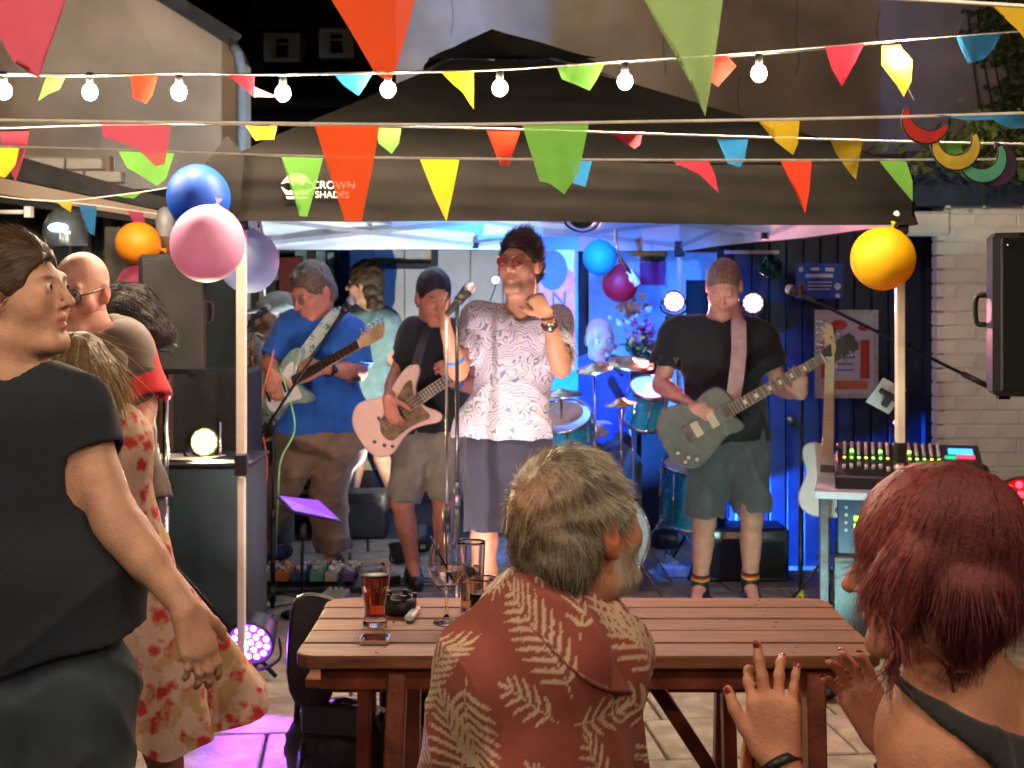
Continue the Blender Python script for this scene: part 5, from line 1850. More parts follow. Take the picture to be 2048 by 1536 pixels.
# ================================================================== guitars
M_stringm = mat('guitar_string', (.5, .5, .5, 1), .3, metal=1, noise=0)
M_maple = mat('maple', (.50, .33, .17, 1), .4, noise=.12, nscale=12, stretch=(1, 1, 1), coat=.3)
M_rosew = mat('rosewood', (.06, .03, .018, 1), .45, noise=.25, nscale=30)
M_cream2 = mat('cream_plastic', (.62, .52, .36, 1), .35, noise=.04)
def guitar(label, style, c, u, nrm, L, m_body, m_edge=None, group=None, m_neck=None):
    """c body centre, u neck direction, nrm towards the viewer, L total length"""
    c = Vector(c); u = Vector(u).normalized(); n = Vector(nrm); n = (n - u * n.dot(u)).normalized(); v = n.cross(u)
    root = thing('guitar', label, 'guitar', tuple(c), group)
    k = L
    if style == 'single':
        out = [(-.205, .0), (-.19, .10), (-.12, .155), (-.04, .13), (.02, .105), (.09, .13), (.145, .115), (.165, .05), (.165, .01), (.13, -.02), (.15, -.06), (.155, -.095), (.105, -.10), (.075, -.085), (.02, -.105), (-.04, -.13), (-.12, -.155), (-.19, -.10)]
        bl = .62
    elif style == 'tele':
        out = [(-.20, 0), (-.19, .10), (-.12, .15), (-.04, .125), (.03, .10), (.10, .13), (.16, .12), (.175, .07), (.165, .03), (.11, -.03), (.14, -.07), (.15, -.11), (.10, -.115), (.04, -.10), (-.04, -.125), (-.12, -.155), (-.19, -.10)]
        bl = .62
    else:  # double cutaway with horns
        out = [(-.22, 0), (-.205, .10), (-.13, .155), (-.05, .12), (.02, .105), (.09, .145), (.17, .165), (.215, .14), (.19, .10), (.13, .055), (.12, 0), (.125, -.045), (.16, -.085), (.175, -.125), (.14, -.145), (.07, -.11), (.0, -.095), (-.07, -.12), (-.14, -.15), (-.21, -.10)]
        bl = .60
    sc = L / 1.0
    body = smooth_poly([(a * sc, b2 * sc) for a, b2 in out], 3)
    b_ = MB(); b_.prism(body, c, u, v, n, .045 * sc, .006 * sc); b_.build('body', m_body, root)
    if m_edge:
        b_ = MB(); b_.prism([(a * 1.006, b2 * 1.006) for a, b2 in body], c, u, v, n, .026 * sc, .002); b_.build('binding', m_edge, root)
    z = .0245 * sc
    if style in ('bass', 'double'):
        pg = smooth_poly([(-.12 * sc, -.02 * sc), (-.10 * sc, -.10 * sc), (-.02 * sc, -.085 * sc), (.06 * sc, -.09 * sc), (.13 * sc, -.11 * sc), (.11 * sc, -.03 * sc), (.11 * sc, .04 * sc), (.15 * sc, .10 * sc), (.10 * sc, .10 * sc), (.02 * sc, .05 * sc), (-.06 * sc, .04 * sc)], 2)
        b_ = MB(); b_.prism(pg, c + n * z, u, v, n, .003); b_.build('pickguard', mat('tortoise_guard', (.16, .09, .045, 1), .3, noise=.3, nscale=30) if style == 'bass' else M_white, root)
    nl = L * bl
    n0 = c + u * (.10 * sc) + n * (z + .006 * sc)
    n1 = c + u * (.10 * sc + nl * .80) + n * (z + .006 * sc)
    b_ = MB(); w0, w1 = .028 * sc, .022 * sc
    b_.add([n0 + v * w0 - n * .012, n0 - v * w0 - n * .012, n0 - v * w0 + n * .004, n0 + v * w0 + n * .004, n1 + v * w1 - n * .012, n1 - v * w1 - n * .012, n1 - v * w1 + n * .004, n1 + v * w1 + n * .004],
           [(0, 1, 2, 3), (7, 6, 5, 4), (0, 4, 5, 1), (1, 5, 6, 2), (2, 6, 7, 3), (3, 7, 4, 0)])
    b_.build('neck', m_neck or M_maple, root)
    fb = MB(); q = .0055
    fb.add([n0 + v * w0 * .97 + n * q, n0 - v * w0 * .97 + n * q, n1 - v * w1 * .97 + n * q, n1 + v * w1 * .97 + n * q, n0 + v * w0 * .97 + n * .0042, n0 - v * w0 * .97 + n * .0042, n1 - v * w1 * .97 + n * .0042, n1 + v * w1 * .97 + n * .0042],
           [(3, 2, 1, 0), (4, 5, 6, 7), (0, 1, 5, 4), (1, 2, 6, 5), (2, 3, 7, 6), (3, 0, 4, 7)])
    fb.build('fingerboard', M_maple if style == 'tele' else M_rosew, root)
    fr = MB()
    for i in range(1, 20):
        t = 1 - (1 - 2 ** (-i / 12.0)) * 1.38
        if t < 0: break
        p = n0.lerp(n1, t) + n * .0064; w = w0 + (w1 - w0) * t
        fr.bar(p - v * w * .95, p + v * w * .95, .0018, .0018, n)
    fr.build('frets', M_stringm, root, kind='stuff')
    if style == 'single':
        for i in (3, 5, 7, 9, 12, 15):
            t = 1 - (1 - 2 ** (-(i - .5) / 12.0)) * 1.38; p = n0.lerp(n1, t) + n * .0062
            b_ = MB(); b_.box(p, (.014, .022, .0016), Matrix((u, v, n)).transposed()); b_.build('inlay', M_cream2, root)
    # headstock
    hs = {'single': [(0, .022), (.03, .038), (.15, .042), (.165, .012), (.155, 0), (.165, -.012), (.15, -.042), (.03, -.038), (0, -.022)],
          'tele': [(0, .02), (.03, .03), (.15, .038), (.175, .02), (.16, -.01), (.05, -.03), (0, -.02)],
          'bass': [(0, .022), (.03, .045), (.17, .05), (.20, .02), (.17, -.03), (.05, -.035), (0, -.022)],
          'double': [(0, .02), (.03, .04), (.16, .045), (.18, .02), (.14, -.03), (.04, -.03), (0, -.02)]}[style]
    b_ = MB(); b_.prism([(a * sc, b2 * sc) for a, b2 in hs], n1 - n * .006, u, v, n, .014, .002); b_.build('headstock', M_black if style == 'single' else (m_neck or M_maple), root)
    b_ = MB(); b_.bar(n1 - v * w1 + n * .006, n1 + v * w1 + n * .006, .006, .007, n); b_.build('nut', M_cream2, root)
    npeg = 3 if style == 'single' else (4 if style == 'bass' else 6)
    for i in range(npeg):
        for sd in ((1, -1) if style == 'single' else (1,)):
            p = n1 + u * (.035 + i * .036 * (3 / npeg * 1.6 if style != 'single' else 1.1)) * sc + v * sd * .045 * sc
            b_ = S(); b_.cyl(p - v * sd * .02, p + v * sd * .014, .004); b_.sphere(p + v * sd * .018, (.009, .009, .006), 8, 6); b_.build('tuning_peg', M_chrome, root)
    for (a, wd) in (((.045, .018), (-.035, .018)) if style != 'bass' else ((-.0, .022),)):
        b_ = MB(); b_.box(c + u * a * sc + n * (z + .004), (wd * sc * 2, .068 * sc, .009), Matrix((u, v, n)).transposed(), .002)
        b_.build('pickup', (M_cream2 if style == 'single' else M_black), root)
    b_ = MB(); b_.box(c - u * .085 * sc + n * (z + .005), (.016, .075 * sc, .012), Matrix((u, v, n)).transposed(), .002); b_.build('bridge', M_chrome, root)
    for (a, b2) in ((-.13, -.09), (-.10, -.115), (-.16, -.05), (-.15, -.10))[:3 if style != 'single' else 4]:
        b_ = S(); b_.cyl(c + u * a * sc + v * b2 * sc + n * z, c + u * a * sc + v * b2 * sc + n * (z + .012), .010); b_.build('control_knob', M_cream2 if style == 'single' else M_chrome, root)
    ns = 4 if style == 'bass' else 6
    st_ = MB()
    for i in range(ns):
        o = (i / (ns - 1) - .5)
        st_.bar(c - u * .085 * sc + v * o * .052 * sc + n * (z + .011), n1 + v * o * .034 * sc + n * .010, .0011, .0011, n)
    st_.build('strings', M_stringm, root, kind='stuff')
    return root

def mic(label, tip, back, stand=True):
    tip = Vector(tip); back = Vector(back); d = (tip - back).normalized()
    root = thing('microphone', label, 'microphone', tuple(back))
    b_ = S(); b_.sphere(tip - d * .024, .025, 14, 10); b_.build('grille_ball', mat('mic_grille', (.35, .36, .38, 1), .35, metal=.9, noise=.2, nscale=400, bump=.5, bscale=700), root)
    b_ = S(); b_.lathe(tip - d * .17, [(.010, 0), (.0125, .01), (.015, .06), (.0225, .115), (.0245, .125), (.0245, .133), (.02, .138)], 16, d, True); b_.build('handle', M_black, root)
    b_ = S(); b_.lathe(tip - d * .10, [(.019, 0), (.021, .0), (.0215, .035), (.019, .035)], 14, d); b_.build('clip', M_black, root)
    return root
def mic_stand(label, base, top, boom=None, legs=3, leg_r=.30, col=None, r=.0095, clutch=None, round_base=False):
    base = Vector(base); top = Vector(top)
    root = thing('microphone_stand', label, 'stand', tuple(base))
    m = col or M_blackm
    b_ = S(); b_.tube([base + V(0, 0, .02), base.lerp(top, .52)], r * 1.3, 10); b_.build('lower_tube', m, root)
    b_ = S(); b_.tube([base.lerp(top, .5), top], r * .85, 10); b_.build('upper_tube', m, root)
    b_ = S(); b_.cyl(base.lerp(top, .48), base.lerp(top, .54), .016, .014); b_.build('height_clutch', clutch or M_black, root)
    if round_base:
        b_ = S(); b_.lathe(base, [(.0, .012), (.13, .010), (.135, .0), (0, 0)], 28); b_.build('round_base', m, root)
    else:
        b_ = S(); b_.cyl(base + V(0, 0, .05), base + V(0, 0, .13), .02, .018); b_.build('leg_hub', clutch or M_black, root)
        for i in range(legs):
            t = .35 + i * 2 * math.pi / legs
            b_ = S(); b_.tube([base + V(0, 0, .10), base + V(leg_r * math.cos(t), leg_r * math.sin(t), .014)], .008, 8); l = b_.build('leg', m, root)
            b_ = S(); e = base + V(leg_r * math.cos(t), leg_r * math.sin(t), .014); b_.sphere(e, .013, 8, 6); f = b_.build('rubber_foot', M_black, None); f.parent = l
    if boom:
        a, b2 = Vector(boom[0]), Vector(boom[1])
        b_ = S(); b_.tube([a, b2], .0075, 8); b_.build('boom', m, root)
        b_ = S(); b_.cyl(top + V(-.012, 0, 0), top + V(.02, 0, 0), .02); b_.sphere(top, .022, 10, 8); b_.build('boom_joint', M_black, root)
        e = (b2 - a).normalized()
        b_ = S(); b_.cyl(b2 - e * .12, b2, .014, .013); b_.build('counterweight', M_black, root)
    return root

# central vocal mic stand in front of the singer
tp = P(914, 600, 500)
mic_stand('straight black microphone stand in front of the singer', G(914, 500), tp, leg_r=.26)
mic('silver headed microphone pointing up beside the singer', P(947, 566, 500), tp + V(.0, 0, -.01))
# thin second stand just beside
mic_stand('thin grey microphone stand just beside the singer stand', G(893, 540), P(893, 640, 540), r=.006, col=mat('grey_steel', (.22, .22, .24, 1), .35, metal=.8))
# boom for the blue-shirted guitarist
t2 = P(545, 850, 500)
mic_stand('black boom stand with coloured cables at the blue shirted guitarist', G(545, 395), P(547, 845, 395), boom=(P(700, 600, 400), P(500, 905, 395)), leg_r=.34)
mic('dark microphone at the end of the boom by the blue shirt', P(708, 594, 402), P(690, 620, 400))
# sax mic
mic_stand('dark boom stand reaching up to the sax player', G(470, 345), P(455, 760, 345), boom=(P(505, 640, 345), P(350, 860, 345)))
mic('black microphone in front of the grey cap', P(540, 612, 342), P(505, 640, 345))
# right boom stand
t3 = P(1811, 690, 440)
mic_stand('tall black boom stand with a lyrics clip by the mixing desk', G(1811, 440), t3, boom=(P(1590, 583, 420), P(1975, 772, 445)), leg_r=.34)
mic('dark microphone at the far end of the long boom', P(1572, 575, 418), P(1592, 584, 420))
ly = thing('lyrics_holder', 'clear clip-on tablet holder on the tall boom stand', 'tablet holder', tuple(P(1770, 830, 440)))
c = P(1772, 792, 440)
Rl = Matrix.Rotation(math.radians(28), 3, 'Y') @ Matrix.Rotation(math.radians(30), 3, 'X')
b_ = MB(); b_.box(c, (.12, .006, .15), Rl, .002); b_.build('plate', mat('frosted_plate', (.42, .46, .47, 1), .3, noise=.05), ly)
b_ = MB(); b_.box(c + V(.01, -.02, .005), (.10, .02, .022), Rl, .004); b_.box(c + V(.0, -.03, -.015), (.03, .03, .07), Rl, .004); b_.build('clamp', M_black, ly)
b_ = S(); b_.tube([c + V(.03, 0, -.02), P(1811, 800, 440)], .008, 6); b_.build('clamp_arm', M_black, ly)
b_ = S(); b_.sphere(P(1790, 845, 440), .008, 8, 6); b_.build('red_led', mat('red_led', (1, .05, .08, 1), .3, noise=0, emit=(1, .06, .12, 1), estr=8), ly)
# stand with yellow clutch behind
mic_stand('black tripod stand with a yellow clutch behind the bare legged guitarist', G(1600, 400), P(1605, 770, 400), leg_r=.30, clutch=mat('yellow_plastic', (.62, .42, .03, 1), .4), r=.010)
# tablet on its own stand
tb = thing('tablet_stand', 'short black stand holding a purple lit tablet', 'tablet stand', tuple(G(604, 400)))
b_ = S(); b_.tube([G(602, 400) + V(0, 0, .02), P(606, 1055, 400)], .009, 8); b_.build('pole', M_blackm, tb)
b_ = S(); b_.cyl(P(606, 1076, 400), P(606, 1048, 400), .020, .016); b_.build('ball_joint', M_black, tb)
b_ = S(); b_.lathe(G(602, 400), [(.0, .014), (.10, .012), (.105, 0), (0, 0)], 24); b_.build('round_base', M_blackm, tb)
tablet = thing('tablet', 'purple lit tablet tilted on the short black stand', 'tablet', tuple(P(620, 1010, 400)))
q0, q1, q2, q3 = P(553, 992, 400), P(640, 1002, 400, .03), P(686, 1045, 400, -.06), P(583, 1024, 400, -.10)
nn = (q1 - q0).cross(q3 - q0).normalized()
b_ = MB(); o = -nn * .006 if nn.z > 0 else nn * .006
b_.add([q0, q1, q2, q3, q0 + o, q1 + o, q2 + o, q3 + o], [(0, 1, 2, 3), (7, 6, 5, 4), (0, 4, 5, 1), (1, 5, 6, 2), (2, 6, 7, 3), (3, 7, 4, 0)]); b_.build('case', M_black, tablet)
cc = (q0 + q1 + q2 + q3) / 4; up_ = -o.normalized() * .0015
b_ = MB(); b_.add([cc + (q - cc) * .9 + up_ * 5 for q in (q0, q1, q2, q3)], [(0, 1, 2, 3)]); b_.build('screen', mat('purple_screen', (.10, .02, .30, 1), .15, noise=.1, emit=(.25, .05, .8, 1), estr=.55), tablet)

# ================================================================== cables and pedals on the stage floor
M_orc = mat('orange_cable', (.70, .12, .03, 1), .5); M_grc = mat('green_cable', (.20, .60, .25, 1), .5)
def cable(label, pts, r, m, group='cables on the stage'):
    b_ = S(); b_.tube(catmull(pts, 6), r, 6); o = b_.build('cable', m); tag(o, label, 'cable', group); return o
cable('orange cable drooping from the boom stand to the pedals', [P(548, 700, 395), P(520, 820, 394), P(534, 920, 392), P(527, 1010, 390), P(505, 1090, 372), P(494, 1140, 352), P(530, 1146, 350)], .0045, M_orc)
cable('green cable hanging beside the boom stand', [P(560, 735, 395), P(590, 850, 393), P(562, 920, 395), P(556, 1000, 395), P(552, 1110, 380)], .004, M_grc)
r_ = random.Random(5)
for i in range(20):
    x0 = r_.uniform(-1.8, -.3); y0 = r_.uniform(6.8, 8.2)
    pts = []
    a = r_.uniform(0, 6.28)
    for q in range(7):
        pts.append(V(x0, y0, .008 + .003 * r_.random())); a += r_.uniform(-1.1, 1.1); x0 += .16 * math.cos(a); y0 = min(8.6, max(6.6, y0 + .12 * math.sin(a)))
    b_ = S(); b_.tube(catmull(pts, 6), .0045, 5)
    tag(b_.build('cable', M_cordk if i % 3 else mat('grey_cable', (.25, .26, .25, 1), .5)), 'loose %s cable snaking over the paving by the pedals' % ('black' if i % 3 else 'grey'), 'cable', 'loose %s cables on the paving' % ('black' if i % 3 else 'grey'))
pb = thing('pedalboard', 'low pedalboard crowded with small metal pedals and knobs', 'pedalboard', (-1.2, 7.6, 0))
b_ = MB(); b_.box((-1.19, 7.66, .03), (.74, .36, .045), Matrix.Rotation(math.radians(8), 3, 'Z') @ Matrix.Rotation(math.radians(6), 3, 'X'), .006); b_.build('board', M_black, pb)
pc = [(.45, .42, .12, 1), (.05, .18, .22, 1), (.35, .34, .33, 1), (.5, .14, .04, 1), (.03, .07, .20, 1), (.10, .32, .22, 1), (.40, .40, .30, 1), (.12, .05, .20, 1)]
kd = 0
for j in range(2):
    for i in range(8):
        x = -1.50 + i * .088; y = 7.59 + j * .15
        w = r_.uniform(.058, .074)
        m_ = mat('pedal_enamel_%d' % (kd % 8), pc[kd % 8], .3, noise=.08, coat=.4)
        b_ = MB(); b_.box((x, y, .085), (w, .115, .052), Matrix.Rotation(r_.uniform(-.1, .1), 3, 'Z'), .005); pd = b_.build('pedal', m_, pb)
        k_ = S()
        for (a, c_) in ((-.018, .035), (.018, .035), (0, .01)):
            k_.cyl((x + a, y + c_, .111), (x + a, y + c_, .128), .0085)
        kk = k_.build('knobs', M_cream2 if kd % 2 else M_white, None, kind='stuff'); kk.parent = pd
        k_ = S(); k_.cyl((x, y - .035, .111), (x, y - .035, .122), .010); f_ = k_.build('footswitch', M_chrome, None); f_.parent = pd
        kd += 1
for i, (px, s_, cc_, lab) in enumerate(((720, 352, (.02, .06, .20, 1), 'blue stomp box on the paving near the beer glass'), (670, 385, (.30, .30, .26, 1), 'grey stomp box on the paving next to the trousers'), (1345, 350, (.35, .40, .55, 1), 'pale blue stomp box lying near the socks'), (770, 362, (.01, .01, .012, 1), 'black stomp box on the paving beside the bass player shoe'))):
    p = G(px, s_); x, y = p.x, p.y
    root = thing('effects_pedal', lab, 'pedal', (x, y, 0), 'loose stomp boxes')
    b_ = MB(); b_.box((x, y, .032), (.13, .16, .06), Matrix.Rotation(.3 * i - .4, 3, 'Z'), .008); b_.build('box', mat('stomp_%d' % i, cc_, .35, noise=.1, coat=.3), root)
    for a in (-.03, 0, .03):
        k_ = S(); k_.cyl((x + a, y + .03, .06), (x + a, y + .03, .078), .009); k_.build('knob', M_cream2, root)
rb_ = thing('red_light_bar', 'red glowing strip on the paving by the purple lamp', 'light strip', tuple(G(625, 580)))
b_ = MB(); b_.bar(P(598, 1213, 590) * 1.0, P(655, 1232, 590), .03, .02, None, .004); b_.build('strip', mat('red_strip', (.6, .01, .02, 1), .3, noise=0, emit=(1, .02, .03, 1), estr=1.6), rb_)
gl = thing('water_glass', 'empty tumbler standing on the paving beside the dark box', 'glass', tuple(P(392, 1128, 460)))
M_glass = mat('clear_glass', (1, 1, 1, 1), .02, trans=1.0, noise=0, ior=1.45)
c = G(392, 470)
b_ = S(); b_.lathe(c, hard([(0, .0), (.030, .0), (.036, .10), (.0335, .10), (.028, .008), (0, .008)]), 20); b_.build('tumbler', M_glass, gl)

# ================================================================== mixing desk
mx = thing('mixing_desk', 'mixing desk full of lit knobs and faders on a rack', 'mixing desk', tuple(G(1790, 440)))
# the desk top plane: front-left (1655,955), front-right ~(1950,1005), back-left (1755,895), back-right(1935,905)
R_ = Matrix.Rotation(math.radians(-14), 3, 'Z')
tc = G(1830, 440) + V(.0, .18, 0)
zt = CAM_H - (975 - HOR) / 440 - .03
b_ = MB(); b_.box(tc + V(0, 0, zt), (.80, .62, .035), R_, .004); b_.build('table_top', mat('grey_laminate', (.42, .42, .50, 1), .4, noise=.05), mx)
tilt = R_ @ Matrix.Rotation(math.radians(14), 3, 'X')
dc = tc + V(.02, .0, zt + .10)
b_ = MB(); b_.box(dc, (.66, .46, .07), tilt, .008); b_.build('console', M_black, mx)
def onmx(a, b2, c_=0): return dc + tilt @ V(a, b2, .036 + c_)
r_ = random.Random(11)
kw, kg, ky = S(), S(), S()
kc = mat('knob_grey', (.45, .47, .50, 1), .35, noise=.05); kgm = mat('lit_green', (.1, .8, .2, 1), .3, noise=0, emit=(.25, 1, .1, 1), estr=2.2)
for j in range(6):
    for i in range(14):
        a = -.29 + i * .033; b2 = .05 + j * .028
        p = onmx(a, b2)
        if j == 1 and i in (1, 5, 9): kg.cyl(p, p + tilt @ V(0, 0, .014), .0085, n=8)
        else: kw.cyl(p, p + tilt @ V(0, 0, .014), .0075, n=8)
for i in range(14):
    a = -.29 + i * .033
    p = onmx(a, .012); (kg if i % 3 else ky).box(p, (.012, .008, .008), tilt)
    p = onmx(a, -.13 + r_.uniform(-.03, .05), .006); kw.box(p, (.016, .028, .018), tilt)
kw.build('knobs', kc, mx, kind='stuff'); kg.build('green_buttons', kgm, mx, kind='stuff'); ky.build('yellow_buttons', mat('lit_yellow', (.8, .8, .1, 1), .3, noise=0, emit=(1, .8, .1, 1), estr=1.5), mx, kind='stuff')
b_ = MB(); b_.box(onmx(.24, .12, .004), (.11, .06, .008), tilt); b_.build('display', mat('blue_display', (.02, .15, .6, 1), .2, noise=0, emit=(.03, .3, 1, 1), estr=1.1), mx)
b_ = MB(); b_.box(onmx(.26, .05, .004), (.08, .03, .008), tilt); b_.build('red_panel', mat('lit_red', (.6, .02, .05, 1), .3, noise=0, emit=(1, .05, .1, 1), estr=.8), mx)
b_ = MB(); b_.box(onmx(.19, .035, .004), (.05, .03, .008), tilt); b_.build('green_panel', mat('dim_green', (.02, .3, .12, 1), .3, noise=0, emit=(.02, .5, .2, 1), estr=.5), mx)
for sx in (-.36, .36):
    for sy in (-.26, .26):
        p = tc + R_ @ V(sx, sy, 0); b_ = MB(); b_.box((p.x, p.y, zt / 2 - .01), (.035, .035, zt - .02)); b_.build('leg', mat('grey_steel', (.22, .22, .24, 1), .35, metal=.8), mx)
rk = thing('amplifier_rack', 'amplifier rack with two green lit meters beneath the mixing desk', 'rack', tuple(G(1720, 440)))
p = tc + R_ @ V(-.02, -.02, 0)
b_ = MB(); b_.box((p.x, p.y, zt - .19), (.56, .44, .34), R_, .006); b_.build('rack_case', mat('rack_blue_black', (.02, .035, .09, 1), .4, noise=.1), rk)
for dz in (0, -.035):
    q = P(1713, 1023, 440); b_ = MB(); b_.box(tc + R_ @ V(-.20, -.245, zt - .11 + dz), (.05, .012, .022), R_, .003); b_.build('meter', mat('lit_lime', (.3, .9, .05, 1), .3, noise=0, emit=(.35, 1, .03, 1), estr=1.6), rk)
for i in range(4):
    k_ = S(); q = tc + R_ @ V(-.26, -.243, zt - .06 - i * .035); k_.sphere(q, .008, 8, 6); k_.build('rack_knob', kc, rk)
b_ = MB(); b_.box((p.x, p.y, .22), (.6, .5, .40), R_, .01); tag(b_.build('flight_case_box', M_black), 'black flight case on the paving beneath the amplifier rack', 'flight case')

# white guitar on its stand
gs = thing('guitar_stand', 'black guitar stand holding the white guitar', 'guitar stand', tuple(G(1655, 410)))
x_, y_ = G(1655, 410).x, G(1655, 410).y
b_ = S(); b_.tube([V(x_, y_ + .08, .9), V(x_, y_ + .08, .25)], .010, 8); b_.tube([V(x_ - .05, y_, .32), V(x_, y_ + .08, .36), V(x_ + .05, y_, .32)], .008, 6); b_.build('upright', M_blackm, gs)
for t in (.6, 2.6, 4.7):
    b_ = S(); b_.tube([V(x_, y_ + .08, .30), V(x_ + .22 * math.cos(t), y_ + .08 + .2 * math.sin(t), .012)], .008, 6); b_.build('leg', M_blackm, gs)
guitar('pale cream guitar upright on a stand by the framed poster', 'tele', P(1656, 955, 410), (.035, .06, 1), (-.35, -1, .05), .98, mat('cream_lacquer', (.60, .56, .55, 1), .22, noise=.03, coat=.6), group='electric guitars and bass')

# ================================================================== drum kit
dk = thing('drum_kit', 'blue lit drum kit with cymbals in front of the bald drummer', 'drum kit', tuple(G(1200, 365)))
M_drum = mat('aqua_shell', (.03, .32, .52, 1), .25, metal=.3, noise=.12, nscale=30, coat=.6)
M_head = mat('drum_head', (.66, .68, .72, 1), .45, noise=.05)
M_cym = mat('cymbal_bronze', (.55, .42, .20, 1), .25, metal=1, noise=.1)
def drum(c, ax, r, d, name, head=M_head):
    c = Vector(c); ax = Vector(ax).normalized()
    b_ = S(); b_.lathe(c, [(r, -d / 2), (r, d / 2)], 32, ax); sh_ = b_.build(name, M_drum, dk)
    for sgn in (-1, 1):
        b_ = S(); b_.lathe(c + ax * sgn * d / 2, [(r * 1.0, -.012), (r * 1.035, -.012), (r * 1.035, .012), (r * .97, .012), (r * .97, .004)], 32, ax); h_ = b_.build('hoop', M_chrome, None); h_.parent = sh_
        b_ = MB(); b_.cyl(c + ax * sgn * (d / 2 - .002), c + ax * sgn * (d / 2 + .002), r * .97, r * .97, 32); h_ = b_.build('drum_skin', head, None); h_.parent = sh_
    u = ax.orthogonal().normalized(); w = ax.cross(u)
    b_ = S()
    for i in range(8):
        t = i * math.pi / 4; o = u * math.cos(t) * (r + .008) + w * math.sin(t) * (r + .008)
        b_.cyl(c + o - ax * d * .45, c + o + ax * d * .45, .004, n=6); b_.cyl(c + o - ax * .025, c + o + ax * .025, .009, n=6)
    l_ = b_.build('lugs', M_chrome, None, kind='stuff'); l_.parent = sh_
gk = G(1180, 365); yk = gk.y
drum(V(.46, yk + .1, .29), (.1, -1, 0), .27, .38, 'bass_drum')
drum(P(1292, 808, 365, -.1), (.1, -.55, .85), .105, .22, 'snare_drum')
drum(P(1130, 862, 365, -.05), (-.1, -.5, .85), .15, .20, 'rack_tom')
drum(P(1390, 985, 350), (.0, -.2, 1), .19, .34, 'floor_tom')
def cymbal(p, r, ax, cols=M_cym):
    p = Vector(p); ax = Vector(ax).normalized()
    b_ = S(); b_.lathe(p, [(.006, .018), (.022, .014), (.03, .006), (r * .6, -.004), (r, -.014), (r, -.016), (.03, .003)], 32, ax); b_.build('cymbal', cols, dk)
    b_ = S(); b_.tube([p, V(p.x + .02, p.y + .02, .30)], .007, 8); s1 = b_.build('cymbal_stand', M_chrome, dk)
    for t in (.3, 2.4, 4.5):
        b_ = S(); b_.tube([V(p.x + .02, p.y + .02, .35), V(p.x + .02 + .22 * math.cos(t), p.y + .02 + .22 * math.sin(t), .012)], .006, 6); f = b_.build('stand_leg', M_chrome, None); f.parent = s1
cymbal(P(1188, 733, 370), .10, (-.15, -.25, 1))
cymbal(P(1262, 722, 365), .13, (.1, -.28, 1))
cymbal(P(1122, 783, 372), .12, (-.05, -.12, 1))
cymbal(P(1240, 803, 385), .085, (-.1, -.1, 1), mat('red_lit_cymbal', (.55, .30, .16, 1), .25, metal=1))  # red light put into the colour of this bronze
cymbal(P(1330, 700, 340), .11, (.2, -.3, 1))
b_ = S(); b_.tube([P(1232, 560, 350), P(1262, 640, 352), P(1300, 700, 350)], .010, 8)
# overhead boom with grey shock mount
ob = thing('overhead_boom', 'grey overhead microphone boom hanging above the drum kit', 'microphone boom', tuple(P(1235, 500, 350)))
b_ = S(); b_.tube([P(1231, 458, 350), P(1233, 505, 350), P(1270, 560, 348)], .011, 8); b_.build('arm', M_chrome, ob)
b_ = S(); b_.cyl(P(1256, 540, 348), P(1276, 570, 348), .020, .022); b_.sphere(P(1262, 558, 348), .026, 10, 8); b_.build('mount', M_white, ob)
cable('thin white cord drooping behind the singer', [P(1012, 500, 400), P(1000, 540, 400), P(985, 590, 400), P(970, 620, 400)], .003, M_cordk)
st_ = S(); st_.sphere(P(991, 560, 410), .016, 10, 8)
tag(st_.build('lamp_bulb', mat('cold_small_lamp', (.8, .85, 1, 1), .3, noise=0, emit=(.8, .85, 1, 1), estr=10)), 'small cold white bulb beside the singer shoulder', 'bulb')

# ================================================================== picnic table
tab = thing('picnic_table', 'reddish brown slatted picnic table with drinks on it', 'table', (.05, 3.6, 0))
M_wood = mat('red_stained_wood', (.20, .068, .034, 1), .55, noise=.28, nscale=5, bump=.25, bscale=30, stretch=(1.2, 14, 14))
M_wood2 = mat('red_stained_rail', (.17, .035, .018, 1), .45, noise=.25, nscale=5, bump=.2, bscale=30, stretch=(3, 3, 3))
ZT = .75
ty0, ty1 = FPX / 850, FPX / 710
npl = 5
xL, xR = -.515, .88
wpl = (ty1 - ty0) / npl
for i in range(npl):
    y = ty0 + wpl * (i + .5)
    b_ = MB()
    if i in (0, npl - 1):
        r_c = .055; sgn = -1 if i == 0 else 1
        w2 = (wpl - .010) / 2; hl = (xR - xL) / 2
        cs = []
        if i == 0:
            cs = [(-hl, w2), (-hl, -w2 + r_c)] + [(-hl + r_c - r_c * math.cos(a), -w2 + r_c - r_c * math.sin(a)) for a in (math.pi / 8, math.pi / 4, 3 * math.pi / 8)] + [(-hl + r_c, -w2), (hl - r_c, -w2)] + [(hl - r_c + r_c * math.sin(a), -w2 + r_c - r_c * math.cos(a)) for a in (math.pi / 8, math.pi / 4, 3 * math.pi / 8)] + [(hl, -w2 + r_c), (hl, w2)]
        else:
            cs = [(hl, -w2), (hl, w2 - r_c), (hl - r_c * .3, w2 - r_c * .3), (hl - r_c, w2), (-hl + r_c, w2), (-hl + r_c * .3, w2 - r_c * .3), (-hl, w2 - r_c), (-hl, -w2)]
        b_.prism(cs, ((xL + xR) / 2, y, ZT - .016), (1, 0, 0), (0, 1, 0), (0, 0, 1), .032, .004)
    else:
        b_.box(((xL + xR) / 2, y, ZT - .016 + random.uniform(-.001, .001)), (xR - xL - .006, wpl - .010, .032), None, .004)
    b_.build('plank', M_wood, tab)
b_ = MB(); b_.box(((xL + xR) / 2, ty0 + .05, ZT - .060), (xR - xL - .12, .03, .052)); b_.build('apron', M_wood2, tab)
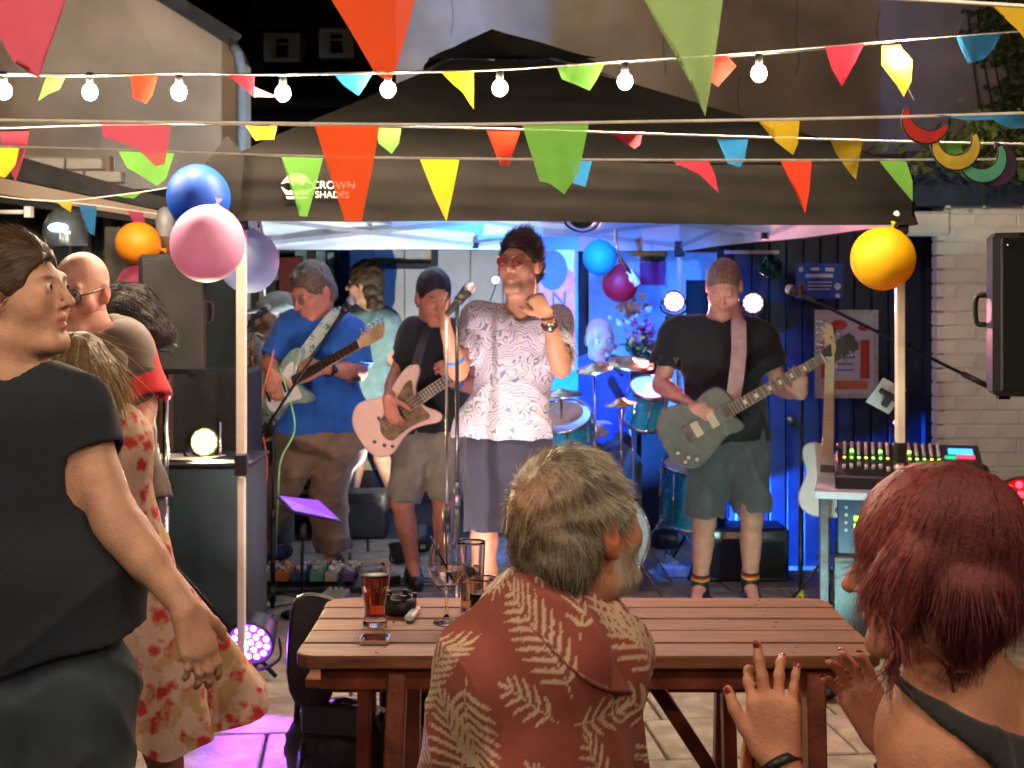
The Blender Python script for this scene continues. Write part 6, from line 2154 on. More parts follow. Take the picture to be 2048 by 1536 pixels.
for x in (xL + .20, xR - .20):
    b_ = MB(); b_.box((x, (ty0 + ty1) / 2, ZT - .058), (.07, ty1 - ty0 - .12, .045)); b_.build('crossbar', M_wood2, tab)
    for sgn, yy in ((-1, ty0 + .06), (1, ty1 - .06)):
        b_ = MB(); b_.bar((x + .042, yy, ZT - .05), (x + .042 - .02, yy + sgn * .16, .0), .07, .045, (1, 0, 0), .004); b_.build('leg', M_wood2, tab)
b_ = MB(); b_.bar((xL + .24, 3.62, .18), (.08, 3.62, ZT - .05), .035, .07, (0, 1, 0), .004); b_.build('brace', M_wood2, tab)
b_ = MB(); b_.bar((xR - .24, 3.62, .18), (.30, 3.62, ZT - .05), .035, .07, (0, 1, 0), .004); b_.build('brace', M_wood2, tab)
sc_ = S()
for x in (xL + .20, xR - .20):
    for i in range(npl):
        for q in (-.025, .025): sc_.cyl((x + q * .3, ty0 + wpl * (i + .5) + q, ZT - .001), (x + q * .3, ty0 + wpl * (i + .5) + q, ZT + .0012), .0042, n=10)
sc_.build('screws', mat('dull_screw', (.12, .08, .06, 1), .4, metal=.8), tab, kind='stuff')
# far bench
bn_ = thing('bench', 'reddish bench on the stage side of the picnic table', 'bench', (-.1, 4.35, 0))
for i in range(2):
    b_ = MB(); b_.box((.1, 4.28 + i * .125, .43), (1.45, .115, .03), None, .004); b_.build('plank', M_wood, bn_)
b_ = MB(); b_.box((.1, 4.34, .395), (1.3, .04, .04)); b_.build('rail', M_wood2, bn_)
for x in (-.45, .66):
    b_ = MB(); b_.bar((x, 4.28, .41), (x, 4.22, .0), .06, .04, (1, 0, 0), .004); b_.build('leg', M_wood2, bn_)
    b_ = MB(); b_.bar((x, 4.40, .41), (x, 4.46, .0), .06, .04, (1, 0, 0), .004); b_.build('leg', M_wood2, bn_)
sl = thing('lit_table_leg', 'far leg frame of the picnic table with its lit salmon tone painted in', 'stool', (.68, 4.0, 0))
M_salm = mat('lit_salmon_wood', (.62, .17, .10, 1), .45, noise=.06)  # bright light on the far table leg put into its colour
b_ = MB(); b_.bar(P(1515, 1330, 700), P(1490, 1560, 700), .045, .03, (1, 0, 0), .004); b_.build('leg', M_salm, sl)
b_ = MB(); b_.bar(P(1590, 1350, 690), P(1612, 1560, 690), .035, .03, (1, 0, 0), .004); b_.build('leg', M_salm, sl)
b_ = MB(); c = P(1552, 1338, 695); b_.box(c + V(0, .08, 0), (.14, .24, .03), None, .005); b_.build('seat', M_salm, sl)
# drinks
def glass_thing(label, px, py, prof, liquid=None, lm=None, cat='glass', name='glass', s_=None, foam=None):
    c = P(px, py, s_); c.z = ZT
    root = thing(name, label, cat, tuple(c))
    b_ = S(); b_.lathe(c, hard(prof), 32); b_.build('glass_bowl' if liquid else 'glass_wall', M_glass, root)
    if liquid:
        b_ = S(); b_.lathe(c, hard(liquid), 32); b_.build('drink', lm, root)
    if foam:
        b_ = S(); b_.lathe(c, foam, 28); b_.build('foam', M_white, root)
    return root, c
def liq(name, col, dens=1.0):
    return mat(name, col, .03, trans=.85, noise=0, ior=1.33)
def sd(y): return .85 and (y - HOR) / .85   # scale on the table top from the row of the base
# beer
s1 = sd(1250)
H1 = (1250 - 1128) / s1
glass_thing('tall beer glass of dark red ale on the picnic table', 750, 1250,
            [(0, .0), (.030, 0), (.032, .004), (.028, .02), (.0275, .05), (.036, .10), (.040, H1 * .85), (.0405, H1), (.0375, H1), (.0365, .10), (.0255, .05), (.0255, .022), (0, .018)],
            [(0, .020), (.0248, .024), (.0248, .05), (.0355, .098), (.0368, H1 * .80), (0, H1 * .80)], liq('red_ale', (.80, .10, .04, 1)), 'beer glass', 'beer_glass', s1,
            foam=[(.0, H1 * .80 + .0005), (.0366, H1 * .80 + .0005), (.0368, H1 * .84), (0, H1 * .84)])
m_ = thing('drinks_mat', 'square dark mat with a pale rim next to the beer glass', 'drinks mat', tuple(P(750, 1300, 830)))
c = P(750, 1283, sd(1283)); c.z = ZT
b_ = MB(); b_.box(c + V(0, 0, .004), (.066, .066, .006), None, .001); b_.build('mat', mat('dark_mat', (.06, .01, .008, 1), .15, noise=.1, coat=.6), m_)
for a in ((0, .034), (0, -.034), (.034, 0), (-.034, 0)):
    b_ = MB(); b_.box(c + V(a[0], a[1], .006), (.004 if a[0] else .072, .004 if a[1] else .064, .010), None); b_.build('rim', M_chrome, m_)
# ashtray
c = P(800, 1228, sd(1228)); c.z = ZT
root = thing('ashtray', 'round black ashtray behind the beer glass', 'ashtray', tuple(c))
b_ = S(); b_.lathe(c, [(0, 0), (.038, 0), (.044, .01), (.044, .045), (.036, .045), (.033, .010), (0, .008)], 28); b_.build('bowl', M_black, root)
for i in range(5):
    t = i * 1.256; b_ = MB(); b_.box(c + V(.040 * math.cos(t), .040 * math.sin(t), .051), (.012, .014, .012), Matrix.Rotation(t, 3, 'Z')); b_.build('notch', M_black, root)
# lighter
root = thing('lighter', 'pale blue and pink lighter lying on the table', 'lighter', tuple(P(824, 1240, 760)))
a, b2 = P(817, 1246, sd(1246)), P(833, 1226, sd(1226)); a.z = b2.z = ZT + .011
b_ = MB(); b_.bar(a, a.lerp(b2, .72), .024, .018, None, .005); b_.build('body', mat('pale_plastic', (.45, .52, .60, 1), .25, coat=.3), root)
b_ = MB(); b_.bar(a.lerp(b2, .74), b2, .022, .016, None, .003); b_.build('top', mat('pink_plastic', (.62, .36, .34, 1), .3), root)
# gin glass
s1 = sd(1246); H1 = (1246 - 1094) / s1
k_ = H1 / .20
prof = [(0, 0), (.035, .001), (.036, .004), (.012, .010), (.0045, .022), (.004, .075), (.008, .088), (.028, .100), (.044, .125), (.0505, .155), (.047, .185), (.0445, .20), (.0430, .20), (.0455, .185), (.049, .155), (.0425, .127), (.027, .104), (0, .092)]
glass_thing('stemmed balloon gin glass with a black straw and a little drink', 893, 1246, [(r * k_ * 1.0, z * k_) for r, z in prof], [(r * k_, z * k_) for r, z in ((0, .096), (.025, .106), (.040, .128), (.0462, .143), (0, .143))], liq('clear_drink', (.92, .78, .70, 1)), 'gin glass', 'gin_glass', s1)
c = P(893, 1246, s1); c.z = ZT
b_ = S(); b_.tube([c + V(.018, 0, .11), c + V(-.045, .01, .225)], .003, 6); tag(b_.build('straw', M_black), 'black drinking straw leaning in the gin glass', 'straw')
b_ = S(); b_.tube([c + V(.002, .005, .11), c + V(-.004, .02, .26)], .0022, 6); tag(b_.build('stirrer', M_black), 'thin black stirrer upright in the gin glass', 'stirrer')
# pint glass with ice
s1 = sd(1225); H1 = (1225 - 1082) / s1
_, c = glass_thing('straight pint glass with ice and amber drink behind the gin glass', 943, 1225, [(0, 0), (.029, 0), (.030, .003), (.0375, H1), (.0355, H1), (.028, .008), (0, .008)], [(0, .009), (.0275, .010), (.0315, H1 * .45), (0, H1 * .45)], liq('amber_drink', (.92, .60, .22, 1)), 'pint glass', 'pint_glass', s1)
r_ = random.Random(2)
for i in range(6):
    b_ = MB(); b_.box(c + V(r_.uniform(-.016, .016), r_.uniform(-.016, .016), H1 * .48 + i * .006), (.022, .022, .02), Matrix.Rotation(r_.random() * 3, 3, 'Z') @ Matrix.Rotation(r_.random(), 3, 'X'), .003)
    tag(b_.build('ice_cube', mat('ice', (.9, .95, .9, 1), .15, trans=.7, noise=0, ior=1.31)), 'ice cube floating in the pint glass', 'ice cube', 'ice cubes in the pint glass')
# cola
s1 = sd(1262); H1 = (1262 - 1155) / s1
glass_thing('half pint glass of dark cola close to the man in the leaf print shirt', 965, 1262, [(0, 0), (.028, 0), (.029, .003), (.036, H1), (.034, H1), (.0265, .008), (0, .008)], [(0, .009), (.0262, .010), (.0325, H1 * .72), (0, H1 * .72)], mat('cola', (.012, .005, .004, 1), .05, noise=0), 'cola glass', 'cola_glass', s1)
# bottle / jar
s1 = sd(1215); H1 = (1215 - 1086) / s1
glass_thing('clear glass bottle partly hidden by the man in the leaf print shirt', 1040, 1215, [(0, 0), (.030, 0), (.032, .01), (.032, H1 * .62), (.022, H1 * .80), (.018, H1 * .86), (.0185, H1), (.016, H1), (.016, H1 * .86), (.020, H1 * .78), (.029, H1 * .6), (.029, .01), (0, .008)], [(0, .012), (.028, .013), (.028, H1 * .4), (0, H1 * .4)], liq('water', (.85, .92, .95, 1)), 'bottle', 'bottle', s1)

# folding chair in black with a bag, beyond the table end
ch = thing('folding_chair', 'black folding chair with a padded back beyond the table corner', 'chair', tuple(G(640, 640)))
sC2 = 640
bk = [(-.075, -.17), (.085, -.17), (.085, .14), (.06, .17), (-.03, .19), (-.07, .14)]
c = P(622, 1305, sC2)
b_ = MB(); b_.prism(smooth_poly(bk, 2), c, (1, .25, 0), (0, .12, 1), (.25, -1, .12), .03, .008); b_.build('backrest', mat('black_vinyl', (.018, .016, .028, 1), .4, noise=.1, bump=.1), ch)
b_ = MB(); b_.box(c + V(.07, -.03, -.20), (.20, .04, .10), Matrix.Rotation(-.25, 3, 'Z'), .01); b_.build('seat', mat('black_vinyl', (.018, .016, .028, 1), .4), ch)
for (a, b2) in ((c + V(-.04, .02, -.1), c + V(-.09, .20, -.55)), (c + V(-.03, .02, -.28), c + V(-.02, -.25, -.55)), (c + V(.22, .05, -.2), c + V(.2, .22, -.55)), (c + V(.24, .02, -.28), c + V(.26, -.25, -.55))):
    b2 = Vector(b2); b2.z = .01
    b_ = S(); b_.tube([a, b2], .010, 8); b_.build('leg', M_blackm, ch)
bg_ = S(); c = G(690, 640) + V(.02, .1, 0)
sdf = SDF(); sdf.ell(tuple(c + V(-.02, 0, .16)), (.20, .13, .15)); sdf.ell(tuple(c + V(.12, 0, .12)), (.14, .12, .12), k=.05); sdf.plane((0, 0, .003), (0, 0, -1))
v_, q_ = sdf.mesh_data(.012, noise=cloth_noise(.010, 18, 3, 1))
bag = thing('bag', 'soft black bag slumped on the paving beneath the picnic table', 'bag', tuple(c))
link('bag_body', np_mesh('bag', v_, q_), mat('black_nylon', (.012, .012, .016, 1), .55, noise=.1, bump=.2), bag)
b_ = S(); b_.tube(catmull([c + V(-.12, -.08, .22), c + V(-.04, -.12, .34), c + V(.06, -.12, .30), c + V(.10, -.09, .20)], 6), .009, 6); b_.build('strap', M_black, bag)
bs = MB(); b_ = MB(); A = P(790, 1360, 610); B = P(872, 1480, 610)
b_.box(((A.x + B.x) / 2, A.y + .1, .20), (.24, .2, .38), None, .01); tag(b_.build('black_box', M_black), 'black box standing on the paving behind the table leg', 'box')
# kick drum like practice amp and cases on the stage floor
for (px, s_, w, h, d, lab) in ((700, 300, .5, .30, .3, 'low black amplifier on the paving behind the khaki trousers'), (1480, 352, .5, .30, .3, 'black amplifier behind the bare legged guitarist'), (575, 290, .4, .30, .3, 'low black case on the paving behind the boom stand')):
    p = G(px, s_)
    root = thing('amplifier', lab, 'amplifier', tuple(p))
    b_ = MB(); b_.box(p + V(0, 0, h / 2), (w, d, h), None, .012); b_.build('cabinet', M_black, root)
    b_ = MB(); b_.box(p + V(0, -d / 2 - .004, h * .42), (w * .9, .008, h * .66)); b_.build('grille', mat('steel_grille', (.022, .022, .022, 1), .5), root)
    b_ = MB(); b_.box(p + V(0, -d / 2 - .004, h * .88), (w * .9, .01, h * .12)); b_.build('control_panel', M_chrome, root)
# ================================================================== the people
def fabric(name, col, **k):
    k.setdefault('rough', .85); k.setdefault('noise', .12); k.setdefault('nscale', 14); k.setdefault('bump', .25); k.setdefault('bscale', 260); k.setdefault('sheen', .15)
    return mat(name, col, **k)
M_lens_c = mat('clear_lens', (.8, .85, .9, 1), .03, trans=.9, noise=0, ior=1.2)
M_gold = mat('gold_wire', (.65, .45, .18, 1), .25, metal=1, noise=.05)
FAIR = (.50, .27, .185); PINK = (.52, .25, .18); TAN = (.40, .21, .13); RED = (.50, .20, .13)

def swirl_mat():
    m = bpy.data.materials.new('swirl_print'); m.use_nodes = True
    nt = m.node_tree; b = nt.nodes['Principled BSDF']; b.inputs['Roughness'].default_value = .8
    tc = nt.nodes.new('ShaderNodeTexCoord')
    n1 = nt.nodes.new('ShaderNodeTexNoise'); n1.inputs['Scale'].default_value = 9; n1.inputs['Detail'].default_value = 2
    vm = nt.nodes.new('ShaderNodeVectorMath'); vm.operation = 'SCALE'; vm.inputs['Scale'].default_value = .34
    ad = nt.nodes.new('ShaderNodeVectorMath'); ad.operation = 'ADD'
    nt.links.new(tc.outputs['Object'], n1.inputs['Vector']); nt.links.new(n1.outputs['Color'], vm.inputs[0])
    nt.links.new(tc.outputs['Object'], ad.inputs[0]); nt.links.new(vm.outputs[0], ad.inputs[1])
    w = nt.nodes.new('ShaderNodeTexWave'); w.wave_type = 'BANDS'; w.bands_direction = 'Z'; w.inputs['Scale'].default_value = 13; w.inputs['Distortion'].default_value = 5.5
    w.inputs['Detail'].default_value = 1.2; w.inputs['Detail Scale'].default_value = 1.3
    nt.links.new(ad.outputs[0], w.inputs['Vector'])
    r = nt.nodes.new('ShaderNodeValToRGB'); e = r.color_ramp.elements
    e[0].position = .06; e[0].color = (.12, .15, .25, 1); e[1].position = .26; e[1].color = (.43, .41, .48, 1)
    x = e.new(.16); x.color = (.30, .33, .40, 1)
    nt.links.new(w.outputs['Fac'], r.inputs['Fac']); nt.links.new(r.outputs['Color'], b.inputs['Base Color'])
    return m
def floral_mat(name, base, c1, c2, sc=16, c3=None):
    m = bpy.data.materials.new(name); m.use_nodes = True
    nt = m.node_tree; b = nt.nodes['Principled BSDF']; b.inputs['Roughness'].default_value = .85
    tc = nt.nodes.new('ShaderNodeTexCoord')
    n1 = nt.nodes.new('ShaderNodeTexNoise'); n1.inputs['Scale'].default_value = sc * 1.3; n1.inputs['Detail'].default_value = 5
    ad = nt.nodes.new('ShaderNodeVectorMath'); ad.operation = 'MULTIPLY_ADD'
    nt.links.new(tc.outputs['Object'], n1.inputs['Vector']); nt.links.new(n1.outputs['Color'], ad.inputs[0]); ad.inputs[1].default_value = (.07, .07, .07); nt.links.new(tc.outputs['Object'], ad.inputs[2])
    v = nt.nodes.new('ShaderNodeTexVoronoi'); v.inputs['Scale'].default_value = sc; nt.links.new(ad.outputs[0], v.inputs['Vector'])
    r = nt.nodes.new('ShaderNodeValToRGB'); e = r.color_ramp.elements
    e[0].position = .26; e[0].color = c1; e[1].position = .52; e[1].color = base
    x = e.new(.36); x.color = c2
    nt.links.new(v.outputs['Distance'], r.inputs['Fac'])
    n2 = nt.nodes.new('ShaderNodeTexNoise'); n2.inputs['Scale'].default_value = sc * .9; n2.inputs['Detail'].default_value = 4; nt.links.new(tc.outputs['Object'], n2.inputs['Vector'])
    r2 = nt.nodes.new('ShaderNodeValToRGB'); r2.color_ramp.elements[0].position = .52; r2.color_ramp.elements[1].position = .60; nt.links.new(n2.outputs['Fac'], r2.inputs['Fac'])
    mx = nt.nodes.new('ShaderNodeMix'); mx.data_type = 'RGBA'; nt.links.new(r2.outputs['Color'], mx.inputs['Factor']); nt.links.new(r.outputs['Color'], mx.inputs[6]); mx.inputs[7].default_value = c3 or base
    nt.links.new(mx.outputs[2], b.inputs['Base Color'])
    bp = nt.nodes.new('ShaderNodeBump'); bp.inputs['Strength'].default_value = .2; nt.links.new(n2.outputs['Fac'], bp.inputs['Height']); nt.links.new(bp.outputs['Normal'], b.inputs['Normal'])
    return m
def hair_mat(name, c, rough=.5):
    return mat(name, c, rough, noise=.35, nscale=130, bump=.6, bscale=190, stretch=(1.0, 1.0, .35))

def band(label, m, W, sd, t, r, name='wrist_band', w=.02, parent=None, mface=None):
    """ring round the forearm at fraction t"""
    el, wr = Vector(W['el' + sd]), Vector(W['wr' + sd])
    c = el.lerp(wr, t); d = (wr - el).normalized()
    b_ = S(); b_.lathe(c, [(r, -w / 2), (r + .003, -w / 2), (r + .003, w / 2), (r, w / 2)], 20, d); 
    if mface:
        root = thing(name, label, name.replace('_', ' '), tuple(c))
        b_.build('strap', m, root)
        q = S(); u = Vector((0, -1, 0)); u = (u - d * u.dot(d)).normalized(); q.cyl(c + u * r, c + u * (r + .012), .019, .018, 16); q.build('watch_face', mface, root)
        return root
    o = b_.build(name, m); tag(o, label, name.replace('_', ' ')); return o

def strap_mesh(label, pts, w, m, group=None, hint=(0, -1, 0)):
    pts = catmull(pts, 6); n = len(pts)
    vs = []; fs = []
    hn = Vector(hint)
    for i, p in enumerate(pts):
        t = (pts[min(i + 1, n - 1)] - pts[max(i - 1, 0)]).normalized(); sd = t.cross(hn).normalized(); nn = sd.cross(t)
        for (a, b2) in ((-1, -1), (1, -1), (1, 1), (-1, 1)): vs.append(p + sd * a * w / 2 + nn * b2 * .0015)
    for i in range(n - 1):
        for k in range(4): fs.append((i * 4 + k, i * 4 + (k + 1) % 4, (i + 1) * 4 + (k + 1) % 4, (i + 1) * 4 + k))
    fs += [(0, 1, 2, 3), tuple(range((n - 1) * 4, n * 4))]
    b_ = MB(); b_.add(vs, fs); o = b_.build('guitar_strap', m, smooth=False); tag(o, label, 'strap', group); return o

# ---- singer -------------------------------------------------------------------
sg = person('singer in a swirl print shirt and sunglasses with both hands raised', 465,
    dict(neck=(1040, 628), pelvis=(1012, 895), shR=(952, 634), shL=(1118, 645), elR=(916, 742, -.10), wrR=(893, 662, -.20),
         elL=(1122, 736, -.14), wrL=(1094, 630, -.24), hipR=(972, 915), hipL=(1056, 915), knR=(968, 1085, -.03), knL=(1068, 1085, .05), anR=(972, 1290, .02), anL=(1075, 1290, .1)),
    0, head=dict(c=(1040, 527), yaw=-22, pitch=4, sc=1.06, beard=((.16, .10, .07), .45), eyes=False, scalp=((.04, .03, .025), .6), nose=1.15, jaw=1.05, browamt=.9), skin=TAN, b=.98, h=.0065,
    hands=dict(R=dict(d=(-.12, -.15, 1), n=(.9, .4, 0), thumb=1, curl=(.18, .2, .25, .3), tcurl=.2, first=.2),
               L=dict(d=(-.55, -.1, .85), n=(-.35, .9, -.1), thumb=1, curl=(1.2, 1.25, 1.3, 1.3), first=1.1, tcurl=.6)))
shirt(sg, swirl_mat(), 'shirt', g=.016, sleeve=.80, sl_r=.060, sl_r2=.068, hem=P(1010, 874, 465), h=.007, amp=.008, seed=4, low=.0, freq=17,
      vneck=(tuple(P(1035, 610, 465, -.13)), tuple(P(1035, 705, 465, -.14)), .035, .004), extra=lambda S_, pr: [S_.cap(P(1000 + q, 860, 465), P(1000 + q, 900, 465), .142, .146, .04, flat=((0, 1, 0), .84)) for q in (-30, 40)])
shorts(sg, fabric('navy_shorts', (.014, .016, .034, 1)), frac=.88, r0=.098, r1=.084, h=.008, amp=.008, seed=8)
shoes(sg, M_black, M_white)
hair_short(sg, hair_mat('dark_brown_hair', (.022, .014, .010, 1)), thick=.010, top=.018, amp=.006, seed=6, h=.005, line=.05, ns=2600, sl=.034, up=.75, lift=.5)
sg['glab'] = 'round gold wire sunglasses on the singer face'
glasses(sg, M_gold, mat('red_brown_lens', (.12, .015, .012, 1), .05, noise=0, coat=.5), .024)
band('dark leather wrist strap on the singer raised arm', mat('dark_leather', (.03, .015, .01, 1), .5), sg['W'], 'L', .82, .031, 'watch', .024, mface=M_chrome)
band('beaded bracelet above the singer wrist', mat('dark_beads', (.05, .02, .015, 1), .4), sg['W'], 'L', .98, .030, 'bracelet', .012)
band('bright blue wrist band on the singer forearm', mat('blue_band', (.02, .20, .75, 1), .5), sg['W'], 'R', .28, .040, 'wrist_band', .028)

# ---- blue shirted guitarist ------------------------------------------------------
bg_p = person('stocky guitarist in a royal blue shirt and glasses looking down', 345,
    dict(neck=(640, 645), pelvis=(640, 865), shR=(583, 660), shL=(704, 668), elR=(540, 728, -.06), wrR=(545, 745, -.26),
         elL=(716, 742, -.05), wrL=(650, 738, -.27), hipR=(612, 880), hipL=(668, 880), knR=(560, 985, -.10), knL=(655, 1000, .02), anR=(503, 1085, .05), anL=(668, 1105, .0)),
    -18, head=dict(c=(624, 584, -.04), yaw=-38, pitch=-24, sc=1.06, fat=.008, eyes=False, browamt=.5, scalp=((.12, .08, .05), .3)), skin=RED, K=1.20, b=1.10, h=.008,
    hands=dict(R=dict(d=(.1, -.35, -.9), n=(.3, .9, -.1), curl=(.6, .7, .7, .7), tcurl=.4), L=dict(d=(-.85, -.2, .25), n=(-.1, .6, -.5), curl=(.8, .85, .9, .9), thumb=1)), arm=1.12)
shirt(bg_p, fabric('royal_blue_shirt', (.012, .105, .44, 1)), 'shirt', g=.034, sleeve=.86, sl_r=.070, sl_r2=.076, hem=P(640, 862, 345), h=.007, amp=.010, seed=14, low=.0, freq=15,
      extra=lambda S_, pr: [S_.cap(P(640 + q, 820, 345), P(640 + q, 880, 345), .165, .170, .05, flat=((0, 1, 0), .85)) for q in (-38, 38)])
b_ = MB()
for sx in (-1, 1):
    nk = Vector(bg_p['W']['neck']); f = bg_p['fwd']; sd_ = Vector((f.y, -f.x, 0)) * -1
    a = nk + f * .065 + sd_ * sx * .012 + V(0, 0, -.055); b2 = nk + sd_ * sx * .075 + f * .02 + V(0, 0, .035); c2 = nk + f * .105 + sd_ * sx * .060 + V(0, 0, -.075)
    b_.add([a, b2, c2, a - f * .006, b2 - f * .006, c2 - f * .006], [(0, 1, 2), (5, 4, 3), (0, 3, 4, 1), (1, 4, 5, 2), (2, 5, 3, 0)])
b_.build('collar', MATS['royal_blue_shirt'], bg_p['root'])
shorts(bg_p, fabric('khaki_trousers', (.22, .145, .095, 1)), 'trousers', r0=.112, r1=.088, calf=True, calf_r=(.086, .082), h=.009, amp=.013, seed=18, freq=14, vert=.8, calf_end=.96, hipw=1.1)
shoes(bg_p, mat('grey_canvas', (.10, .10, .10, 1), .8), M_white)
hair_short(bg_p, hair_mat('grey_brown_hair', (.14, .095, .065, 1)), thick=.010, top=.014, amp=.006, seed=16, h=.0055, line=.052, tuft=[((.0, .055, .10), (-.03, .10, .112), .024, .010), ((-.03, .03, .105), (-.05, .07, .122), .022, .010)])
bg_p['glab'] = 'thin wire glasses on the blue shirted guitarist'
glasses(bg_p, M_gold, M_lens_c, .021)
band('black sports watch on the blue shirted guitarist arm', M_black, bg_p['W'], 'L', .88, .042, 'watch', .028, mface=M_darkglass)
guitar('green and white electric guitar held by the blue shirted guitarist', 'double', P(566, 778, 345, -.22), (.80, -.46, .44), (-.45, -1, .1), 1.06, mat('green_lacquer', (.22, .34, .27, 1), .22, noise=.45, nscale=9, coat=.6), group='electric guitars and bass')
sm = floral_mat('patterned_strap', (.45, .50, .42, 1), (.02, .10, .08, 1), (.15, .30, .15, 1), 34)
strap_mesh('green and cream patterned strap across the blue shirt', [P(690, 628, 345, .06), P(672, 628, 345, -.12), P(638, 668, 345, -.20), P(605, 712, 345, -.26), P(585, 745, 345, -.25)], .068, sm)

# ---- bass player -------------------------------------------------------------
bs_p = person('bass player in a black T-shirt and khaki shorts leaning over his bass', 365,
    dict(neck=(872, 655), pelvis=(862, 868), shR=(826, 668), shL=(916, 672, .06), elR=(792, 760, .0), wrR=(776, 795, -.24),
         elL=(945, 770, .05), wrL=(905, 765, -.16), hipR=(832, 885), hipL=(892, 885), knR=(805, 1005, -.04), knL=(888, 1005, .0), anR=(826, 1128, .06), anL=(886, 1125, .08)),
    12, head=dict(c=(868, 594, -.06), yaw=18, pitch=-16, sc=1.02, eyes=False, scalp=((.04, .03, .03), .85), browamt=.8), skin=RED, K=1.12, b=1.02, h=.0075,
    hands=dict(R=dict(d=(.25, -.3, -.9), n=(.4, .9, 0), curl=(.5, .55, .6, .6)), L=dict(d=(-.3, -.4, .6), n=(-.2, .7, -.6), curl=(.9, .9, .95, .95))), arm=1.05)
shirt(bs_p, fabric('black_tee', (.008, .008, .010, 1)), 'tee_shirt', g=.022, sleeve=.62, sl_r=.070, sl_r2=.076, hem=P(862, 862, 365), h=.008, amp=.008, seed=24, low=.0, freq=15,
      extra=lambda S_, pr: [S_.cap(P(862 + q, 820, 365), P(862 + q, 890, 365), .138, .142, .05, flat=((0, 1, 0), .85)) for q in (-25, 25)])
shorts(bs_p, fabric('khaki_shorts', (.20, .18, .14, 1)), frac=.96, r0=.098, r1=.086, h=.009, amp=.009, seed=28)
shoes(bs_p, M_black, M_black)
hair_short(bs_p, hair_mat('near_black_hair', (.016, .012, .012, 1)), thick=.006, top=.016, amp=.003, seed=26, h=.0055, line=.05)
band('pale blue wrist band on the bass player', mat('blue_band', (.02, .20, .75, 1), .5), bs_p['W'], 'L', .82, .036, 'wrist_band', .024)
guitar('pale pink bass guitar with a brown guard held by the bass player', 'bass', P(797, 828, 365, -.20), (.86, .0, .58), (-.15, -1, .1), 1.14, mat('shell_pink_lacquer', (.66, .44, .36, 1), .2, noise=.03, coat=.7), group='electric guitars and bass')
strap_mesh('dark strap over the bass player shoulder', [P(880, 645, 365, .05), P(855, 655, 365, -.13), P(835, 720, 365, -.19), P(822, 775, 365, -.20)], .05, M_black)

# ---- right guitarist ------------------------------------------------------------
rg = person('bare legged guitarist in a black T-shirt looking down at his guitar', 390,
    dict(neck=(1437, 648), pelvis=(1455, 885), shR=(1352, 662), shL=(1520, 672), elR=(1322, 770, .0), wrR=(1388, 815, -.24),
         elL=(1562, 775, -.04), wrL=(1602, 790, -.27), hipR=(1418, 900), hipL=(1492, 900), knR=(1408, 1045, -.04), knL=(1504, 1035, -.04), anR=(1400, 1175, .03), anL=(1500, 1172, .03),
         toeR=(1388, 1210, -.15), toeL=(1512, 1210, -.15)),
    -10, head=dict(c=(1448, 572, -.05), yaw=-14, pitch=-34, sc=1.10, eyes=False, scalp=((.16, .095, .055), .8), browamt=.4, beard=((.25, .14, .08), .35)), skin=PINK, b=1.14, h=.007, belly=.01,
    hands=dict(R=dict(d=(.72, -.2, -.35), n=(.2, .85, .0), thumb=1, curl=(.7, .75, .8, .8)), L=dict(d=(-.15, -.38, .9), n=(-.1, .9, .35), thumb=1, curl=(.75, .8, .85, .85), first=.6, sc=1.08)), arm=1.08, legb=1.05)
shirt(rg, fabric('black_tee2', (.007, .008, .009, 1)), 'tee_shirt', g=.026, sleeve=.66, sl_r=.080, sl_r2=.088, hem=P(1455, 880, 390), h=.008, amp=.009, seed=34, low=.0, freq=14,
      extra=lambda S_, pr: [S_.cap(P(1452 + q, 830, 390), P(1452 + q, 900, 390), .13, .132, .05, flat=((0, 1, 0), .85)) for q in (-26, 26)])
shorts(rg, fabric('grey_shorts', (.095, .095, .095, 1)), frac=.92, r0=.112, r1=.100, h=.009, amp=.010, seed=38)
shoes(rg, M_black, M_black)
hair_short(rg, hair_mat('sandy_crop', (.20, .12, .07, 1)), thick=.002, top=.004, amp=.0015, seed=36, h=.0055, line=.045)
for sd in 'RL':
    W = rg['W']; an, kn = Vector(W['an' + sd]), Vector(W['kn' + sd])
    for (t0, t1, m_) in ((-.05, .13, M_black), (.131, .165, mat('sock_yellow', (.55, .38, .03, 1), .9)), (.166, .195, mat('sock_red', (.45, .03, .02, 1), .9)), (.196, .225, mat('sock_dark', (.03, .015, .015, 1), .9))):
        b_ = S(); a_ = an.lerp(kn, t0); c_ = an.lerp(kn, t1); b_.cyl(a_, c_, .046 + .01 * max(t0, 0), .046 + .012 * t1, 20); b_.build('sock' if t0 < 0 else 'sock_stripe', m_, rg['root'])
guitar('grey green single cutaway guitar with cream fittings', 'single', P(1408, 850, 390, -.24), (.86, -.10, .50), (-.1, -1, .12), 1.12, mat('sage_lacquer', (.125, .135, .115, 1), .25, noise=.05, coat=.5), M_cream2, group='electric guitars and bass', m_neck=mat('dark_neck', (.35, .30, .20, 1), .4))
strap_mesh('wide pale pink strap over the bare legged guitarist shoulder', [P(1490, 628, 390, .08), P(1478, 636, 390, -.14), P(1478, 700, 390, -.21), P(1472, 760, 390, -.24), P(1465, 800, 390, -.25)], .075, mat('pink_strap', (.42, .27, .25, 1), .8, noise=.1))

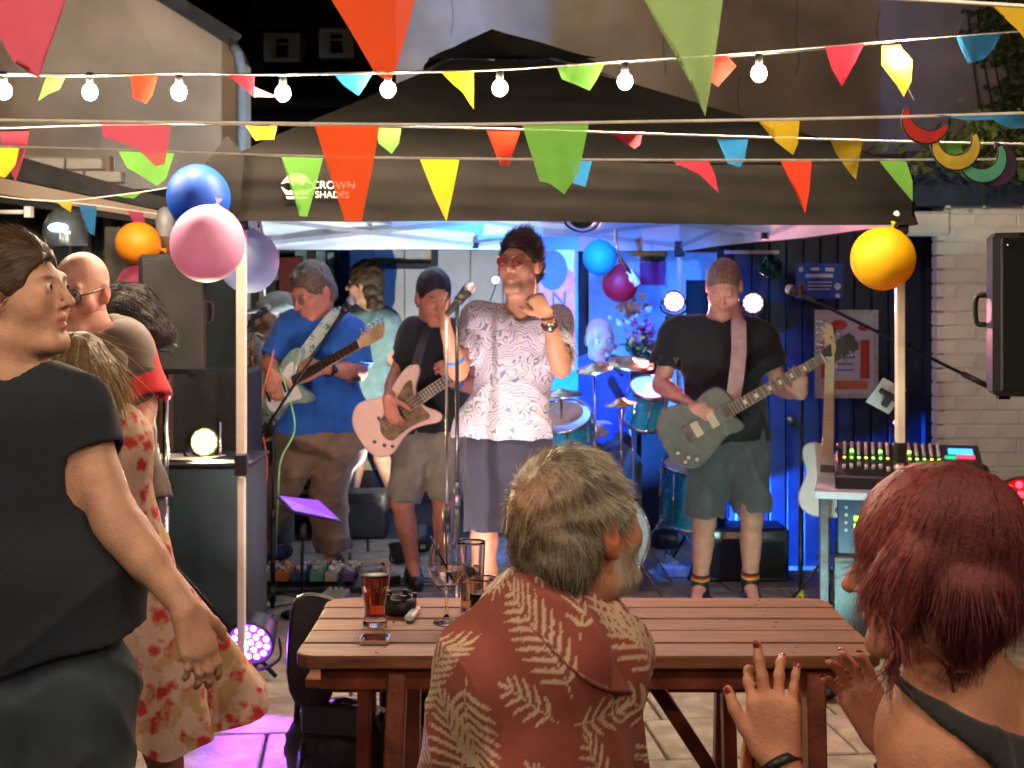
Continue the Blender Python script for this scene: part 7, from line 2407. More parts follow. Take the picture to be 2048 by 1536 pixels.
# ---- sax player -----------------------------------------------------------------
sx_p = person('sax player in a grey cap and pale floral shirt half hidden by the post', 330,
    dict(neck=(535, 680), pelvis=(535, 880), shR=(500, 700), shL=(578, 700), elR=(496, 790), wrR=(520, 800, -.22), elL=(585, 780), wrL=(535, 760, -.24),
         hipR=(515, 890), hipL=(558, 890), knR=(515, 1010), knL=(560, 1010), anR=(512, 1130), anL=(562, 1130)),
    -30, head=dict(c=(552, 630), yaw=-62, pitch=-8, eyes=False, beard=((.35, .3, .28), .5)), skin=FAIR, h=.009, K=1.14)
shirt(sx_p, floral_mat('pale_floral', (.55, .50, .48, 1), (.40, .16, .14, 1), (.30, .32, .30, 1), 30), g=.02, sleeve=.7, h=.009, hem=P(535, 880, 330), seed=44)
shorts(sx_p, fabric('dark_trousers', (.05, .045, .045, 1)), 'trousers', r0=.10, r1=.08, calf=True, calf_r=(.075, .07), h=.01, seed=45)
shoes(sx_p, M_black)
H = sx_p['H']
Sc = SDF(); Sc.ell(H.w(0, -.018, .04), npv((.100, .123, .097)), H.R); Sc.cap(H.w(-.03, .07, .055), H.w(.03, .07, .055), .034); Sc.ell(H.w(0, .125, .038), npv((.070, .062, .011)), H.R, .01); Sc.ell(H.w(0, .03, -.06), npv((.137, .16, .097)), H.R, .01, True)
v_, q_ = Sc.mesh_data(.006); 
cp = thing('flat_cap', 'grey flat cap on the sax player', 'cap', tuple(H.w(0, 0, .04))); link('cap_body', np_mesh('cap', v_, q_), fabric('grey_tweed', (.17, .19, .17, 1)), cp)
sxp = thing('saxophone', 'golden saxophone held by the player in the grey cap', 'saxophone', tuple(P(515, 840, 330, -.3)))
M_brass = mat('sax_brass', (.70, .48, .17, 1), .2, metal=1, noise=.12)
axp = catmull([P(527, 672, 330, -.22), P(512, 668, 330, -.30), P(505, 690, 330, -.33), P(505, 760, 330, -.33), P(512, 845, 330, -.33), P(525, 872, 330, -.35), P(540, 850, 330, -.38), P(545, 800, 330, -.42)], 6)
b_ = S(); b_.tube(axp, [.007 + .045 * (i / (len(axp) - 1)) ** 2.4 for i in range(len(axp))], 14, caps=False); b_.build('horn', M_brass, sxp)
b_ = S()
for i in range(9):
    p = P(503 + i, 700 + i * 16, 330, -.355); b_.cyl(p, p + V(0, -.012, 0), .012, n=10); b_.cyl(p + V(-.03, 0, 0), p + V(.03, 0, .01), .003, n=6)
b_.build('keys', M_brass, sxp, kind='stuff')

# ---- man in the back ------------------------------------------------------------
bk_p = person('long haired person in a pale teal shirt turned away at the back', 268,
    dict(neck=(745, 625), pelvis=(742, 800), shR=(772, 642), shL=(715, 645), elR=(778, 720), wrR=(772, 790), elL=(712, 720), wrL=(716, 780),
         hipR=(758, 815), hipL=(724, 815), knR=(765, 915, -.05), knL=(712, 910), anR=(790, 1010, .1), anL=(705, 1000)),
    205, head=dict(c=(728, 568), yaw=-105, pitch=0, eyes=False), skin=FAIR, h=.011, K=1.16)
shirt(bk_p, fabric('teal_tee', (.16, .28, .30, 1)), g=.024, sleeve=.8, sl_r=.075, sl_r2=.08, h=.01, hem=P(742, 800, 268), seed=54)
shorts(bk_p, fabric('denim_shorts', (.05, .10, .22, 1)), frac=.75, r0=.11, r1=.10, h=.011, seed=55)
shoes(bk_p, M_black, M_white)
hair_short(bk_p, hair_mat('brown_long_hair', (.06, .035, .020, 1)), thick=.022, top=.02, amp=.010, seed=56, h=.008, line=.06, back=-.19, side_low=-.10,
           tuft=[((.04, -.06, -.03), (.05, -.07, -.13), .05, .035), ((-.04, -.06, -.03), (-.05, -.07, -.13), .05, .035), ((0, -.08, .0), (0, -.10, -.14), .055, .035)])
# ---- drummer ---------------------------------------------------------------------
dr = person('bald drummer in a blue shirt leaning towards a microphone', 335,
    dict(neck=(1200, 722), pelvis=(1200, 900), shR=(1168, 745), shL=(1240, 745), elR=(1155, 820, -.05), wrR=(1185, 850, -.25), elL=(1262, 815, -.05), wrL=(1275, 790, -.28),
         hipR=(1180, 905), hipL=(1222, 905), knR=(1155, 930, -.38), knL=(1255, 930, -.38), anR=(1155, 1085, -.36), anL=(1255, 1085, -.36)),
    5, head=dict(c=(1200, 678, -.08), yaw=12, pitch=-10, eyes=True, sc=1.05, eyedark=.5), skin=FAIR, h=.009,
    hands=dict(R=dict(curl=(1, 1, 1, 1), n=(.5, .6, -.4)), L=dict(curl=(1, 1, 1, 1), n=(-.5, .6, -.4))))
shirt(dr, fabric('cobalt_shirt', (.04, .08, .50, 1)), g=.022, sleeve=.85, h=.010, hem=P(1200, 915, 335), seed=64)
shorts(dr, fabric('dark_trousers', (.05, .045, .045, 1)), 'trousers', r0=.10, r1=.08, calf=True, calf_r=(.075, .07), h=.011, seed=65)
shoes(dr, M_black)
mic('small dark microphone at the drummer mouth', P(1210, 706, 345, -.1), P(1240, 745, 345, -.15))
st = thing('drum_stool', 'round black drum stool under the drummer', 'stool', tuple(G(1200, 335)))
z_ = dr['W']['pelvis'].z - .12; p = G(1200, 335)
b_ = S(); b_.cyl(V(p.x, p.y, z_ - .06), V(p.x, p.y, z_), .16, .16, 24); b_.build('seat', M_black, st)
b_ = S(); b_.tube([V(p.x, p.y, z_ - .06), V(p.x, p.y, .03)], .015, 8); b_.build('post', M_chrome, st)
for sd, a in (('R', (.35, .3, .5)), ('L', (-.3, .3, .45))):
    w = Vector(dr['W']['wr' + sd]); d = Vector(a).normalized(); d = V(d.x * -1, -abs(d.y), .35).normalized()
    b_ = S(); b_.tube([w - d * .08 + V(0, -.05, -.03), w + d * .26 + V(0, -.05, -.03)], [.0075, .005], 8); tag(b_.build('drumstick', M_maple), 'wooden drumstick in the drummer %s hand' % ('lower' if sd == 'R' else 'raised'), 'drumstick', 'drumsticks')

# ---- bald man at the left ----------------------------------------------------------
bm = person('bald man in a red T-shirt and glasses with a brown gilet on his shoulders', 640,
    dict(neck=(182, 672), pelvis=(205, 990), shR=(92, 705), shL=(256, 706, .02), elR=(60, 850, .05), wrR=(90, 980, -.05), elL=(286, 812, -.02), wrL=(262, 925, -.20),
         hipR=(170, 1010), hipL=(245, 1010), knR=(170, 1240), knL=(245, 1240), anR=(170, 1500), anL=(245, 1500)),
    -25, head=dict(c=(160, 582, -.04), yaw=-10, pitch=-10, roll=0, eyes=True, sc=1.02, fat=-.004, eyedark=.55, browamt=.5), skin=(.50, .24, .19), b=1.0, h=.0065, neck_r=.058)
shirt(bm, fabric('red_tee', (.56, .012, .02, 1)), 'tee_shirt', g=.018, sleeve=.92, sl_r=.074, sl_r2=.092, hem=P(205, 1000, 640), h=.008, amp=.009, seed=74, low=0, freq=14)
# gilet: an open sleeveless shell over the shirt
def gilet(pr):
    S_ = SDF(); W, fwd = pr['W'], pr['fwd']
    torso_ops(S_, W, fwd, .036, pr['b'], low=.05, sh_r=.062)
    nk = Vector(W['neck']); 
    S_.cap(Vector(W['shL']) + V(-.01, 0, .01), Vector(W['shL']).lerp(Vector(W['elL']), .04), .066, .07, .02, cut=True)
    S_.cap(nk + V(0, 0, -.01), nk + V(0, 0, .20), .075, .10, .006, sub=True)
    side = Vector((-fwd.y, fwd.x, 0))
    a = nk + fwd * .15; b2 = Vector(W['pelvis']) + fwd * .18
    S_.cap(a - V(0, 0, .02), b2, .072, .085, .01, sub=True)
    S_.cap(nk + fwd * .06, nk + fwd * .2, .06, .08, .01, sub=True)
    S_.plane(P(205, 990, 640), (0, 0, -1))
    v, q = S_.mesh_data(.008, noise=cloth_noise(.009, 16, 77))
    return link('gilet', np_mesh('gilet', relax(v, q, 1, .3), q), fabric('brown_fleece', (.105, .070, .055, 1), sheen=.4), pr['root'])
gilet(bm)
S_ = SDF(); w = P
S_.cap(P(118, 690, 640, -.12), P(165, 655, 640, .06), .030, .034, .02); S_.cap(P(165, 655, 640, .06), P(228, 650, 640, .10), .035, .034, .02); S_.cap(P(228, 655, 640, .08), P(236, 720, 640, -.10), .034, .026, .02); S_.cap(P(236, 720, 640, -.10), P(242, 770, 640, -.14), .024, .018, .02)
v, q = S_.mesh_data(.008, noise=cloth_noise(.006, 30, 5))
link('gilet_collar', np_mesh('c', v, q), fabric('grey_brown_collar', (.13, .10, .085, 1), sheen=.4), bm['root'])
# grey cloth hanging behind him down to the hips
S_ = SDF()
for (a, b2, c2, d2) in ((268, 800, 300, 1130), (255, 800, 278, 1130), (282, 850, 306, 1120)):
    S_.cap(P(a, b2, 620, .10), P(c2, d2, 620, .10), .028, .034, .02)
v, q = S_.mesh_data(.008, noise=cloth_noise(.010, 30, 6, .1))
link('hanging_coat', np_mesh('c', v, q), fabric('mauve_grey_coat', (.17, .12, .12, 1)), bm['root'])
shorts(bm, fabric('dark_trousers', (.05, .045, .045, 1)), 'trousers', r0=.10, r1=.08, calf=True, calf_r=(.078, .075), h=.01, seed=75)
shoes(bm, M_black)
bm['glab'] = 'dark rimmed glasses on the bald man'
glasses(bm, mat('dark_frame', (.03, .02, .03, 1), .3), M_lens_c, .022, False)
# dark haired person behind him
dp = person('person with thick dark hair bending down behind the bald man', 560,
    dict(neck=(238, 705, .1), pelvis=(250, 960, .25), shR=(215, 730), shL=(275, 730, .15), elR=(215, 830), wrR=(215, 900), elL=(285, 820, .15), wrL=(280, 900, .1),
         hipR=(235, 970, .2), hipL=(275, 970, .2), knR=(235, 1150, .2), knL=(275, 1150, .2), anR=(235, 1360, .2), anL=(275, 1360, .2)),
    -60, head=dict(c=(250, 652, .1), yaw=-80, pitch=-20, eyes=False), skin=(.42, .17, .13), h=.010, b=.9)
shirt(dp, fabric('black_top', (.012, .012, .014, 1)), g=.02, sleeve=.8, h=.011, hem=P(250, 980, 560), seed=84)
shorts(dp, fabric('dark_trousers', (.05, .045, .045, 1)), 'trousers', r0=.10, r1=.08, calf=True, calf_r=(.07, .065), h=.012, seed=85)
shoes(dp, M_black)
o_, hv, hq, _ = hair_short(dp, hair_mat('near_black_hair', (.016, .012, .012, 1)), thick=.022, top=.02, amp=.008, seed=86, h=.008, line=.06, back=-.20, side_low=-.12, tuft=[((.0, -.07, .04), (.02, -.10, -.06), .07, .06)], ns=2500, sl=.05)

# ---- person with blonde hair and floral dress ----------------------------------------
fd = person('person with long blonde hair in a flared red and cream floral dress', 790,
    dict(neck=(183, 850), pelvis=(223, 1120, .05), shR=(240, 868), shL=(128, 872, .1), elR=(258, 990, -.02), wrR=(270, 1080, -.05), elL=(98, 1010, .1), wrL=(108, 1120, .0),
         hipR=(253, 1150), hipL=(198, 1150, .1), knR=(308, 1390, -.02), knL=(213, 1400, .12), anR=(353, 1640, .05), anL=(218, 1640, .15)),
    160, head=dict(c=(156, 775), yaw=200, pitch=5, eyes=False), skin=(.44, .21, .13), b=.88, h=.009, arm=.88, legb=.95)
MD = floral_mat('red_floral_print', (.66, .44, .36, 1), (.50, .035, .03, 1), (.58, .16, .13, 1), 21, (.52, .32, .16, 1))
shirt(fd, MD, 'bodice', g=.016, sleeve=.30, h=.009, hem=P(245, 1150, 790), seed=94, low=.05)
# flared skirt: a cone with swirling flutes, lifted on the stage side
def skirt():
    top = P(258, 1135, 790); vs = []; n = 96; mrows = 34
    for j in range(mrows + 1):
        t = j / mrows
        for i in range(n):
            a = 2 * math.pi * i / n
            flare = .112 + (.135 * t ** .9)
            kick = max(0, math.cos(a - .25)) ** 2 * .045 * t ** 1.2     # swings out to the +x side
            fl = 1 + .13 * t * math.sin(a * 7 + 2.2 * t) + .06 * t * math.sin(a * 13 + 1 + 4 * t)
            r = (flare + kick) * fl
            x = top.x + .045 * t + math.cos(a) * r
            y = top.y + math.sin(a) * r * .80
            lift = max(0, math.cos(a - .15)) ** 3 * .10 * t
            z = top.z - (.42 * t) + lift + .016 * math.sin(a * 7 + 1) * t + .012 * math.sin(a * 3) * t
            vs.append((x, y, z))
    fs = [(j * n + i, (j + 1) * n + i, (j + 1) * n + (i + 1) % n, j * n + (i + 1) % n) for j in range(mrows) for i in range(n)]
    b_ = S(); b_.add(vs, fs); o = b_.build('skirt', MD, fd['root'])
skirt()
shoes(fd, M_black)
M_blonde = attr_mat('blonde_hair', rough=.45, bump=.4, bscale=260, mul_noise=.25, nscale=120)
H = fd['H']
bl = [(.34, .235, .11), (.27, .18, .085)]
o_, hv, hq, _ = hair_short(fd, M_blonde, thick=.016, top=.01, amp=.005, seed=96, h=.007, line=.05, back=-.30, side_low=-.2, cols=lambda v, H: np.tile(npv(bl[1]), (len(v), 1)) * (.75 + .3 * sines(v * npv((3, 3, .4)), 60, 5)[:, None]),
   tuft=[((.03, -.06, .02), (.03, -.10, -.20), .075, .07), ((-.04, -.06, .0), (-.06, -.09, -.26), .07, .05), ((-.03, -.10, -.15), (-.10, -.13, -.34), .06, .035), ((-.08, -.12, -.28), (-.13, -.12, -.44), .04, .018)])
hn = vnormals(hv, hq)
def dn(p, nn):
    t = np.tile(npv((0.10, 0, -1.0)), (len(p), 1)); return t - nn * (t * nn).sum(1)[:, None] * .8
strands('hair_strands', fd['root'], M_blonde, hv, hn, dn, 2600, .16, 6, .0022, .12, .12, 5, lambda p, r: npv(bl[0]) * (.5 + .9 * r.random((len(p), 1))))['kind'] = 'stuff'

# ---- woman in navy tee, near left -------------------------------------------------------
wl_p = person('woman in a navy T-shirt and jeans with cropped brown hair looking sideways', 1000,
    dict(neck=(20, 742), pelvis=(60, 1340), shR=(146, 828, .02), shL=(-125, 845, .0), elR=(232, 1040, -.04), wrR=(372, 1218, -.10), elL=(-230, 1080, -.02), wrL=(-240, 1300, -.1),
         hipR=(155, 1390), hipL=(-10, 1390), knR=(160, 1800), knL=(-10, 1800), anR=(165, 2130), anL=(-10, 2130)),
    178, head=dict(c=(34, 588), yaw=78, pitch=6, sc=.99, fat=.007, nose=.8, jaw=.84, eyes=True, gaze=(-.1, 1, 0), lip=(.80, .45, .45), brow=(.07, .035, .02), browamt=.75, eyedark=.7, beard=None), skin=(.52, .285, .20), b=.98, h=.0048, bust=.08, arm=1.10, legb=1.2, hips=1.02, shoulders=.070,
    hands=dict(R=dict(d=(.30, -.05, -.95), n=(-.5, .6, -.1), curl=(.35, .4, .45, .5), first=.2, fat=1.05)), neck_r=.053,
    clip=None)
shirt(wl_p, fabric('navy_tee', (.012, .017, .028, 1), bump=.35, sheen=.05), 'tee_shirt', g=.016, sleeve=.40, sl_r=.066, sl_r2=.074, hem=P(150, 1295, 1000), h=.0065, amp=.011, seed=104, low=0, freq=9.5, bust=.085, sh_r=.072,
      hem_n=(.33, 0, -1), extra=lambda S_, pr: [S_.cap(P(75 + q, 1180, 1000), P(75 + q, 1400, 1000), .150, .160, .06, flat=((0, 1, 0), .82)) for q in (-70, 66)], vert=.6)
shorts(wl_p, fabric('dark_jeans', (.035, .055, .075, 1), bump=.4, bscale=500), 'jeans', g=.02, r0=.118, r1=.10, calf=True, calf_r=(.09, .085), h=.009, amp=.007, seed=108, hipw=1.08, top=.06, freq=16)
shoes(wl_p, M_black, M_white)
MH = attr_mat('brown_strands', rough=.42, mul_noise=.3, nscale=150, bump=.3, bscale=300)
cb = npv((.050, .026, .014))
o_, hv, hq, _ = hair_short(wl_p, MH, thick=.010, top=.006, amp=.0035, seed=106, h=.004, line=.050, back=-.105, side_low=.004, freq=60, cols=lambda v, H: np.tile(cb, (len(v), 1)))
hn = vnormals(hv, hq)
H = wl_p['H']
def dcomb(Hd, back=1.0, down=.6):
    def f(p, nn):
        l = Hd.loc(p)
        t = np.zeros_like(l); t[:, 1] = -back; t[:, 2] = -down - np.clip(-l[:, 1], 0, .1) * 12 + np.clip(l[:, 2], 0, .1) * 3
        tw = t @ Hd.R.T
        return tw - nn * (tw * nn).sum(1)[:, None]
    return f
strands('hair_strands', wl_p['root'], MH, hv, hn, dcomb(H), 6500, .040, 5, .0011, .04, .07, 7, lambda p, r: cb * (.5 + 1.6 * r.random((len(p), 1))))['kind'] = 'stuff'

# ---- seated man, leaf print shirt ----------------------------------------------------------
def leaf_image(n=36, seed=8, W_=1.6, Hh=.8, res=.0016):
    """rasterised fern fronds (print), 1 where the pale leaf is"""
    nu, nv = int(W_ / res), int(Hh / res)
    im = np.zeros((nv, nu), bool)
    r = np.random.default_rng(seed)
    def lens(x0, y0, ang, L, w):
        ca, sa = math.cos(ang), math.sin(ang)
        x1, y1 = x0 + ca * L, y0 + sa * L
        pad = w + .004
        i0, i1 = int((min(x0, x1) - pad) / res), int((max(x0, x1) + pad) / res) + 1
        j0, j1 = int((min(y0, y1) - pad) / res), int((max(y0, y1) + pad) / res) + 1
        jj, ii = np.mgrid[j0:j1, i0:i1]
        X = ii * res - x0; Y = jj * res - y0
        a = (X * ca + Y * sa) / L; b2 = -X * sa + Y * ca
        wd = w * np.sqrt(np.clip(4 * a * (1 - a), 0, 1)) * (1 - .35 * a)
        ok = (a > 0) & (a < 1) & (np.abs(b2 - .12 * L * a * a) < wd)
        jm, im_ = jj[ok] % nv, ii[ok] % nu
        im[jm, im_] = True
    for k in range(n):
        x, y = (k % 8 + r.uniform(.3, .7)) * W_ / 8, (k // 8 + .4 * (k % 2) + r.uniform(.2, .5)) * Hh / 4.6
        ang = r.uniform(0, 6.28); curv = r.uniform(-3.2, 3.2); L = r.uniform(.19, .24)
        m = 22
        for i in range(m):
            t = i / m
            a = ang + curv * t * L
            x += math.cos(a) * L / m; y += math.sin(a) * L / m
            lens(x - math.cos(a) * L / m, y - math.sin(a) * L / m, a, L / m * 1.6, .0016)
            if i > 1 and i % 2 == 0:
                ll = .062 * math.sin(math.pi * (t * .80 + .15)) + .010
                for sgn in (-1, 1):
                    lens(x, y, a + sgn * (.95 - .3 * t), ll, .0050)
        lens(x, y, a, .03, .0045)
    for k in range(900):
        x, y, ang = r.uniform(0, W_), r.uniform(0, Hh), r.uniform(0, 6.28)
        cx_, cy_ = x + .055 * math.cos(ang), y + .055 * math.sin(ang); w_ = int(.050 / res)
        jj = np.arange(int(cy_ / res) - w_, int(cy_ / res) + w_) % nv; ii = np.arange(int(cx_ / res) - w_, int(cx_ / res) + w_) % nu
        if im[np.ix_(jj, ii)].mean() > .035: continue
        cv = r.uniform(-4, 4)
        for i in range(11):
            t = i / 11; a = ang + cv * t * .12
            x += math.cos(a) * .011; y += math.sin(a) * .011
            lens(x - math.cos(a) * .011, y - math.sin(a) * .011, a, .018, .0015)
            if i % 2:
                for sgn in (-1, 1): lens(x, y, a + sgn * (.95 - .3 * t), .040 * math.sin(math.pi * (t * .8 + .15)) + .008, .0046)
        lens(x, y, a, .025, .004)
    return im
LEAF = leaf_image()
def leafcol(ctr_, base, pale, vfix=None):
    def f(v):
        a = np.arctan2(v[:, 0] - ctr_[0], -(v[:, 1] - ctr_[1]))
        u = (a * .19) % 1.6
        w = (v[:, 2] + .3 * (v[:, 1] - ctr_[1])) % .8
        nu, nv = LEAF.shape[1], LEAF.shape[0]
        m = LEAF[(w / .0016).astype(int) % nv, (u / .0016).astype(int) % nu]
        return np.where(m[:, None], npv(pale), npv(base))
    return f
sm_p = person('grey haired man in a rust leaf print shirt seated at the picnic table', 1150,
    dict(neck=(1122, 1235, .02), pelvis=(1055, 1640, .02), shR=(1185, 1380, .20), shL=(962, 1345, -.05), elR=(1225, 1580, .30), wrR=(1250, 1660, .46), elL=(928, 1580, .04), wrL=(985, 1690, .26),
         hipR=(1130, 1690, .08), hipL=(1000, 1690, .04), knR=(1260, 1720, .48), knL=(1040, 1720, .50), anR=(1270, 2150, .46), anL=(1050, 2150, .48)),
    133, head=dict(c=(1157, 1052, .0), yaw=132, pitch=12, roll=0, sc=1.09, fat=.0, eyes=True, beard=((.42, .36, .30), .85), browamt=.5), skin=(.50, .215, .125), b=1.0, h=.0042, neck_r=.060)
M_leafshirt = attr_mat('leaf_print_shirt', rough=.8, bump=.25, bscale=420, mul_noise=.09, nscale=30, sheen=.1)
pv = sm_p['W']['pelvis']
shirt(sm_p, M_leafshirt, 'leaf_print_shirt', g=.030, sleeve=.95, sl_r=.074, sl_r2=.086, hem=P(1055, 1690, 1150), h=.0036, amp=.020, seed=114, low=0, freq=11, vert=.5,
      colfn=leafcol((pv.x, pv.y + .0), (.27, .062, .045), (.56, .40, .28)), clip=(npv((-1, 1.5, .62)), npv((1, 3.6, 1.5))))
# shirt collar folded round the neck
W = sm_p['W']
cpts = [P(1215, 1335, 1150, -.0), P(1160, 1290, 1150, -.075), P(1104, 1232, 1150, -.080), P(1062, 1172, 1150, -.03), P(1048, 1172, 1150, .07), P(1110, 1190, 1150, .14)]
cl = catmull(cpts, 8); vs = []; fs = []
cc = Vector(W['neck'])
for i, p in enumerate(cl):
    t = i / (len(cl) - 1); o_ = (p - cc); o_.z = 0; o_.normalize()
    wd = .040 + .012 * math.sin(t * 9)
    for k_, (a, b2) in enumerate(((.010, .012), (.016, .024), (.030, .018), (.044, -.006), (.058, -wd), (.050, -wd + .001))):
        vs.append(p + o_ * a + V(0, 0, b2))
nr = 6
for i in range(len(cl) - 1):
    for k_ in range(nr - 1): fs.append((i * nr + k_, (i + 1) * nr + k_, (i + 1) * nr + k_ + 1, i * nr + k_ + 1))
me = bpy.data.meshes.new('collar'); me.from_pydata([tuple(q) for q in vs], [], fs)
import bmesh
bm_ = bmesh.new(); bm_.from_mesh(me); bmesh.ops.subdivide_edges(bm_, edges=bm_.edges[:], cuts=4, use_grid_fill=True); bm_.to_mesh(me); bm_.free()
va = np.array([v.co[:] for v in me.vertices]); cf = leafcol((pv.x + .05, pv.y + .05), (.27, .062, .045), (.56, .40, .28))(va)
a_ = me.color_attributes.new('Col', 'FLOAT_COLOR', 'POINT'); c4 = np.ones((len(va), 4), np.float32); c4[:, :3] = cf; a_.data.foreach_set('color', c4.ravel())
me.polygons.foreach_set('use_smooth', [True] * len(me.polygons))
link('collar', me, M_leafshirt, sm_p['root'])
# sunglasses hooked in the open neck
sgx = thing('sunglasses', 'dark sunglasses hooked into the open neck of the leaf print shirt', 'sunglasses', tuple(P(1200, 1270, 1150, .06)))
for (a, b2) in ((P(1190, 1248, 1150, .05), P(1206, 1290, 1150, .05)),):
    b_ = MB(); b_.bar(a, b2, .035, .008, (0, 1, 0), .003); b_.build('lens', mat('black_lens', (.01, .01, .012, 1), .1, noise=0), sgx)
b_ = S(); b_.tube([P(1190, 1248, 1150, .04), P(1212, 1262, 1150, .06), P(1216, 1282, 1150, .08)], .003, 6); b_.build('frame', M_black, sgx)
shorts(sm_p, fabric('dark_jeans', (.035, .055, .075, 1)), 'jeans', r0=.105, r1=.088, calf=True, calf_r=(.08, .075), h=.011, seed=118)
shoes(sm_p, M_black)
MG = attr_mat('grey_hair', rough=.5, mul_noise=.3, nscale=170, bump=.3, bscale=300)
H = sm_p['H']
g0 = npv((.20, .17, .13)); g1 = npv((.50, .46, .39)); g2 = npv((.04, .028, .018))
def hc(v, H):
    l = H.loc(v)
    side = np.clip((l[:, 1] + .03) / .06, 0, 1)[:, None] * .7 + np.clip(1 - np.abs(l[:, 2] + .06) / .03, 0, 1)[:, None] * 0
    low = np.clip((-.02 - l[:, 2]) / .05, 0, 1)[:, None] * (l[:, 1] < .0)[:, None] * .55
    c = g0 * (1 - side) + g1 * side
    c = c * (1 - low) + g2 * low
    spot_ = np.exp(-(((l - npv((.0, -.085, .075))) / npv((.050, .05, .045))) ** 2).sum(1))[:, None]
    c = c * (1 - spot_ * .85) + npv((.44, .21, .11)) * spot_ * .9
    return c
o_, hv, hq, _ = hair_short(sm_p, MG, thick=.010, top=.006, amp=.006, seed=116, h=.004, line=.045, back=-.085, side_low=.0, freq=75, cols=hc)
hn = vnormals(hv, hq)
def dwhorl(p, nn):
    l = H.loc(p); c = npv((0.0, -.075, .10))
    d = l - c
    rad = d / np.maximum(np.linalg.norm(d, axis=1)[:, None], 1e-4)
    tw = np.cross(rad, np.tile(npv((0, -.6, .8)), (len(l), 1)))
    t = rad * .9 + tw * .45
    # locks: low frequency waves
    wv = np.stack([sines(l, 55, 21), sines(l, 55, 22), sines(l, 55, 23)], -1) * .55
    t = (t + wv) @ H.R.T
    return t - nn * (t * nn).sum(1)[:, None] * .9
def hcs(p, r):
    return hc(p, H) * (.45 + 1.35 * r.random((len(p), 1)) ** 1.3)
def spotlen(p):
    l = H.loc(p); s_ = np.exp(-(((l - npv((.0, -.085, .085))) / npv((.035, .04, .038))) ** 2).sum(1))
    return 1 - .75 * s_
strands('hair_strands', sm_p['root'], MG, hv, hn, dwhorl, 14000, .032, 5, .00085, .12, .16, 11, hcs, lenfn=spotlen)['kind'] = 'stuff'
# beard bristles
bv = np.array([v.co[:] for v in sm_p['body'].data.vertices]); lb = H.loc(bv)
sel = (lb[:, 2] < -.045) & (lb[:, 2] > -.135) & (lb[:, 1] > .015) & (np.abs(lb).max(1) < .16)
bn_v = np.array([v.normal[:] for v in sm_p['body'].data.vertices])
def dbeard(p, nn):
    t = np.tile(H.R @ npv((0, .35, -1)), (len(p), 1)); return t - nn * (t * nn).sum(1)[:, None] * .6
if sel.sum() > 50:
    strands('beard', sm_p['root'], MG, bv[sel], bn_v[sel], dbeard, 2600, .013, 3, .0007, .7, .25, 12, lambda p, r: g1 * (.6 + 1.0 * r.random((len(p), 1))))['kind'] = 'stuff'

# ---- red haired woman at the right, clapping ---------------------------------------------------
rw = person('woman with messy dark red hair clapping her raised hands', 1430,
    dict(neck=(1935, 1380, .03), pelvis=(2050, 1980, -.10), shR=(2180, 1545, .05), shL=(1875, 1512, -.08), elR=(2080, 1850, .15), wrR=(1765, 1480, .22), elL=(1700, 1800, -.05), wrL=(1560, 1528, .06),
         hipR=(2080, 2050), hipL=(1920, 2050), knR=(1950, 2080, .45), knL=(1760, 2080, .45), anR=(1950, 2700, .45), anL=(1760, 2700, .45)),
    205, head=dict(c=(1866, 1135, .0), yaw=246, pitch=-2, roll=0, sc=.99, eyes=True, fat=.0), skin=(.50, .22, .135), b=.95, h=.0048, neck_r=.050, arm=.92,
    hands=dict(L=dict(d=(-.10, .10, 1), n=(.35, .95, 0), thumb=1, curl=(.62, .06, .50, .30), first=.45, spread=.5, tcurl=.2, sc=1.0, tdir=(-.60, .1, .80)),
               R=dict(d=(-.45, -.05, .9), n=(-.5, -.85, 0), thumb=1, curl=(.25, .25, .30, .35), first=.25, spread=.35, sc=.98)), hk=.006)
M_nail = mat('red_nail', (.22, .012, .012, 1), .15, noise=0, coat=.8)
for sd in 'RL':
    for (tp, dd, nb) in rw['tips'][sd]:
        nb = Vector(nb).normalized(); dd = Vector(dd).normalized()
        b_ = S(); R3 = Matrix((dd, nb.cross(dd).normalized(), nb)).transposed()
        b_.sphere(tp - dd * .001 + nb * .0052, (.0072, .0052, .0022), 10, 6, R3); b_.build('fingernail', M_nail, rw['root'])
M_strap = fabric('black_vest', (.012, .013, .015, 1))
def vest(pr):
    S_ = SDF(); W, fwd = pr['W'], pr['fwd']
    torso_ops(S_, W, fwd, .014, pr['b'], low=.05)
    S_.plane(P(1975, 1425, 1430), (.40, 0, .92))
    S_.plane(P(1885, 1440, 1430), (-.64, 0, -.77))
    v, q = S_.mesh_data(.007, noise=cloth_noise(.003, 20, 120))
    return link('vest', np_mesh('vest', v, q), M_strap, pr['root'])
vest(rw)
shorts(rw, fabric('dark_jeans', (.035, .055, .075, 1)), 'jeans', r0=.10, r1=.085, calf=True, calf_r=(.075, .07), h=.012, seed=128)
shoes(rw, M_black)
band('black hair tie worn as a bracelet on the clapping woman', M_black, rw['W'], 'L', .985, .029, 'bracelet', .014)
MR = attr_mat('dark_red_hair', rough=.5, spec=.3, mul_noise=.35, nscale=140, bump=.3, bscale=300)
H = rw['H']
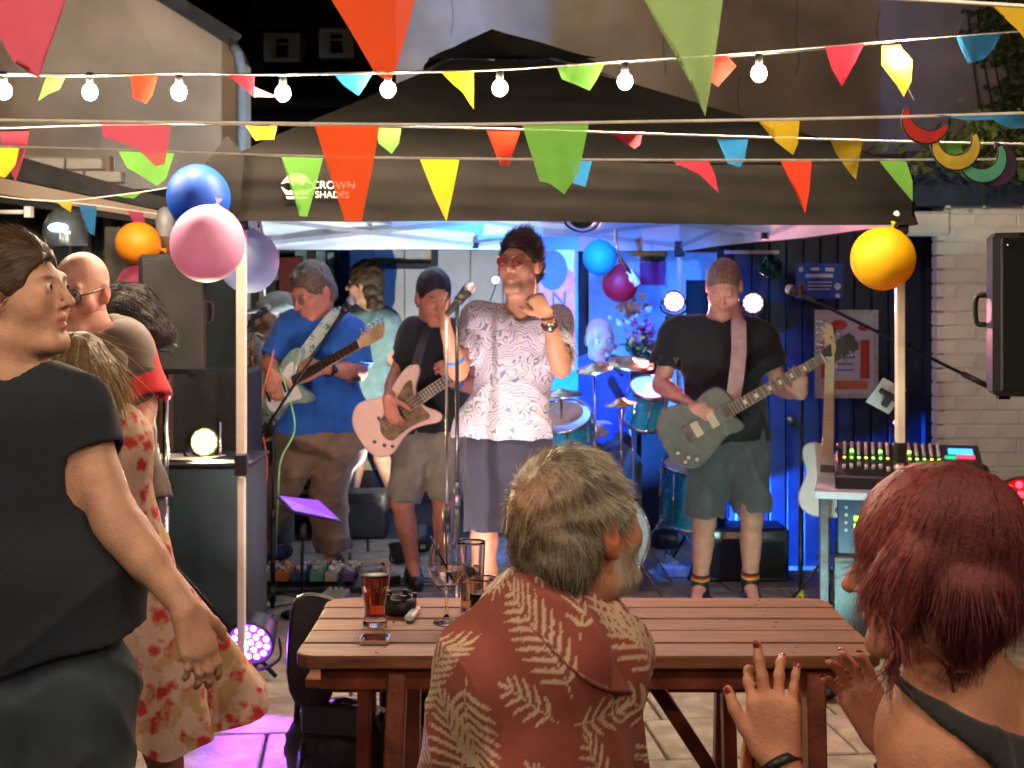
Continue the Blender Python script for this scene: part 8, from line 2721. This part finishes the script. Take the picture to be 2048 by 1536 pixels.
r0_ = npv((.10, .016, .018)); r1_ = npv((.30, .07, .065))
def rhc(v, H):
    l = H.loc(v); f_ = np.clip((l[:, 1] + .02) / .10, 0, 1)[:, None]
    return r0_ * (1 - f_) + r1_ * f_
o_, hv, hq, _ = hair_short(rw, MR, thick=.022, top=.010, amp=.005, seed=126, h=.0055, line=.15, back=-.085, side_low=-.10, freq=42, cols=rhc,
    tuft=[((.075, .02, .03), (.095, .045, -.09), .035, .022), ((-.075, .02, .03), (-.095, .05, -.10), .035, .022), ((.06, -.05, -.02), (.065, -.05, -.07), .05, .035), ((-.06, -.05, -.02), (-.06, -.05, -.07), .05, .035),
          ((.085, .05, .02), (.10, .10, -.11), .02, .010), ((-.085, .05, .02), (-.10, .10, -.12), .02, .010)])
hn = vnormals(hv, hq)
def dred(p, nn):
    l = H.loc(p)
    t = np.zeros_like(l); t[:, 2] = -1; t[:, 1] = .12
    c = l - npv((0, -.05, .12)); t += c / np.maximum(np.linalg.norm(c, axis=1)[:, None], 1e-3) * .7
    t += np.stack([sines(l, 38, 31), sines(l, 38, 32), sines(l, 38, 33)], -1) * .35
    t = t @ H.R.T
    return t - nn * (t * nn).sum(1)[:, None] * .85
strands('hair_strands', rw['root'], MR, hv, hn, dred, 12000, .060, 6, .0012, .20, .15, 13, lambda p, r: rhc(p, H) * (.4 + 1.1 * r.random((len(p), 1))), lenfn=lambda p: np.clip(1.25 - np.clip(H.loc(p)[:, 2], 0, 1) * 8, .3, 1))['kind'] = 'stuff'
# wavy loose lock over the nape
for i, pts in enumerate(([P(1850, 1290, 1430, -.10), P(1890, 1330, 1430, -.105), P(1905, 1375, 1430, -.08), P(1885, 1400, 1430, -.06)], [P(1960, 1290, 1430, -.08), P(1940, 1340, 1430, -.10), P(1905, 1350, 1430, -.10), P(1912, 1420, 1430, -.06)])):
    b_ = S(); b_.tube(catmull(pts, 6), .0022, 6); b_.build('hair_lock', mat('red_lock', (.12, .02, .018, 1), .4), rw['root'])
